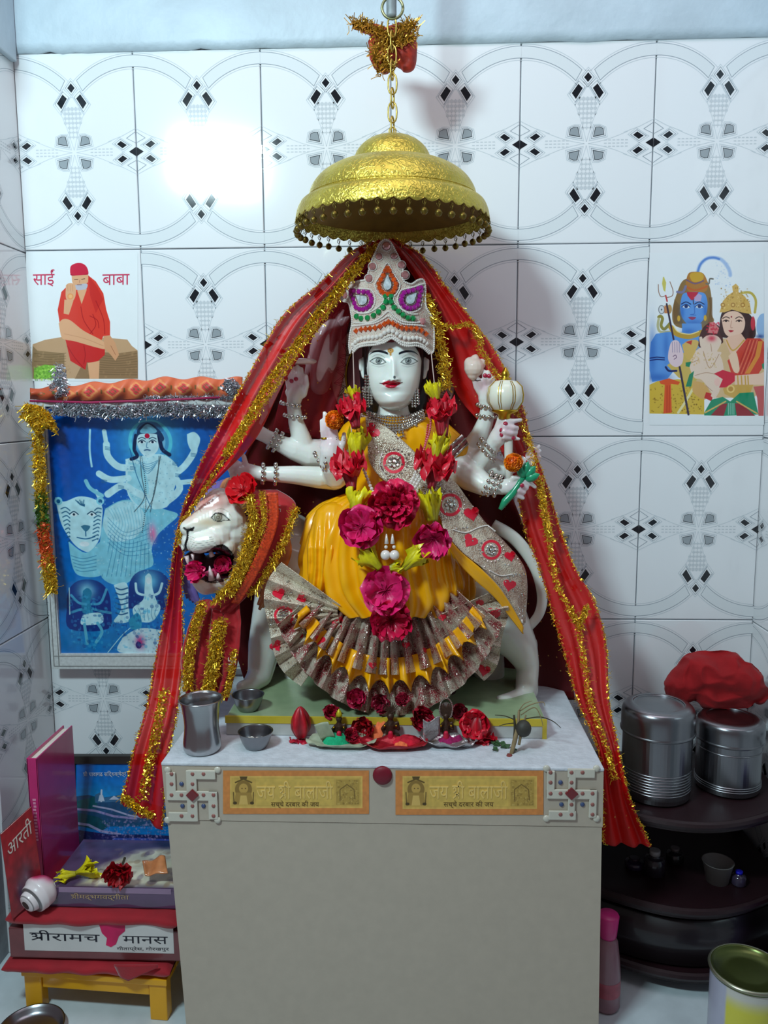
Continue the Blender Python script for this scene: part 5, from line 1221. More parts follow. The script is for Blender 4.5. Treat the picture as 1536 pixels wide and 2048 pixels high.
# back drape behind the figure
Bl = [(744, 500, -.155), (700, 560, -.15), (640, 640, -.14), (590, 720, -.13), (540, 820, -.12), (480, 930, -.11), (440, 1050, -.10), (430, 1180, -.09), (470, 1300, -.085), (500, 1400, -.085)]
Br = [(800, 500, -.155), (850, 570, -.15), (895, 660, -.13), (925, 760, -.11), (965, 860, -.10), (1010, 960, -.095), (1050, 1060, -.09), (1090, 1180, -.09), (1130, 1290, -.09), (1150, 1400, -.09)]
def backfn():
    a, b = cr(Bl, 10), cr(Br, 10)
    def at(c, t):
        x = t * (len(c) - 1); i = min(int(x), len(c) - 2); f = x - i; return c[i] * (1 - f) + c[i + 1] * f
    def fn(u, v):
        p = at(a, v) * (1 - u) + at(b, v) * u; mid = math.sin(math.pi * u)
        Y = p[2] + (.075 if v > .12 else .075 * v / .12) * mid ** .6; Y = min(Y, -.035)
        return P(p[0], p[1], Y + .006 * math.sin(u * 40 + 3 * v) * (1 - mid * .4))
    return grid(fn, 90, 70)
m_veilm = sheer('maroon_net', (96, 6, 10), .94)
solidify(obj('back_drape', backfn(), m_veilm, veil, smooth=True), .0006)
# sheer layer in front of plume and halo, behind the arms
solidify(obj('inner_drape', strip([(742, 500, -.165), (690, 570, -.165), (630, 650, -.155), (585, 730, -.145), (560, 800, -.14), (545, 860, -.135)], [(770, 520, -.13), (720, 600, -.13), (695, 660, -.115), (690, 740, -.105), (670, 820, -.105), (650, 880, -.105)], 60, 30, 3, .004, 2), sheer('rose_net', (206, 40, 60), .26), veil, smooth=True), .0005)
def off(L_, dx=0, dy=0, d=.008): return [P(p[0] + dx, p[1] + dy, p[2] - d) for p in [tuple(c) for c in cr(L_, 6)]]
mid = [(752, 492, -.20), (735, 510, -.205), (690, 560, -.205), (640, 622, -.21), (600, 680, -.215), (548, 752, -.225), (500, 832, -.24), (452, 908, -.255)]
mid2 = [(720, 540, -.205), (660, 620, -.21), (590, 715, -.22), (540, 790, -.232), (490, 862, -.245), (440, 930, -.25), (396, 1000, -.24), (368, 1040, -.222), (358, 1090, -.21)]
obj('gold_trim', tinsel(off(mid), .009, 4200, .0030, .12, 1), m_tins, veil, kind='stuff')
obj('gold_trim', tinsel(off(mid2), .005, 1800, .0024, .2, 2), m_tins, veil, kind='stuff')
obj('gold_trim', tinsel(off(Lo), .0028, 1100, .0022, .25, 3), m_tins, veil, kind='stuff')
obj('gold_trim', tinsel(off(Li[7:]), .003, 650, .0022, .25, 4), m_tins, veil, kind='stuff')
obj('gold_trim', tinsel(off([(330, 1380, -.30), (318, 1440, -.305), (300, 1520, -.31), (285, 1600, -.315)]), .010, 900, .0028, .12, 5), m_tins, veil, kind='stuff')
obj('gold_trim', tinsel([P(248, 1592, -.325), P(275, 1615, -.325), P(305, 1632, -.325)], .008, 500, .0035, .1, 5), m_tins, veil, kind='stuff')
r1 = [(850, 592, -.19), (872, 650, -.18), (886, 720, -.165), (893, 780, -.16)]
obj('gold_trim', tinsel(off(r1), .010, 1100, .0032, .35, 6), m_tins, veil, kind='stuff')
obj('gold_trim', tinsel(off([(860, 640, -.185), (900, 655, -.185), (940, 650, -.18), (965, 690, -.178)]), .006, 500, .0025, .25, 61), m_tins, veil, kind='stuff')
obj('gold_trim', tinsel(off(Ro), .0026, 1200, .0022, .3, 7), m_tins, veil, kind='stuff')
obj('gold_trim', tinsel(off(Ri[5:]), .003, 900, .0022, .3, 8), m_tins, veil, kind='stuff')
obj('gold_trim', tinsel(off([(955, 690, -.18), (1000, 765, -.18), (1045, 850, -.18), (1068, 930, -.185), (1085, 1000, -.19), (1100, 1080, -.195)]), .006, 1100, .0026, .2, 9), m_tins, veil, kind='stuff')
obj('gold_trim', tinsel(off([(1080, 960, -.19), (1088, 1020, -.195), (1102, 1085, -.2)]), .007, 500, .003, .2, 10), m_tins, veil, kind='stuff')
obj('gold_trim', tinsel(off([(1098, 1090, -.2), (1115, 1170, -.205), (1150, 1240, -.215), (1165, 1300, -.23), (1180, 1400, -.255), (1205, 1470, -.28), (1230, 1560, -.295)]), .006, 1300, .0026, .2, 11), m_tins, veil, kind='stuff')
obj('gold_trim', tinsel(off([(1140, 1215, -.215), (1158, 1245, -.22), (1172, 1210, -.22), (1160, 1260, -.22)]), .006, 350, .003, .2, 12), m_tins, veil, kind='stuff')
# ================================================================== LION'S SCARF
scarf = thing('lion_scarf', 'red scarf with gold tinsel fringes tied round the lion neck', 'scarf', P(430, 1380, -.25))
s1 = strip([(470, 978, -.20), (500, 985, -.235), (505, 1040, -.26), (485, 1110, -.268), (458, 1170, -.262), (420, 1215, -.25)], [(555, 980, -.19), (592, 1010, -.215), (575, 1070, -.24), (540, 1130, -.25), (500, 1185, -.25), (455, 1230, -.245)], 50, 24, 1.4, .004, 1)
ss = obj('band', s1, m_red, scarf, smooth=True); solidify(ss, .0015)
for a, b, w, n, sz, sd in ((( (500, 992), (508, 1040), (488, 1110), (462, 1168), (430, 1205)), -.272, .008, 2100, .0032, 21), (((524, 985), (530, 1040), (512, 1090), (490, 1140), (462, 1190)), -.272, .005, 1200, .0026, 22), (((592, 1015), (572, 1075), (545, 1130), (500, 1190)), -.252, .006, 1100, .0032, 23)):
    obj('gold_fringe', tinsel([P(p[0], p[1], b) for p in a], w, n, sz, .3, sd), m_tins, scarf, kind='stuff')
m_orange = mat('orange_dotted_band', (206, 62, 16), .5, noise_amt=.4, nscale=300)
solidify(obj('dotted_band', strip([(532, 985, -.262), (536, 1040, -.268), (516, 1100, -.272), (492, 1150, -.27), (462, 1205, -.262)], [(556, 985, -.258), (556, 1045, -.265), (536, 1105, -.268), (512, 1155, -.266), (478, 1208, -.258)], 40, 6, 1, .001), m_orange, scarf, smooth=True), .001)
def swast(cx, cy, s, Y, name, par, m, r=.0008):
    L_ = [[(0, -1), (0, 1)], [(-1, 0), (1, 0)], [(0, -1), (1, -1)], [(1, 0), (1, 1)], [(0, 1), (-1, 1)], [(-1, 0), (-1, -1)]]
    obj(name, join(*[tube([P(cx + a * s, cy + b * s, Y), P(cx + c * s, cy + d * s, Y)], r, 6) for (a, b), (c, d) in L_]), m, par)
m_wp = mat('white_print', (228, 208, 196), .6)
swast(554, 1018, 7, -.236, 'printed_mark', scarf, m_wp)
# hanging tails
for k, (A, B, mm) in enumerate(((((400, 1200, -.235), (375, 1260, -.24), (362, 1330, -.245), (372, 1392, -.25)), ((440, 1200, -.235), (425, 1260, -.25), (418, 1330, -.255), (412, 1400, -.26)), m_red),
                                (((425, 1215, -.24), (420, 1270, -.25), (418, 1330, -.26), (405, 1395, -.262)), ((478, 1190, -.24), (482, 1250, -.25), (476, 1320, -.255), (455, 1402, -.26)), m_red))):
    solidify(obj('hanging_end', strip(A, B, 40, 20, 2, .006, k), mm, scarf, smooth=True), .0012)
for a, w, n, sz, sd in ((((405, 1205), (392, 1250), (378, 1310), (376, 1380)), .010, 1500, .0030, 31), (((440, 1240), (432, 1290), (424, 1340), (412, 1395)), .013, 1900, .0032, 32), (((470, 1300), (462, 1350), (452, 1395)), .006, 500, .003, 33), (((385, 1385), (410, 1398), (440, 1392)), .010, 600, .0032, 34)):
    obj('gold_fringe', tinsel([P(p[0], p[1], -.266) for p in a], w, n, sz, .2, sd), m_tins, scarf, kind='stuff')
swast(464, 1322, 7, -.268, 'printed_mark', scarf, m_wp)
tag(pobj('hibiscus_flower', bloom(P(487, 982, -.235), (-.3, -.8, .5), .032, (222, 6, 24), 5, 2, .3, 41, .5)), 'bright red flower lying on top of the lion head', 'flower')
tag(pobj('hibiscus_flower', bloom(P(398, 1143, -.25), (-.3, -.8, .1), .021, (226, 14, 96), 6, 2, .8, 42, .8)), 'magenta flower in the front of the lion mouth', 'flower')
tag(pobj('hibiscus_flower', bloom(P(448, 1128, -.215), (0, -1, .1), .017, (206, 14, 80), 6, 2, .5, 43, .6)), 'magenta flower deep in the corner of the lion mouth', 'flower')

# ================================================================== CANOPY
YC = -.20; cx0 = P(785, 440, YC)
canopy = thing('hanging_canopy', 'embossed brass domed canopy fringed with tiny bells over the goddess', 'canopy', (cx0.x, YC, cx0.z))
def brass():
    m, nt, b = _new('embossed_brass'); N = nt.nodes; L = nt.links; tc = N.new('ShaderNodeTexCoord')
    n = N.new('ShaderNodeTexNoise'); n.inputs['Scale'].default_value = 22; n.inputs['Detail'].default_value = 5; L.new(tc.outputs['Object'], n.inputs['Vector'])
    r = N.new('ShaderNodeValToRGB'); r.color_ramp.elements[0].position = .35; r.color_ramp.elements[1].position = .65; r.color_ramp.elements[0].color = lin((186, 164, 66)); r.color_ramp.elements[1].color = lin((214, 194, 84)); L.new(n.outputs[0], r.inputs[0]); L.new(r.outputs[0], b.inputs['Base Color'])
    b.inputs['Metallic'].default_value = .75; b.inputs['Roughness'].default_value = .38
    v = N.new('ShaderNodeTexVoronoi'); v.feature = 'SMOOTH_F1'; v.inputs['Scale'].default_value = 90; mp = N.new('ShaderNodeMixRGB'); n2 = N.new('ShaderNodeTexNoise'); n2.inputs['Scale'].default_value = 60
    L.new(tc.outputs['Object'], n2.inputs['Vector']); mp.inputs[0].default_value = .04; L.new(tc.outputs['Object'], mp.inputs[1]); L.new(n2.outputs[1], mp.inputs[2]); L.new(mp.outputs[0], v.inputs['Vector'])
    w = N.new('ShaderNodeMath'); w.operation = 'SINE'; mu = N.new('ShaderNodeMath'); mu.operation = 'MULTIPLY'; mu.inputs[1].default_value = 18; L.new(v.outputs['Distance'], mu.inputs[0]); L.new(mu.outputs[0], w.inputs[0])
    bp = N.new('ShaderNodeBump'); bp.inputs['Strength'].default_value = .4; bp.inputs['Distance'].default_value = .0010; L.new(w.outputs[0], bp.inputs['Height']); L.new(bp.outputs[0], b.inputs['Normal']); return m
m_brass = brass(); m_bell = mat('old_brass', (120, 100, 44), .4, .9, noise_amt=.3, nscale=200); m_chain = mat('brass_wire', (196, 168, 84), .35, .9)
uu = U(YC); zc_ = cx0.z
def zr(y): return P(785, y + 8, YC).z - zc_
prof = [(1e-5, zr(266)), (22 * uu, zr(267)), (42 * uu, zr(274)), (58 * uu, zr(286)), (68 * uu, zr(300)), (73 * uu, zr(315)), (78 * uu, zr(323)), (98 * uu, zr(327)), (122 * uu, zr(338)), (142 * uu, zr(354)), (155 * uu, zr(374)), (160 * uu, zr(392)), (162 * uu, zr(396)), (165 * uu, zr(398)), (175 * uu, zr(404)), (182 * uu, zr(420)), (185 * uu, zr(438))]
pf_ = [tuple(p) for p in cr(prof, 4)]; n_ = 172
v_, f_ = lathe(pf_, (cx0.x, YC, zc_), n_)
v_ = [Vector(p) for p in v_]
for i in range(n_):                        # scalloped rim
    v_[(len(pf_) - 1) * n_ + i].z -= .0055 * abs(math.cos(math.pi * i / 4)) - .003
shell = obj('dome', (v_, f_), m_brass, canopy, smooth=True); solidify(shell, .0012, -1)
for rr_, zz_ in ((79, 323), (164, 397), (161, 391), (150, 366)):
    obj('rim_bead', lathe([(rr_ * uu + .0012 * math.cos(t), zr(zz_) + .0012 * math.sin(t)) for t in [i * math.pi / 4 for i in range(9)]], (cx0.x, YC, zc_), 96)[0:2] if False else (lambda L_: (L_[0], [f for f in L_[1] if len(f) == 4]))(lathe([(rr_ * uu + .0012 * math.cos(t), zr(zz_) + .0012 * math.sin(t)) for t in [i * math.pi / 4 for i in range(9)]], (cx0.x, YC, zc_), 96)), m_brass, canopy, smooth=True)
NB = 43; bell0 = None
def bellgeo(c):
    hk = tube([c + Vector((0, 0, .016)), c + Vector((.0014, 0, .011)), c + Vector((0, 0, .005))], .0007, 5)
    lo = tube([c + Vector((.0028 * math.cos(t), 0, .0135 + .004 * math.sin(t))) for t in [i * math.pi / 4 for i in range(9)]], .0006, 5)
    return join(sphere(c, .0058, 12, (1, 1, 1.05)), lathe([(.0012, .004), (.0016, .0055), (1e-5, .006)], c, 8), lathe([(.0059, -.0006), (.0065, 0), (.0059, .0006)], c, 12), tube([c + Vector((-.0042, -.0025, -.0012)), c + Vector((0, -.0047, -.001)), c + Vector((.0042, -.0025, -.0012))], .0004, 4), hk, lo)
for i in range(NB):
    a = 2 * math.pi * (i + .5) / NB; c_ = Vector((cx0.x + 184 * uu * math.cos(a), YC + 184 * uu * math.sin(a), zc_ + zr(440) - .016))
    if bell0 is None: bell0 = obj('bell', bellgeo(c_), m_bell, canopy, smooth=True); b0c = c_
    else:
        o = bell0.copy(); COL.objects.link(o); o.parent = canopy; o.location = c_ - b0c
        if i % 3 == 1:
            o.location.z += .001
# inner bowl and stem visible from below
obj('inner_bowl', lathe([(150 * uu, zr(410)), (130 * uu, zr(392)), (90 * uu, zr(372)), (40 * uu, zr(360)), (1e-5, zr(358))], (cx0.x, YC, zc_), 64)[0:1] and (lambda L_: (L_[0], [f for f in L_[1] if len(f) == 4]))(lathe([(172 * uu, zr(418)), (130 * uu, zr(396)), (90 * uu, zr(376)), (40 * uu, zr(364)), (1e-5, zr(362))], (cx0.x, YC, zc_), 64)), mat('dark_brass', (150, 112, 36), .4, .7, noise_amt=.2), canopy, smooth=True)
obj('top_loop', tube([P(785 + 7 * math.cos(t), 262 + 7 * math.sin(t), YC) for t in [i * math.pi / 6 for i in range(13)]], .0013, 6), m_chain, canopy, smooth=True)
# chain, ring and rod
chn = thing('brass_chain', 'thin brass link chain carrying the canopy', 'chain', P(785, 258, YC))
y_ = 36; k = 0
while y_ < 256:
    h_ = 36; c_ = P(784 + (1 if k > 3 else 0), y_ + h_ / 2, YC); pts = []
    for i in range(17):
        t = 2 * math.pi * i / 16; w_ = .0072 * math.cos(t); z_ = .0165 * (math.copysign(abs(math.sin(t)) ** .7, math.sin(t)))
        pts.append(c_ + (Vector((w_, 0, z_)) if k % 2 == 0 else Vector((w_ * .3, w_, z_))))
    obj('link', tube(pts, .0015, 8, caps=False), m_chain, chn, smooth=True); y_ += 28.5; k += 1
tag(obj('iron_ring', tube([P(785 + 21 * math.cos(t), 16 + 22 * math.sin(t), YC) for t in [i * math.pi / 12 for i in range(25)]], .0024, 8), mat('worn_ring', (150, 150, 110), .4, .8), smooth=True), 'metal ring holding the chain at the ceiling rod', 'ring')
rodm = mat('grey_rod', (140, 148, 150), .6, .3, noise_amt=.25, nscale=50)
pr_ = P(783, 30, YC); tag(obj('ceiling_rod', lathe([(.0075, -.004), (.0085, 0), (.0085, .04), (.0078, .06), (.0085, .12), (.0085, 2.35 - pr_.z), (1e-5, 2.35 - pr_.z)], (pr_.x, YC, pr_.z), 16), rodm, smooth=True), 'grey ceiling rod above the canopy chain', 'rod')
# knotted bundle
kn_ = thing('cloth_bundle', 'knotted red cloth bundle with gold fringe tied below the ceiling rod', 'bundle', P(785, 150, -.175))
bl = blob([[q(810, 96, -.165, 24), q(814, 125, -.165, 18)], [q(800, 110, -.17, 20)], [q(752, 90, -.17, 16), q(764, 118, -.175, 22)], [q(784, 80, -.17, 24), q(796, 60, -.17, 12)], [q(760, 66, -.17, 14), q(735, 56, -.17, 10), q(712, 52, -.17, 7)], [q(812, 84, -.16, 20)], [q(770, 130, -.17, 16)]], .0022, 3)
bvv = bl[0] + np.array([[.0025 * noise.noise(Vector(p) * 90) for _ in range(1)][0] * np.ones(3) for p in bl[0]])
obj('cloth', (bvv, bl[1]), mat('rust_red_cloth', (168, 44, 26), .6, noise_amt=.35, nscale=60, bump=.7, bscale=180), kn_, smooth=True)
for pts, w, n, sd in (([(706, 46), (735, 55), (770, 75), (790, 92)], .008, 520, 51), ([(755, 95), (760, 120), (775, 145)], .013, 330, 52), ([(800, 62), (826, 55)], .011, 260, 53), ([(790, 85), (815, 78), (830, 80)], .008, 180, 54)):
    obj('gold_fringe', tinsel([P(x, y, -.19) for x, y in pts], w, n, .0045, .6, sd), mat('dull_tinsel', (170, 122, 30), .35, .6, noise_amt=.5, nscale=200), kn_, kind='stuff')

# ================================================================== PICTURE TILES
m_print = cmat('glazed_print', rough=.1, coat=.6, ns=40, na=.02)
def tileprint(cv, name='print'):
    return cv.sheet(name, onY(-.0006), m_print, wall)
WB = (236, 240, 241)
s = Canvas(52, 505, 276, 762, 2.2, WB)
X = lambda x, y: (x / 3.339, 500 + y / 3.339)
def pl2(c, pts, col, **k): c.poly([X(*p) for p in pts], col, **k)
pl2(s, [(218, 630), (300, 600), (420, 580), (700, 585), (850, 598), (880, 640), (918, 670), (925, 855), (210, 860)], (196, 158, 120))
pl2(s, [(218, 640), (250, 672), (430, 690), (430, 860), (210, 860)], (148, 120, 84)); pl2(s, [(660, 680), (790, 690), (918, 672), (925, 860), (500, 860), (560, 740)], (150, 118, 84))
for i in range(9): s.line([X(230 + (i % 3) * 20, 690 + i * 18), X(330, 700 + i * 16), X(440, 690 + i * 18)], 1.2, (108, 84, 56), .6, curve=True)
for i in range(9): s.line([X(650, 700 + i * 16), X(780, 712 + i * 15), X(915, 690 + i * 18)], 1.4, (110, 86, 60), .6, curve=True)
s.speck(66, 700, 275, 760, 70, (176, 140, 100), (.8, 3), .5, 4)
pl2(s, [(228, 790), (300, 765), (380, 775), (400, 860), (225, 860)], (120, 180, 60)); s.speck(69, 732, 118, 760, 90, (170, 220, 90), (1, 3), .7, 5); s.speck(69, 735, 118, 760, 60, (70, 120, 40), (.8, 2), .6, 6)
R1_ = (222, 62, 48)
pl2(s, [(500, 270), (560, 240), (590, 170), (640, 210), (690, 290), (710, 400), (735, 480), (735, 570), (690, 575), (660, 640), (600, 640), (560, 640), (490, 610), (430, 560), (400, 500), (385, 400), (410, 280), (440, 250)], R1_)
pl2(s, [(400, 500), (440, 610), (470, 740), (570, 800), (580, 750), (640, 755), (700, 700), (700, 640), (560, 600), (480, 560)], (206, 46, 44))
pl2(s, [(590, 170), (650, 250), (690, 330), (640, 420), (600, 300)], (206, 48, 42))
for a in ([(540, 380), (560, 470), (620, 560)], [(620, 430), (640, 500), (600, 560)], [(450, 640), (500, 720), (560, 790)], [(560, 640), (570, 700), (560, 760)], [(640, 340), (690, 460), (700, 560)], [(600, 440), (650, 470), (660, 520)]): s.line([X(*p) for p in a], 1.6, (160, 20, 28), .7, curve=True)
SK = (226, 170, 128)
pl2(s, [(468, 130), (475, 105), (510, 88), (550, 90), (580, 115), (590, 160), (560, 175), (500, 178), (472, 165)], (206, 34, 64), curve=True); s.line([X(472, 165), X(530, 178), X(588, 158)], 1.6, (150, 16, 44), .7)
pl2(s, [(478, 172), (590, 165), (588, 215), (560, 235), (500, 240), (482, 215)], SK); pl2(s, [(500, 235), (580, 225), (575, 262), (540, 275), (510, 262)], (190, 186, 196), curve=True)
s.line([X(497, 198), X(520, 196)], 1.2, (80, 50, 40)); s.line([X(545, 196), X(566, 192)], 1.2, (80, 50, 40)); s.line([X(532, 200), X(530, 218)], 1, (180, 120, 90)); s.line([X(515, 232), X(545, 232)], 1.3, (130, 80, 90))
pl2(s, [(515, 270), (580, 262), (545, 362)], SK)
pl2(s, [(440, 235), (460, 222), (490, 225), (508, 260), (500, 320), (470, 350), (440, 320)], SK, curve=True); s.ell(*X(470, 310), 6, 6, (232, 150, 90)); s.ell(*X(470, 310), 4, 4, (240, 180, 120)); pl2(s, [(430, 330), (490, 340), (460, 432), (425, 425)], SK)
for dx in (452, 468, 484): s.line([X(dx, 232), X(dx + 2, 275)], .8, (190, 130, 90), .7)
pl2(s, [(392, 490), (420, 462), (470, 470), (560, 540), (690, 610), (705, 660), (640, 650), (500, 610), (440, 600), (410, 580)], SK, curve=True); pl2(s, [(690, 575), (735, 570), (770, 620), (795, 700), (770, 740), (740, 700), (700, 660)], (214, 156, 114)); s.line([X(740, 640), X(772, 700)], .9, (160, 100, 70))
pl2(s, [(585, 755), (665, 740), (660, 860), (598, 860)], SK); s.line([X(430, 560), X(560, 590), X(690, 640)], 1, (190, 130, 90), .6, curve=True)
tileprint(s)
nrm = Vector((0, -1, 0))
m_rtext = mat('crimson_print', (206, 52, 90), .2, coat=.5)
for t_, x0, x1 in (('साईं', 66, 109), ('बाबा', 205, 259)):
    obj('lettering', text(t_, P(x0, 570, -.0008), P(x1, 569, -.0008), P(x0, 549, -.0008) - P(x0, 570, -.0008), nrm, .0003), m_rtext, wall)
# family picture on the right
s = Canvas(1299, 505, 1528, 850, 2.0, (234, 238, 240))
X = lambda x, y: (1260 + x / 5.388, 480 + y / 5.388)
for i in range(14):
    a = math.pi * (1 - i / 13.) ; 
s.line([X(730, 340), X(760, 260), X(830, 200), X(900, 190), X(980, 210), X(1040, 270), X(1075, 340), X(1080, 380)], 7, (150, 180, 225), .8, curve=True, soft=3); s.line([X(730, 345), X(760, 262), X(820, 205), X(900, 190), X(960, 205)], 4, (70, 120, 200), .8, curve=True, soft=2); s.speck(1430, 525, 1462, 575, 50, (150, 180, 225), (.6, 1.6), .5, 3)
s.line([X(305, 480), X(310, 560), X(335, 610), X(385, 600), (X(385, 600))], 1.6, (150, 110, 90), curve=True); s.line([X(430, 450), X(462, 540), X(455, 600), X(400, 620)], 1.6, (150, 110, 90), curve=True); pl2(s, [(345, 470), (355, 400), (365, 395), (390, 460), (380, 560), (360, 540)], (206, 196, 96)); s.line([X(385, 600), X(400, 660)], 3, (196, 60, 60))
s.ell(*X(340, 750), 6.5, 9, (120, 120, 125)); s.ell(*X(340, 750), 5, 7.5, (214, 218, 222)); s.ell(*X(340, 750), 1.3, 1.8, (60, 60, 70)); s.ell(*X(425, 745), 5, 9, (190, 150, 90)); pl2(s, [(370, 705), (410, 705), (410, 790), (370, 790)], (200, 130, 80))
s.line([X(310, 830), X(330, 820), X(350, 850), X(335, 920), X(370, 960), X(430, 900)], 6, (150, 140, 60), curve=True); s.line([X(310, 850), X(300, 930), X(330, 990), X(440, 990)], 5, (190, 186, 140), curve=True)
pl2(s, [(580, 1060), (1500, 1060), (1490, 1560), (1330, 1700), (640, 1700), (560, 1400)], (214, 180, 134))
HR = (140, 108, 60)
pl2(s, [(540, 480), (600, 420), (780, 400), (850, 480), (880, 640), (880, 800), (905, 870), (850, 960), (780, 960), (560, 950), (470, 900), (455, 780), (480, 650)], HR, curve=True)
for i in range(16): s.line([X(480 + i * 5, 640 + i * 6), X(470 + i * 4, 760), X(480 + i * 6, 900)], .8, (96, 66, 34), .5, curve=True)
for i in range(10): s.line([X(850 + i * 4, 620), X(860 + i * 3, 760), X(830 + i * 7, 930)], .8, (96, 66, 34), .5, curve=True)
pl2(s, [(600, 470), (620, 380), (660, 345), (770, 350), (820, 410), (840, 500), (800, 560), (640, 560)], (176, 116, 44), curve=True); pl2(s, [(640, 390), (665, 355), (760, 350), (795, 390), (770, 440), (680, 450)], (206, 160, 40), curve=True)
s.line([X(610, 430), X(700, 470), X(790, 440)], 3, (110, 86, 120), .9, curve=True); s.line([X(600, 500), X(700, 540), X(830, 500)], 3.5, (196, 90, 30), .9, curve=True); s.line([X(510, 560), X(570, 560), X(600, 500)], 5, (120, 118, 160), .9, curve=True); s.line([X(820, 470), X(850, 470), X(860, 420), X(895, 420)], 3, (110, 106, 96), curve=True)
BL = (92, 150, 220); BD = (44, 96, 180)
pl2(s, [(550, 640), (590, 570), (780, 565), (830, 640), (830, 760), (790, 860), (720, 920), (640, 920), (570, 850), (540, 740)], BL, curve=True); s.glow(*X(560, 780), 5, 16, BD, .6); s.glow(*X(812, 760), 4, 16, BD, .6); s.glow(*X(690, 890), 18, 6, BD, .6)
pl2(s, [(610, 560), (740, 560), (690, 640), (660, 650), (620, 600)], (190, 30, 60)); pl2(s, [(690, 620), (740, 575), (775, 600), (760, 660), (700, 660)], (206, 170, 200), op=.8)
for cx in (605, 748):
    pl2(s, [(cx - 45, 720), (cx, 695), (cx + 40, 722), (cx, 738)], (230, 235, 240), curve=True); s.ell(*X(cx, 716), 3.6, 3.6, (24, 50, 110)); s.line([X(cx - 48, 722), X(cx, 693), X(cx + 42, 722)], 1.4, (14, 34, 90), curve=True); s.line([X(cx - 50, 690), X(cx, 668), X(cx + 50, 692)], 2, (14, 34, 90), curve=True)
s.line([X(680, 640), X(684, 690)], 1.6, (60, 10, 30)); s.line([X(690, 700), X(695, 790), X(650, 805), X(710, 810)], 1.6, BD, .8, curve=True); pl2(s, [(625, 835), (660, 826), (712, 835), (670, 862)], (150, 50, 90), curve=True)
s.ell(*X(525, 845), 3, 6, (214, 170, 60)); s.ell(*X(810, 840), 3, 6, (214, 170, 60))
pl2(s, [(560, 900), (770, 900), (780, 1000), (900, 1030), (900, 1250), (560, 1300), (400, 1500), (240, 1530), (210, 1400), (205, 1280), (225, 1100), (280, 1010), (420, 990), (560, 990)], BL, curve=False)
s.glow(*X(240, 1200), 8, 50, BD, .6); s.glow(*X(390, 1150), 6, 30, BD, .5); s.glow(*X(300, 1480), 26, 8, BD, .7); s.glow(*X(640, 985), 14, 6, BD, .6)
s.line([X(205, 1275), X(290, 1262), X(370, 1270)], 2.2, (20, 40, 110)); s.line([X(205, 1300), X(290, 1286), X(370, 1292)], 2.2, (20, 40, 110))
s.line([X(440, 940), X(500, 1010), X(640, 1040), X(780, 990)], 10, (190, 150, 50), curve=True); s.line([X(470, 930), X(520, 990), X(640, 1015), X(740, 985)], 2, (240, 220, 150), curve=True)
YB_ = (214, 178, 60)
pl2(s, [(210, 1560), (300, 1520), (520, 1500), (800, 1540), (800, 1880), (200, 1870)], YB_); s.speck(1300, 772, 1405, 826, 120, (130, 96, 20), (.7, 1.8), .8, 8)
pl2(s, [(400, 1350), (560, 1220), (700, 1180), (800, 1400), (680, 1560), (520, 1480)], (206, 176, 90)); s.line([X(520, 1860), X(600, 1740), X(680, 1600)], 5, (235, 230, 190), .8)
pl2(s, [(315, 1520), (420, 1490), (540, 1530), (520, 1560), (440, 1550), (450, 1860), (360, 1870), (375, 1560), (330, 1550)], (222, 84, 34)); s.line([X(400, 1570), X(398, 1860)], 1.4, (180, 50, 20)); s.line([X(425, 1570), X(422, 1860)], 1.2, (180, 50, 20))
s.line([X(395, 690), X(470, 1070)], 3.6, (58, 40, 60)); s.line([X(535, 1370), X(630, 1880)], 4.2, (58, 44, 64))
pl2(s, [(415, 1200), (440, 1110), (480, 1080), (520, 1090), (545, 1130), (575, 1230), (560, 1330), (500, 1370), (440, 1340), (410, 1280)], (226, 200, 206), curve=True)
for dx in (455, 480, 505, 530): s.line([X(dx, 1100), X(dx + 3, 1210)], 1, (120, 110, 150), .8)
s.line([X(465, 1255), X(490, 1240), X(500, 1265), X(475, 1285)], 1.2, (90, 50, 90), curve=True); s.line([X(385, 1370), X(420, 1410), X(500, 1410)], 4, (20, 34, 96), curve=True)
# elephant headed child
EL = (230, 204, 184)
pl2(s, [(760, 1000), (800, 930), (880, 890), (980, 950), (1000, 1060), (980, 1120), (760, 1160), (740, 1080)], (72, 30, 30), curve=True); pl2(s, [(860, 890), (900, 880), (960, 950), (940, 1010), (840, 1000)], (214, 120, 120)); s.speck(1413, 645, 1438, 680, 40, (206, 20, 50), (1, 2.4), .9, 9)
pl2(s, [(770, 1080), (830, 1030), (930, 1030), (985, 1090), (960, 1160), (940, 1200), (985, 1210), (960, 1250), (880, 1240), (850, 1180), (770, 1160)], EL, curve=True); pl2(s, [(745, 1050), (775, 1045), (790, 1130), (760, 1150)], EL, curve=True); s.glow(*X(880, 1060), 8, 6, (206, 30, 60), .8)
pl2(s, [(700, 1200), (800, 1150), (960, 1230), (1010, 1400), (980, 1560), (900, 1660), (820, 1560), (760, 1500), (690, 1480), (640, 1340)], EL, curve=True)
for a in ([(790, 1200), (860, 1380), (960, 1230)], [(700, 1460), (820, 1430), (930, 1450)], [(870, 1120), (880, 1200)], [(650, 1330), (740, 1290)], [(820, 1570), (900, 1640)]): s.line([X(*p) for p in a], 1.2, (170, 124, 90), .8, curve=True)
s.speck(1405, 705, 1432, 738, 40, (196, 160, 90), (.6, 1.4), .9, 10); s.speck(1368, 690, 1400, 730, 60, (214, 170, 100), (.8, 2), .8, 11)
pl2(s, [(560, 1130), (640, 1080), (740, 1100), (660, 1280), (600, 1260)], (214, 176, 96), curve=True); pl2(s, [(600, 1100), (670, 1080), (660, 1130)], (196, 50, 40))
pl2(s, [(600, 1320), (660, 1310), (640, 1370), (600, 1360)], (30, 130, 90)); pl2(s, [(640, 1450), (690, 1410), (660, 1580), (600, 1580)], (30, 130, 90))
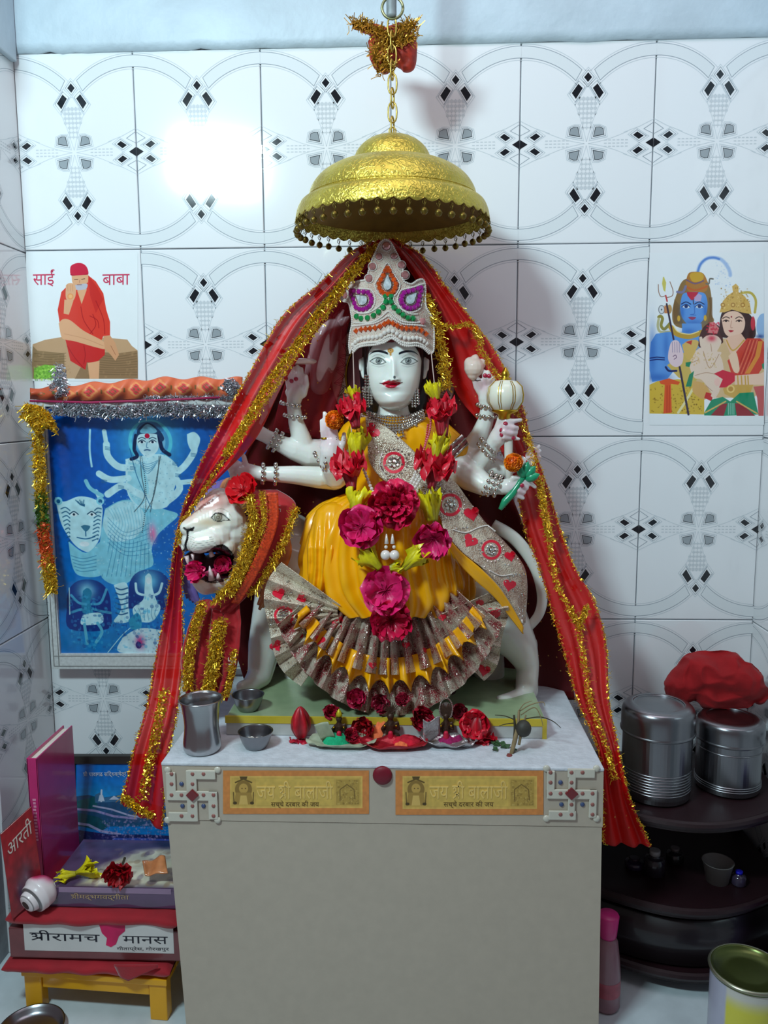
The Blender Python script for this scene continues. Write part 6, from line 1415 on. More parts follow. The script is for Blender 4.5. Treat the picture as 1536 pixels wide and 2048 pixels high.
pl2(s, [(680, 1520), (780, 1540), (860, 1640), (800, 1720), (680, 1640)], (214, 166, 96), curve=True); pl2(s, [(820, 1640), (900, 1660), (880, 1740), (800, 1700)], (196, 40, 40)); pl2(s, [(870, 1680), (900, 1600), (980, 1560), (960, 1640), (910, 1720)], EL)
# crowned lady
pl2(s, [(975, 830), (1020, 760), (1220, 760), (1330, 860), (1350, 1040), (1240, 1080), (1200, 1050), (1000, 1050), (965, 960)], (58, 26, 24), curve=True)
pl2(s, [(965, 780), (1000, 660), (1050, 600), (1110, 560), (1100, 500), (1140, 470), (1170, 500), (1170, 560), (1230, 600), (1290, 680), (1310, 800), (1200, 780), (1100, 750), (1020, 780)], (214, 172, 88), curve=False)
s.line([X(1200, 570), X(1300, 570), X(1355, 650), (X(1345, 780))], 5, (196, 176, 80), curve=True); s.speck(1442, 575, 1500, 625, 60, (160, 116, 40), (.7, 1.6), .9, 12); s.speck(1442, 575, 1500, 625, 30, (246, 220, 150), (.7, 1.4), .9, 13)
for cx in (1110, 1215, 1000): s.ell(*X(cx, 700), 4.5, 4.5, (170, 120, 50)); s.ell(*X(cx, 700), 2.5, 2.5, (230, 190, 110))
pl2(s, [(985, 850), (1030, 790), (1120, 765), (1200, 800), (1240, 880), (1220, 980), (1150, 1040), (1090, 1050), (1020, 1000)], (236, 196, 172), curve=True)
for cx in (1035, 1175):
    s.line([X(cx - 32, 875), X(cx, 862), X(cx + 30, 874)], 1.8, (70, 40, 30), curve=True); s.ell(*X(cx, 872), 2.4, 2.2, (50, 30, 26)); s.line([X(cx - 36, 845), X(cx, 828), X(cx + 36, 842)], 1.8, (60, 34, 28), curve=True)
s.line([X(1095, 870), X(1085, 940), X(1105, 945)], 1.1, (190, 130, 110), curve=True); pl2(s, [(1058, 975), (1085, 970), (1118, 978), (1085, 995)], (180, 30, 50), curve=True); s.ell(*X(1093, 828), 1.4, 1.8, (150, 20, 40))
pl2(s, [(1060, 1040), (1200, 1010), (1250, 1080), (1180, 1220), (1080, 1220), (1020, 1080)], (232, 188, 162)); s.line([X(1040, 1080), X(1110, 1190), X(1230, 1080)], 2.6, (206, 160, 70), curve=True)
s.ell(*X(1325, 900), 4.5, 14, (200, 40, 60)); pl2(s, [(1370, 860), (1410, 800), (1480, 800), (1500, 900), (1490, 1000), (1420, 1060), (1365, 980)], (150, 186, 224), curve=True); s.glow(*X(1400, 1040), 8, 4, (30, 60, 130), .8)
pl2(s, [(1150, 1200), (1260, 1060), (1400, 1060), (1470, 1120), (1480, 1290), (1380, 1450), (1100, 1470), (1050, 1300)], (206, 62, 44))
for i in range(7): s.line([X(1280 + i * 18, 1080), X(1220 + i * 20, 1240), X(1140 + i * 20, 1440)], 1.3, (240, 150, 110) if i % 2 else (150, 24, 24), .7, curve=True)
pl2(s, [(1380, 1090), (1430, 1090), (1400, 1250), (1290, 1440), (1240, 1440), (1350, 1250)], (222, 140, 50)); pl2(s, [(1060, 1250), (1140, 1200), (1180, 1400), (1120, 1420)], (236, 200, 170), curve=True); pl2(s, [(1420, 1340), (1490, 1290), (1490, 1380), (1430, 1390)], (30, 140, 100))
pl2(s, [(1130, 1460), (1400, 1440), (1490, 1400), (1490, 1560), (1130, 1560)], (236, 200, 176)); 
for x in (1160, 1200, 1240, 1270): s.line([X(x, 1465), X(x + 6, 1560)], 2.6, (206, 160, 70))
pl2(s, [(905, 1440), (1000, 1400), (1130, 1440), (1130, 1520), (1040, 1590), (960, 1590), (1000, 1500)], (206, 26, 56)); s.ell(*X(940, 1530), 6, 8, (236, 190, 176))
pl2(s, [(1000, 1600), (1100, 1560), (1330, 1560), (1300, 1640), (1150, 1720), (1020, 1660)], (206, 164, 80)); s.ell(*X(1085, 1605), 8, 8, (236, 200, 120)); s.ell(*X(1085, 1605), 5, 5, (190, 140, 60))
pl2(s, [(800, 1860), (880, 1720), (1000, 1690), (1080, 1740), (1180, 1650), (1330, 1640), (1385, 1880), (1010, 1895), (800, 1890)], (26, 140, 100)); pl2(s, [(870, 1890), (980, 1770), (1050, 1760), (1010, 1895)], (150, 40, 50)); pl2(s, [(1130, 1760), (1200, 1760), (1350, 1895), (1150, 1895)], (150, 40, 50)); s.line([X(1150, 1740), X(1370, 1870)], 3, (214, 176, 100)); s.line([X(1030, 1740), X(810, 1860)], 3, (214, 176, 100)); pl2(s, [(1330, 1580), (1450, 1570), (1440, 1895), (1385, 1895), (1370, 1700)], (196, 90, 90))
for i in range(4): s.line([X(1060 + i * 20, 1760), X(1060 + i * 20, 1880)], 1.2, (200, 230, 220), .8)
tileprint(s)
# ================================================================== BLUE WALL PICTURE
def slantY(px, py): return -.052 + (py - 820) / 520 * .026
def postfn(px, py):
    d = rayA(px + (py - 880) * .060, py); Y = slantY(px, py); t = (Y - CAM.y) / d[:, 1]; return np.array(CAM) + d * t[:, None]
def pq(px, py, d=0):
    v = postfn(np.array([px]), np.array([py]))[0]; return Vector(v) + Vector((0, -d, 0))
pic = thing('framed_goddess_picture', 'large blue framed picture of a goddess on a tiger left of the lion', 'picture', pq(280, 1330))
s = Canvas(96, 812, 520, 1307, 1.7, (12, 96, 186))
X = lambda x, y: (40 + x / 3.414 - ((760 + y / 3.414) - 880) * .060, 760 + y / 3.414)
s.glow(120, 900, 60, 90, (4, 60, 150), .7); s.glow(250, 1180, 160, 80, (20, 140, 210), .7); s.glow(160, 1280, 120, 50, (10, 130, 190), .8); s.glow(430, 900, 60, 60, (6, 80, 160), .6)
s.glow(*X(890, 420), 58, 58, (110, 214, 236), .9); s.ell(*X(890, 420), 44, 44, (90, 205, 225), .9); s.ell(*X(890, 420), 37, 37, (70, 150, 205), .9); s.ell(*X(890, 420), 30, 30, (120, 190, 225), .9)
CY1, CY2, CY3, CD = (190, 232, 240), (130, 205, 225), (70, 165, 205), (16, 90, 140)
def A(pts, w, col=CY1, op=1): s.line([X(*p) for p in pts], w, col, op, 1.2, curve=True)
def Q(pts, col, op=1, soft=1.2): s.poly([X(*p) for p in pts], col, soft, op, True)
Q([(580, 880), (700, 820), (860, 830), (980, 880), (1080, 920), (1000, 1000), (940, 1060), (900, 1150), (910, 1260), (840, 1300), (700, 1400), (560, 1350), (540, 1180), (560, 1000)], CY2)
Q([(580, 890), (690, 830), (800, 850), (860, 960), (780, 1080), (640, 1100), (570, 1010)], CY1, .8)
for i in range(11): A([(620 + i * 26, 1060 + i * 6), (600 + i * 28, 1180), (560 + i * 32, 1340)], 1.2, CD, .5)
for i in range(7): A([(600, 940 + i * 28), (720, 1040 + i * 26), (880, 980 + i * 34)], 1.1, CD, .5)
Q([(720, 540), (820, 520), (980, 510), (1080, 600), (1060, 720), (1010, 860), (900, 880), (800, 860), (730, 760)], CY1)
Q([(740, 560), (840, 600), (880, 760), (820, 860), (740, 760)], CY2, .6)
A([(590, 440), (600, 520), (670, 590), (760, 600)], 14); A([(575, 350), (590, 440)], 9); A([(540, 640), (620, 680), (740, 670)], 13); A([(600, 780), (700, 720), (780, 760), (860, 800)], 14); A([(1170, 400), (1190, 480), (1130, 580), (1060, 640)], 13); A([(1040, 640), (1090, 740), (1000, 830), (920, 860)], 14); A([(1100, 700), (1200, 690), (1260, 690)], 10); A([(540, 800), (520, 760)], 8)
A([(478, 340), (476, 480), (490, 590)], 4, (170, 225, 240)); A([(450, 690), (480, 740), (560, 790)], 8, CY2); Q([(1140, 370), (1190, 355), (1230, 400), (1210, 470), (1170, 480), (1145, 430)], CY1)
Q([(800, 360), (830, 330), (930, 330), (950, 400), (940, 480), (880, 530), (830, 500), (800, 430)], (205, 236, 242)); A([(790, 380), (780, 470), (800, 520), (760, 540)], 7, (14, 40, 80)); A([(950, 380), (970, 470), (1020, 510)], 8, (14, 40, 80)); Q([(790, 340), (830, 290), (930, 290), (980, 350), (900, 345)], (60, 130, 180))
A([(805, 428), (830, 415), (855, 425)], 1.6, (20, 50, 80)); A([(880, 420), (905, 410), (930, 420)], 1.6, (20, 50, 80)); A([(868, 430), (870, 460)], 1.2, CD); A([(850, 485), (870, 482), (890, 485)], 1.8, (30, 90, 130)); s.ell(*X(853, 380), 6, 5, (190, 26, 60))
for k in range(2): A([(820 + k * 130, 520), (830 + k * 110, 650), (850 + k * 60, 800), (780 + k * 80, 900)], 1.6, (60, 80, 90), .9)
for k in range(40):
    t = k / 39; s.ell(*X(830 + 30 * math.sin(t * 3), 520 + t * 520), 1.1, 1.1, (50, 70, 80)); s.ell(*X(960 - 70 * t, 520 + t * 380), 1.1, 1.1, (60, 80, 90))
A([(750, 470), (800, 660), (900, 880)], 1.5, CD, .8); s.glow(*X(905, 1050), 8, 18, (236, 120, 170), .95)
# tiger
Q([(240, 800), (300, 830), (400, 795), (500, 810), (560, 860), (560, 960), (545, 1080), (480, 1170), (420, 1160), (360, 1110), (290, 1000), (260, 900)], CY1)
Q([(330, 1100), (450, 1180), (560, 1100), (600, 1200), (560, 1330), (420, 1340), (360, 1280)], CY2); s.ell(*X(262, 826), 8, 8, CY2); s.ell(*X(262, 828), 4, 4, CD); s.ell(*X(548, 826), 8, 8, CY2); s.ell(*X(548, 828), 4, 4, CD)
for i in range(9):
    a = i / 8; A([(280 + 6 * i, 880 + i * 28), (310 + 4 * i, 870 + i * 28), (340, 890 + i * 26)], 2.2, (20, 80, 120), .8); A([(555 - 3 * i, 880 + i * 26), (530, 875 + i * 26), (510 - i * 2, 890 + i * 26)], 2.2, (20, 80, 120), .8)
for i in range(5): A([(380 + i * 14, 820 + i % 2 * 8), (410 + i * 6, 850), (440, 862 - i * 3)], 1.8, (24, 84, 124), .8)
for cx in (368, 490): Q([(cx - 26, 920), (cx, 905), (cx + 26, 920), (cx, 932)], (230, 245, 248)); s.ell(*X(cx, 918), 2.4, 2.4, (20, 50, 70)); A([(cx - 30, 916), (cx, 898), (cx + 30, 918)], 1.8, (20, 60, 90))
Q([(415, 1000), (440, 990), (480, 1000), (450, 1035)], (60, 120, 150)); A([(448, 1035), (450, 1065)], 2, CD); A([(390, 1075), (450, 1085), (510, 1070)], 2, CD); s.ell(*X(440, 1120), 10, 5, (225, 240, 245))
for i in range(5): A([(350 + i * 8, 1200 + i * 24), (430, 1220 + i * 22), (520, 1200 + i * 24)], 1.5, CD, .5)
Q([(640, 1400), (730, 1390), (745, 1560), (740, 1650), (640, 1650), (690, 1560)], CY1)
for i in range(6): A([(655, 1420 + i * 34), (690, 1432 + i * 34), (735, 1420 + i * 34)], 2.6, (20, 80, 130), .9)
# small scenes below
Q([(320, 1560), (330, 1440), (400, 1370), (520, 1370), (600, 1440), (620, 1560), (600, 1700), (340, 1700)], (8, 40, 120), .9); s.glow(*X(455, 1440), 18, 18, (150, 225, 240), .9)
Q([(430, 1440), (460, 1420), (490, 1450), (480, 1520), (500, 1600), (440, 1610), (420, 1540)], (40, 130, 170)); Q([(430, 1600), (550, 1590), (560, 1660), (420, 1670)], (190, 232, 240)); A([(350, 1470), (400, 1520), (450, 1530)], 5, (70, 160, 200)); A([(590, 1430), (550, 1520), (490, 1530)], 5, (70, 160, 200)); A([(345, 1590), (400, 1570), (450, 1560)], 5, (60, 150, 190)); A([(620, 1590), (560, 1580), (490, 1560)], 5, (60, 150, 190)); A([(440, 1670), (460, 1800)], 6, (90, 180, 210)); A([(530, 1660), (560, 1720), (520, 1790)], 6, (90, 180, 210)); A([(336, 1420), (340, 1600)], 2, CY1)
Q([(740, 1560), (750, 1380), (830, 1300), (960, 1310), (1030, 1400), (1030, 1560)], (8, 44, 120), .9); s.glow(*X(878, 1370), 22, 22, (120, 214, 240), .9); Q([(855, 1340), (880, 1320), (900, 1350), (905, 1420), (930, 1500), (960, 1560), (900, 1650), (800, 1640), (770, 1560), (840, 1500), (850, 1420)], CY1); s.ell(*X(878, 1370), 5, 7, (220, 240, 245)); A([(790, 1390), (800, 1450), (850, 1470)], 5, CY1); A([(970, 1390), (950, 1450), (910, 1470)], 5, CY1)
for i in range(6): A([(780 + i * 30, 1560), (800 + i * 24, 1600), (790 + i * 30, 1640)], 1.3, CD, .5)
A([(600, 1860), (700, 1740), (770, 1680)], 1.6, CY1); Q([(740, 1640), (800, 1590), (830, 1640), (820, 1700), (760, 1700)], (40, 150, 190)); Q([(700, 1760), (800, 1700), (920, 1700), (1000, 1740), (1000, 1860), (680, 1860)], (200, 228, 236)); s.glow(*X(820, 1790), 8, 12, (190, 30, 110), .95); s.ell(*X(810, 1810), 6, 7, (50, 40, 110))
s.speck(120, 1190, 330, 1300, 220, (60, 170, 215), (.8, 4), .5, 20); s.speck(120, 1190, 330, 1300, 160, (8, 60, 130), (.8, 4), .5, 21); s.speck(240, 1270, 360, 1305, 60, (140, 150, 170), (.8, 2), .5, 22); s.ell(*X(868, 415), 21, 27, (196, 232, 240)); Q([(800, 340), (870, 290), (950, 340), (985, 400), (960, 420), (930, 370), (820, 370), (795, 410)], (24, 60, 100)); Q([(820, 345), (870, 300), (930, 340), (920, 362), (830, 362)], (120, 190, 215))
for cx in (832, 905): Q([(cx - 22, 425), (cx, 412), (cx + 22, 424), (cx, 434)], (235, 245, 248)); s.ell(*X(cx, 423), 2.6, 2.6, (16, 40, 70)); A([(cx - 24, 424), (cx, 409), (cx + 24, 422)], 1.6, (16, 50, 80)); A([(cx - 24, 402), (cx, 392), (cx + 24, 402)], 1.5, (20, 50, 80))
A([(868, 425), (864, 458), (874, 462)], 1.3, (60, 120, 160)); A([(850, 480), (868, 476), (888, 480)], 2.6, (60, 100, 140)); s.ell(*X(868, 382), 5, 5, (190, 20, 60))
for t in range(5): A([(800 + t * 8, 545 + t * 12), (870, 575 + t * 16), (950 - t * 8, 545 + t * 12)], 1.2, (60, 130, 170), .8)
for cx, cy in ((600, 455), (575, 680), (1185, 500), (1080, 640), (690, 720), (770, 590), (1060, 560)):
    for t in range(3): A([(cx - 18, cy + t * 9), (cx + 18, cy + 6 + t * 9)], 1.3, (50, 110, 150), .8)
for i in range(14): A([(600 + i * 22, 880 - i * 2), (640 + i * 20, 960 + i * 6), (600 + i * 24, 1060 + i * 4)], 1, (90, 170, 200), .6)
s.speck(170, 985, 340, 1150, 260, (225, 244, 248), (.6, 1.8), .5, 31); s.speck(240, 900, 360, 1010, 160, (80, 150, 185), (.6, 1.6), .5, 32)
s.mottle(.06, 7)
m_poster = cmat('poster_paper', rough=.12, coat=.5, ns=50, na=.03, gain=.95)
s.sheet('picture', postfn, m_poster, pic)
m_frame = mat('silver_white_frame', (206, 208, 206), .35, noise_amt=.14, nscale=150, coat=.3)
def bar(x0, y0, x1, y1, d0=.014, back=.012):
    c4 = [pq(x0, y1, 0), pq(x1, y1, 0), pq(x1, y0, 0), pq(x0, y0, 0)]
    b_ = [p + Vector((0, back, 0)) for p in c4]; f_ = [p + Vector((0, -.006, 0)) for p in c4]
    V = [f_[0], f_[1], b_[1], b_[0], f_[3], f_[2], b_[2], b_[3]]; return hexa(V)
obj('frame_side', bar(80, 806, 97, 1336), m_frame, pic); obj('frame_bottom', bar(80, 1306, 520, 1336), m_frame, pic); obj('frame_side', bar(519, 806, 540, 1336), m_frame, pic); obj('frame_top', bar(80, 790, 540, 813), m_frame, pic)
for y in (1310, 1330): obj('frame_line', tube([pq(84, y, .0065), pq(538, y, .0065)], .0008, 5), mat('frame_grey_line', (130, 130, 128), .5), pic)  # thin grey lines along the frame bars
for x in (84, 94): obj('frame_line', tube([pq(x, 830, .0065), pq(x, 1330, .0065)], .0008, 5), bpy.data.materials['frame_grey_line'], pic)
obj('backing_board', bar(90, 810, 530, 1320, back=.004) if False else (lambda V: hexa([V[0], V[1], V[1] + Vector((0, .006, 0)), V[0] + Vector((0, .006, 0)), V[3], V[2], V[2] + Vector((0, .006, 0)), V[3] + Vector((0, .006, 0))]))([pq(90, 1320, -.002), pq(530, 1320, -.002), pq(530, 810, -.002), pq(90, 810, -.002)]), m_frame, pic)
# cloth and tinsel along its top
swag = thing('picture_swag', 'orange patterned cloth swag with silver tinsel along the top of the blue picture', 'swag', P(270, 800, -.07))
m_sw = None
def swagfn():
    nU, nV = 150, 20; V, C = [], []
    for j in range(nV):
        v = j / (nV - 1)
        for i in range(nU):
            u = i / (nU - 1); x = 60 + 425 * u; yt = 776 - 20 * min(1, u * 1.6) + 3 * math.sin(u * 37); y = yt + (798 - yt + 4 * math.sin(u * 6)) * v
            V.append(P(x, y, -.070 - .012 * math.sin(math.pi * v) - .006 * math.sin(u * 60 + v * 3) * (1 - v * .5)))
            dx = abs((u * 9) % 1 - .5) * 2; dy = abs(v - .5) * 2; f = dx + dy
            c = (214, 60, 66) if f < .55 else ((236, 150, 90) if f < .8 else (226, 110, 70))
            if u < .12: c = (196, 84, 50)
            if .93 < dx and dy < .2 or abs(f - .28) < .05: c = (90, 96, 50)
            C.append([k / 255 for k in c])
    Fc = [(j * nU + i, (j + 1) * nU + i, (j + 1) * nU + i + 1, j * nU + i + 1) for j in range(nV - 1) for i in range(nU - 1)]
    return V, Fc, C
v, f, c = swagfn(); solidify(obj('cloth', (v, f), cmat('patterned_cloth', rough=.5, ns=80, na=.1, bump=.3, bscale=120), swag, smooth=True, cols=c), .001)
obj('cord', tube([P(60, 802, -.088), P(180, 805, -.09), P(330, 800, -.09), P(440, 795, -.09)], .0022, 8), mat('magenta_cord', (160, 30, 80), .6), swag, smooth=True)
obj('silver_tinsel', tinsel([P(x, 822 + 3 * math.sin(x / 30), -.082) for x in range(112, 490, 12)], .020, 5200, .0040, .12, 71, .4), m_stins, swag, kind='stuff')
obj('silver_tinsel', tinsel([P(x, 796, -.085) for x in range(290, 490, 12)], .006, 700, .0032, .12, 72, .4), m_stins, swag, kind='stuff')
obj('silver_tinsel', tinsel([P(112, 765, -.08), P(125, 790, -.08), P(118, 735, -.075)], .014, 600, .0036, .12, 73, .4), m_stins, swag, kind='stuff')
obj('silver_tinsel', tinsel([P(455, 765, -.085), P(480, 790, -.085)], .014, 500, .0036, .12, 74, .4), m_stins, swag, kind='stuff')
gt = thing('picture_garland', 'gold, green and orange tinsel garland down the left edge of the blue picture', 'garland', P(90, 1190, -.07))
obj('gold_knot', tinsel([P(62, 820, -.09), P(85, 840, -.09), P(95, 858, -.09)], .022, 2000, .0042, .15, 81, .6), m_tins, gt, kind='stuff')
m_gtin = mat('green_tinsel', (70, 110, 40), .3, .6, noise_amt=.3, nscale=100); m_otin = mat('orange_tinsel', (214, 84, 36), .35, .4, noise_amt=.3, nscale=100)
core = cr([(76, 870, -.075), (80, 930, -.078), (84, 1000, -.078), (88, 1060, -.078), (96, 1120, -.078), (104, 1185, -.078)], 6)
obj('core', tube([P(*p) for p in core], .0065, 10), mat('tinsel_core', (170, 140, 40), .4, .4, noise_amt=.3, nscale=80), gt, smooth=True)
for a, b, mm, n, sd in ((0, 13, m_tins, 1200, 82), (11, 18, m_gtin, 500, 83), (17, 25, m_otin, 900, 84), (23, 30, m_tins, 900, 85)):
    obj('tinsel', tinsel([P(*p) for p in core[a:b + 1]], .013, n, .0036, .22, sd, .6), mm, gt, kind='stuff')
# ================================================================== ON THE ALTAR
m_steel = mat('stainless_steel', (176, 176, 178), .22, 1, noise_amt=.04, nscale=8, bump=.05, bscale=40)
m_steelb = mat('brushed_steel', (140, 140, 144), .28, 1, noise_amt=.06, nscale=10)
def cup(name, label, c, prof_out, wall_, mt, n=48, group=None, cat='bowl'):
    inner = [(max(r - wall_, 1e-5), z + (wall_ if i == 0 else 0)) for i, (r, z) in enumerate(prof_out)][::-1]
    pr = [(1e-5, prof_out[0][1])] + list(prof_out) + inner[:-0 or None] + [(1e-5, prof_out[0][1] + wall_)]
    return lathe(pr, c, n)
g = PZ(405, 1500, ZT); gr = 39 * U(g.y)
tum = thing('steel_tumbler', 'tall stainless steel tumbler on the left front corner of the altar', 'tumbler', (g.x, g.y, ZT))
H_ = P(405, 1397, g.y).z - ZT
out = cr([(gr * .80, 0), (gr * .90, H_ * .01), (gr * 1.0, H_ * .06), (gr * 1.02, H_ * .15), (gr * .93, H_ * .42), (gr * .93, H_ * .6), (gr * 1.02, H_ * .85), (gr * 1.14, H_)], 4)
out = [tuple(p) for p in out]
obj('wall', lathe([(1e-5, 0)] + out + [(r - .0012, z) for r, z in out[::-1][:-3]] + [(1e-5, .004)], (g.x, g.y, ZT), 56), m_steel, tum, smooth=True)
obj('rim', nocap(lathe([(gr * 1.14 + .0012 * math.cos(t), H_ + .0012 * math.sin(t)) for t in [i * math.pi / 4 for i in range(9)]], (g.x, g.y, ZT), 56)), m_steel, tum, smooth=True)
m_water = mat('dark_water', (30, 32, 36), .05, 0, noise_amt=.05, coat=1)
obj('water', lathe([(gr * 1.0, H_ * .82), (1e-5, H_ * .821)], (g.x, g.y, ZT), 40), m_water, tum, smooth=True)
def sbowl(label, x, y, zb, yr, rp):
    c = PZ(x, y, zb); r = rp * U(c.y); h = P(x, yr, c.y).z - zb
    b = thing('steel_bowl', label, 'bowl', (c.x, c.y, zb), 'small steel bowls on the altar')
    o = [tuple(p) for p in cr([(r * .5, 0), (r * .62, h * .03), (r * .8, h * .35), (r * .93, h * .75), (r * 1.0, h)], 4)]
    obj('wall', lathe([(1e-5, 0)] + o + [(r * 1.03, h * 1.01), (r * .96, h)] + [(max(a - .001, 1e-5), z + .001) for a, z in o[::-1][1:]] + [(1e-5, .002)], (c.x, c.y, zb), 44), m_steelb, b, smooth=True)
    return b, c, r, h
b_, c_, r_, h_ = sbowl('small empty steel bowl on the green slab behind the tumbler', 497, 1419, ZP + .001, 1389, 33)
b_, c_, r_, h_ = sbowl('small steel bowl with white grains on the dusty altar top', 512, 1494, ZT, 1462, 36)
rs = random.Random(9)
obj('grains', join(*[sphere((c_.x + rs.uniform(-.5, .5) * r_, c_.y + rs.uniform(-.5, .5) * r_, ZT + .003 + .006 + rs.random() * .003), .0018, 6, (1.6, 1, .8)) for _ in range(90)], lathe([(r_ * .62, .007), (1e-5, .010)], (c_.x, c_.y, ZT), 20)), mat('rice', (226, 214, 204), .6), b_, kind='stuff')
# powder dishes
def leafdish(label, x, y, rx, ry, mt, seed, rim=.010, name='leaf_dish'):
    c = PZ(x, y, ZT); R1, R2 = rx * U(c.y), ry; d = thing(name, label, 'dish', (c.x, c.y, ZT), 'offering dishes in front of the plinth')
    V, nR, nA = [], 7, 48
    for j in range(nR):
        t = j / (nR - 1)
        for i in range(nA):
            a = 2 * math.pi * i / nA; k = 1 + .13 * noise.noise(Vector((math.cos(a) * 1.6, math.sin(a) * 1.6, seed)))
            z = .0008 + rim * t ** 2.5 * (1 + .8 * noise.noise(Vector((math.cos(a) * 2.5, math.sin(a) * 2.5, seed + 4)))) + .0015 * noise.noise(Vector((math.cos(a) * 5 * t, math.sin(a) * 5 * t, seed)))
            V.append((c.x + R1 * t * k * math.cos(a), c.y + R2 * t * k * math.sin(a), ZT + max(.0006, z)))
    Fc = [(j * nA + i, j * nA + (i + 1) % nA, (j + 1) * nA + (i + 1) % nA, (j + 1) * nA + i) for j in range(nR - 1) for i in range(nA)]
    solidify(obj('dish', (V, Fc), mt, d, smooth=True), .0006, 1)
    return d, c
def heap(name, x, y, w, h, mt, par, seed, Z=.006):
    c = PZ(x, y, ZT + .004); V, n = [], 16
    for j in range(n):
        for i in range(n):
            u, v = i / (n - 1) * 2 - 1, j / (n - 1) * 2 - 1; e = max(0, 1 - u * u - v * v) ** .6
            z = Z * e * (1 + .7 * noise.noise(Vector((u * 2.5, v * 2.5, seed)))) - (.003 if e == 0 else 0)
            s_ = 1 + .2 * noise.noise(Vector((u, v, seed + 8))); V.append((c.x + u * w * s_, c.y + v * h * s_, ZT + .0035 + z))
    Fc = [(j * n + i, j * n + i + 1, (j + 1) * n + i + 1, (j + 1) * n + i) for j in range(n - 1) for i in range(n - 1)]
    return obj(name, (V, Fc), mt, par, smooth=True)
m_pg = mat('green_powder', (20, 170, 118), .9, noise_amt=.2, nscale=200, bump=.7, bscale=400); m_po = mat('orange_powder', (246, 120, 70), .9, noise_amt=.15, nscale=150, bump=.6, bscale=400)
m_pm = mat('magenta_powder', (150, 16, 84), .9, noise_amt=.3, nscale=200, bump=.7, bscale=400); m_pr = mat('red_powder', (200, 14, 44), .85, noise_amt=.3, nscale=120, bump=.7, bscale=300)
d1, c1 = leafdish('leaf dish of green powder, leftmost offering dish', 683, 1492, 76, .024, mat('pale_leaf', (160, 166, 140), .5, noise_amt=.25, nscale=50), 3)
heap('powder', 672, 1480, .024, .016, m_pg, d1, 1, .012); heap('powder', 722, 1480, .022, .012, m_pr, d1, 2, .006)
v, f = grid(lambda u, v: P(628 + 28 * u + 14 * v, 1450 + 30 * v - 6 * u, c1.y + .004) + Vector((0, .004 * math.sin(u * 3), 0)), 8, 8)
solidify(obj('leaf_flap', (v, f), bpy.data.materials['pale_leaf'], d1, smooth=True), .0008)
d2, c2 = leafdish('red foil dish of orange powder, middle offering dish', 788, 1496, 72, .025, mat('red_foil', (170, 30, 44), .3, .4, noise_amt=.3, nscale=90, bump=.6, bscale=150), 7)
heap('powder', 762, 1470, .022, .018, m_po, d2, 5, .022); heap('powder', 815, 1482, .026, .016, m_pr, d2, 6, .009); heap('powder', 802, 1492, .012, .008, m_po, d2, 6, .007)
d3, c3 = leafdish('silver foil dish of magenta powder, rightmost offering dish', 897, 1492, 62, .023, mat('silver_foil', (176, 170, 170), .25, .7, noise_amt=.15, nscale=60, bump=.9, bscale=90, bdist=.003), 11, .013)
heap('powder', 900, 1478, .026, .013, m_pm, d3, 9, .008)
v, f = grid(lambda u, v: P(846 + 34 * u, 1478 - 40 * v + 6 * math.sin(u * 5), c3.y - .004 + .012 * u), 8, 8)
solidify(obj('foil_flap', (v, f), bpy.data.materials['silver_foil'], d3, smooth=True), .0008)
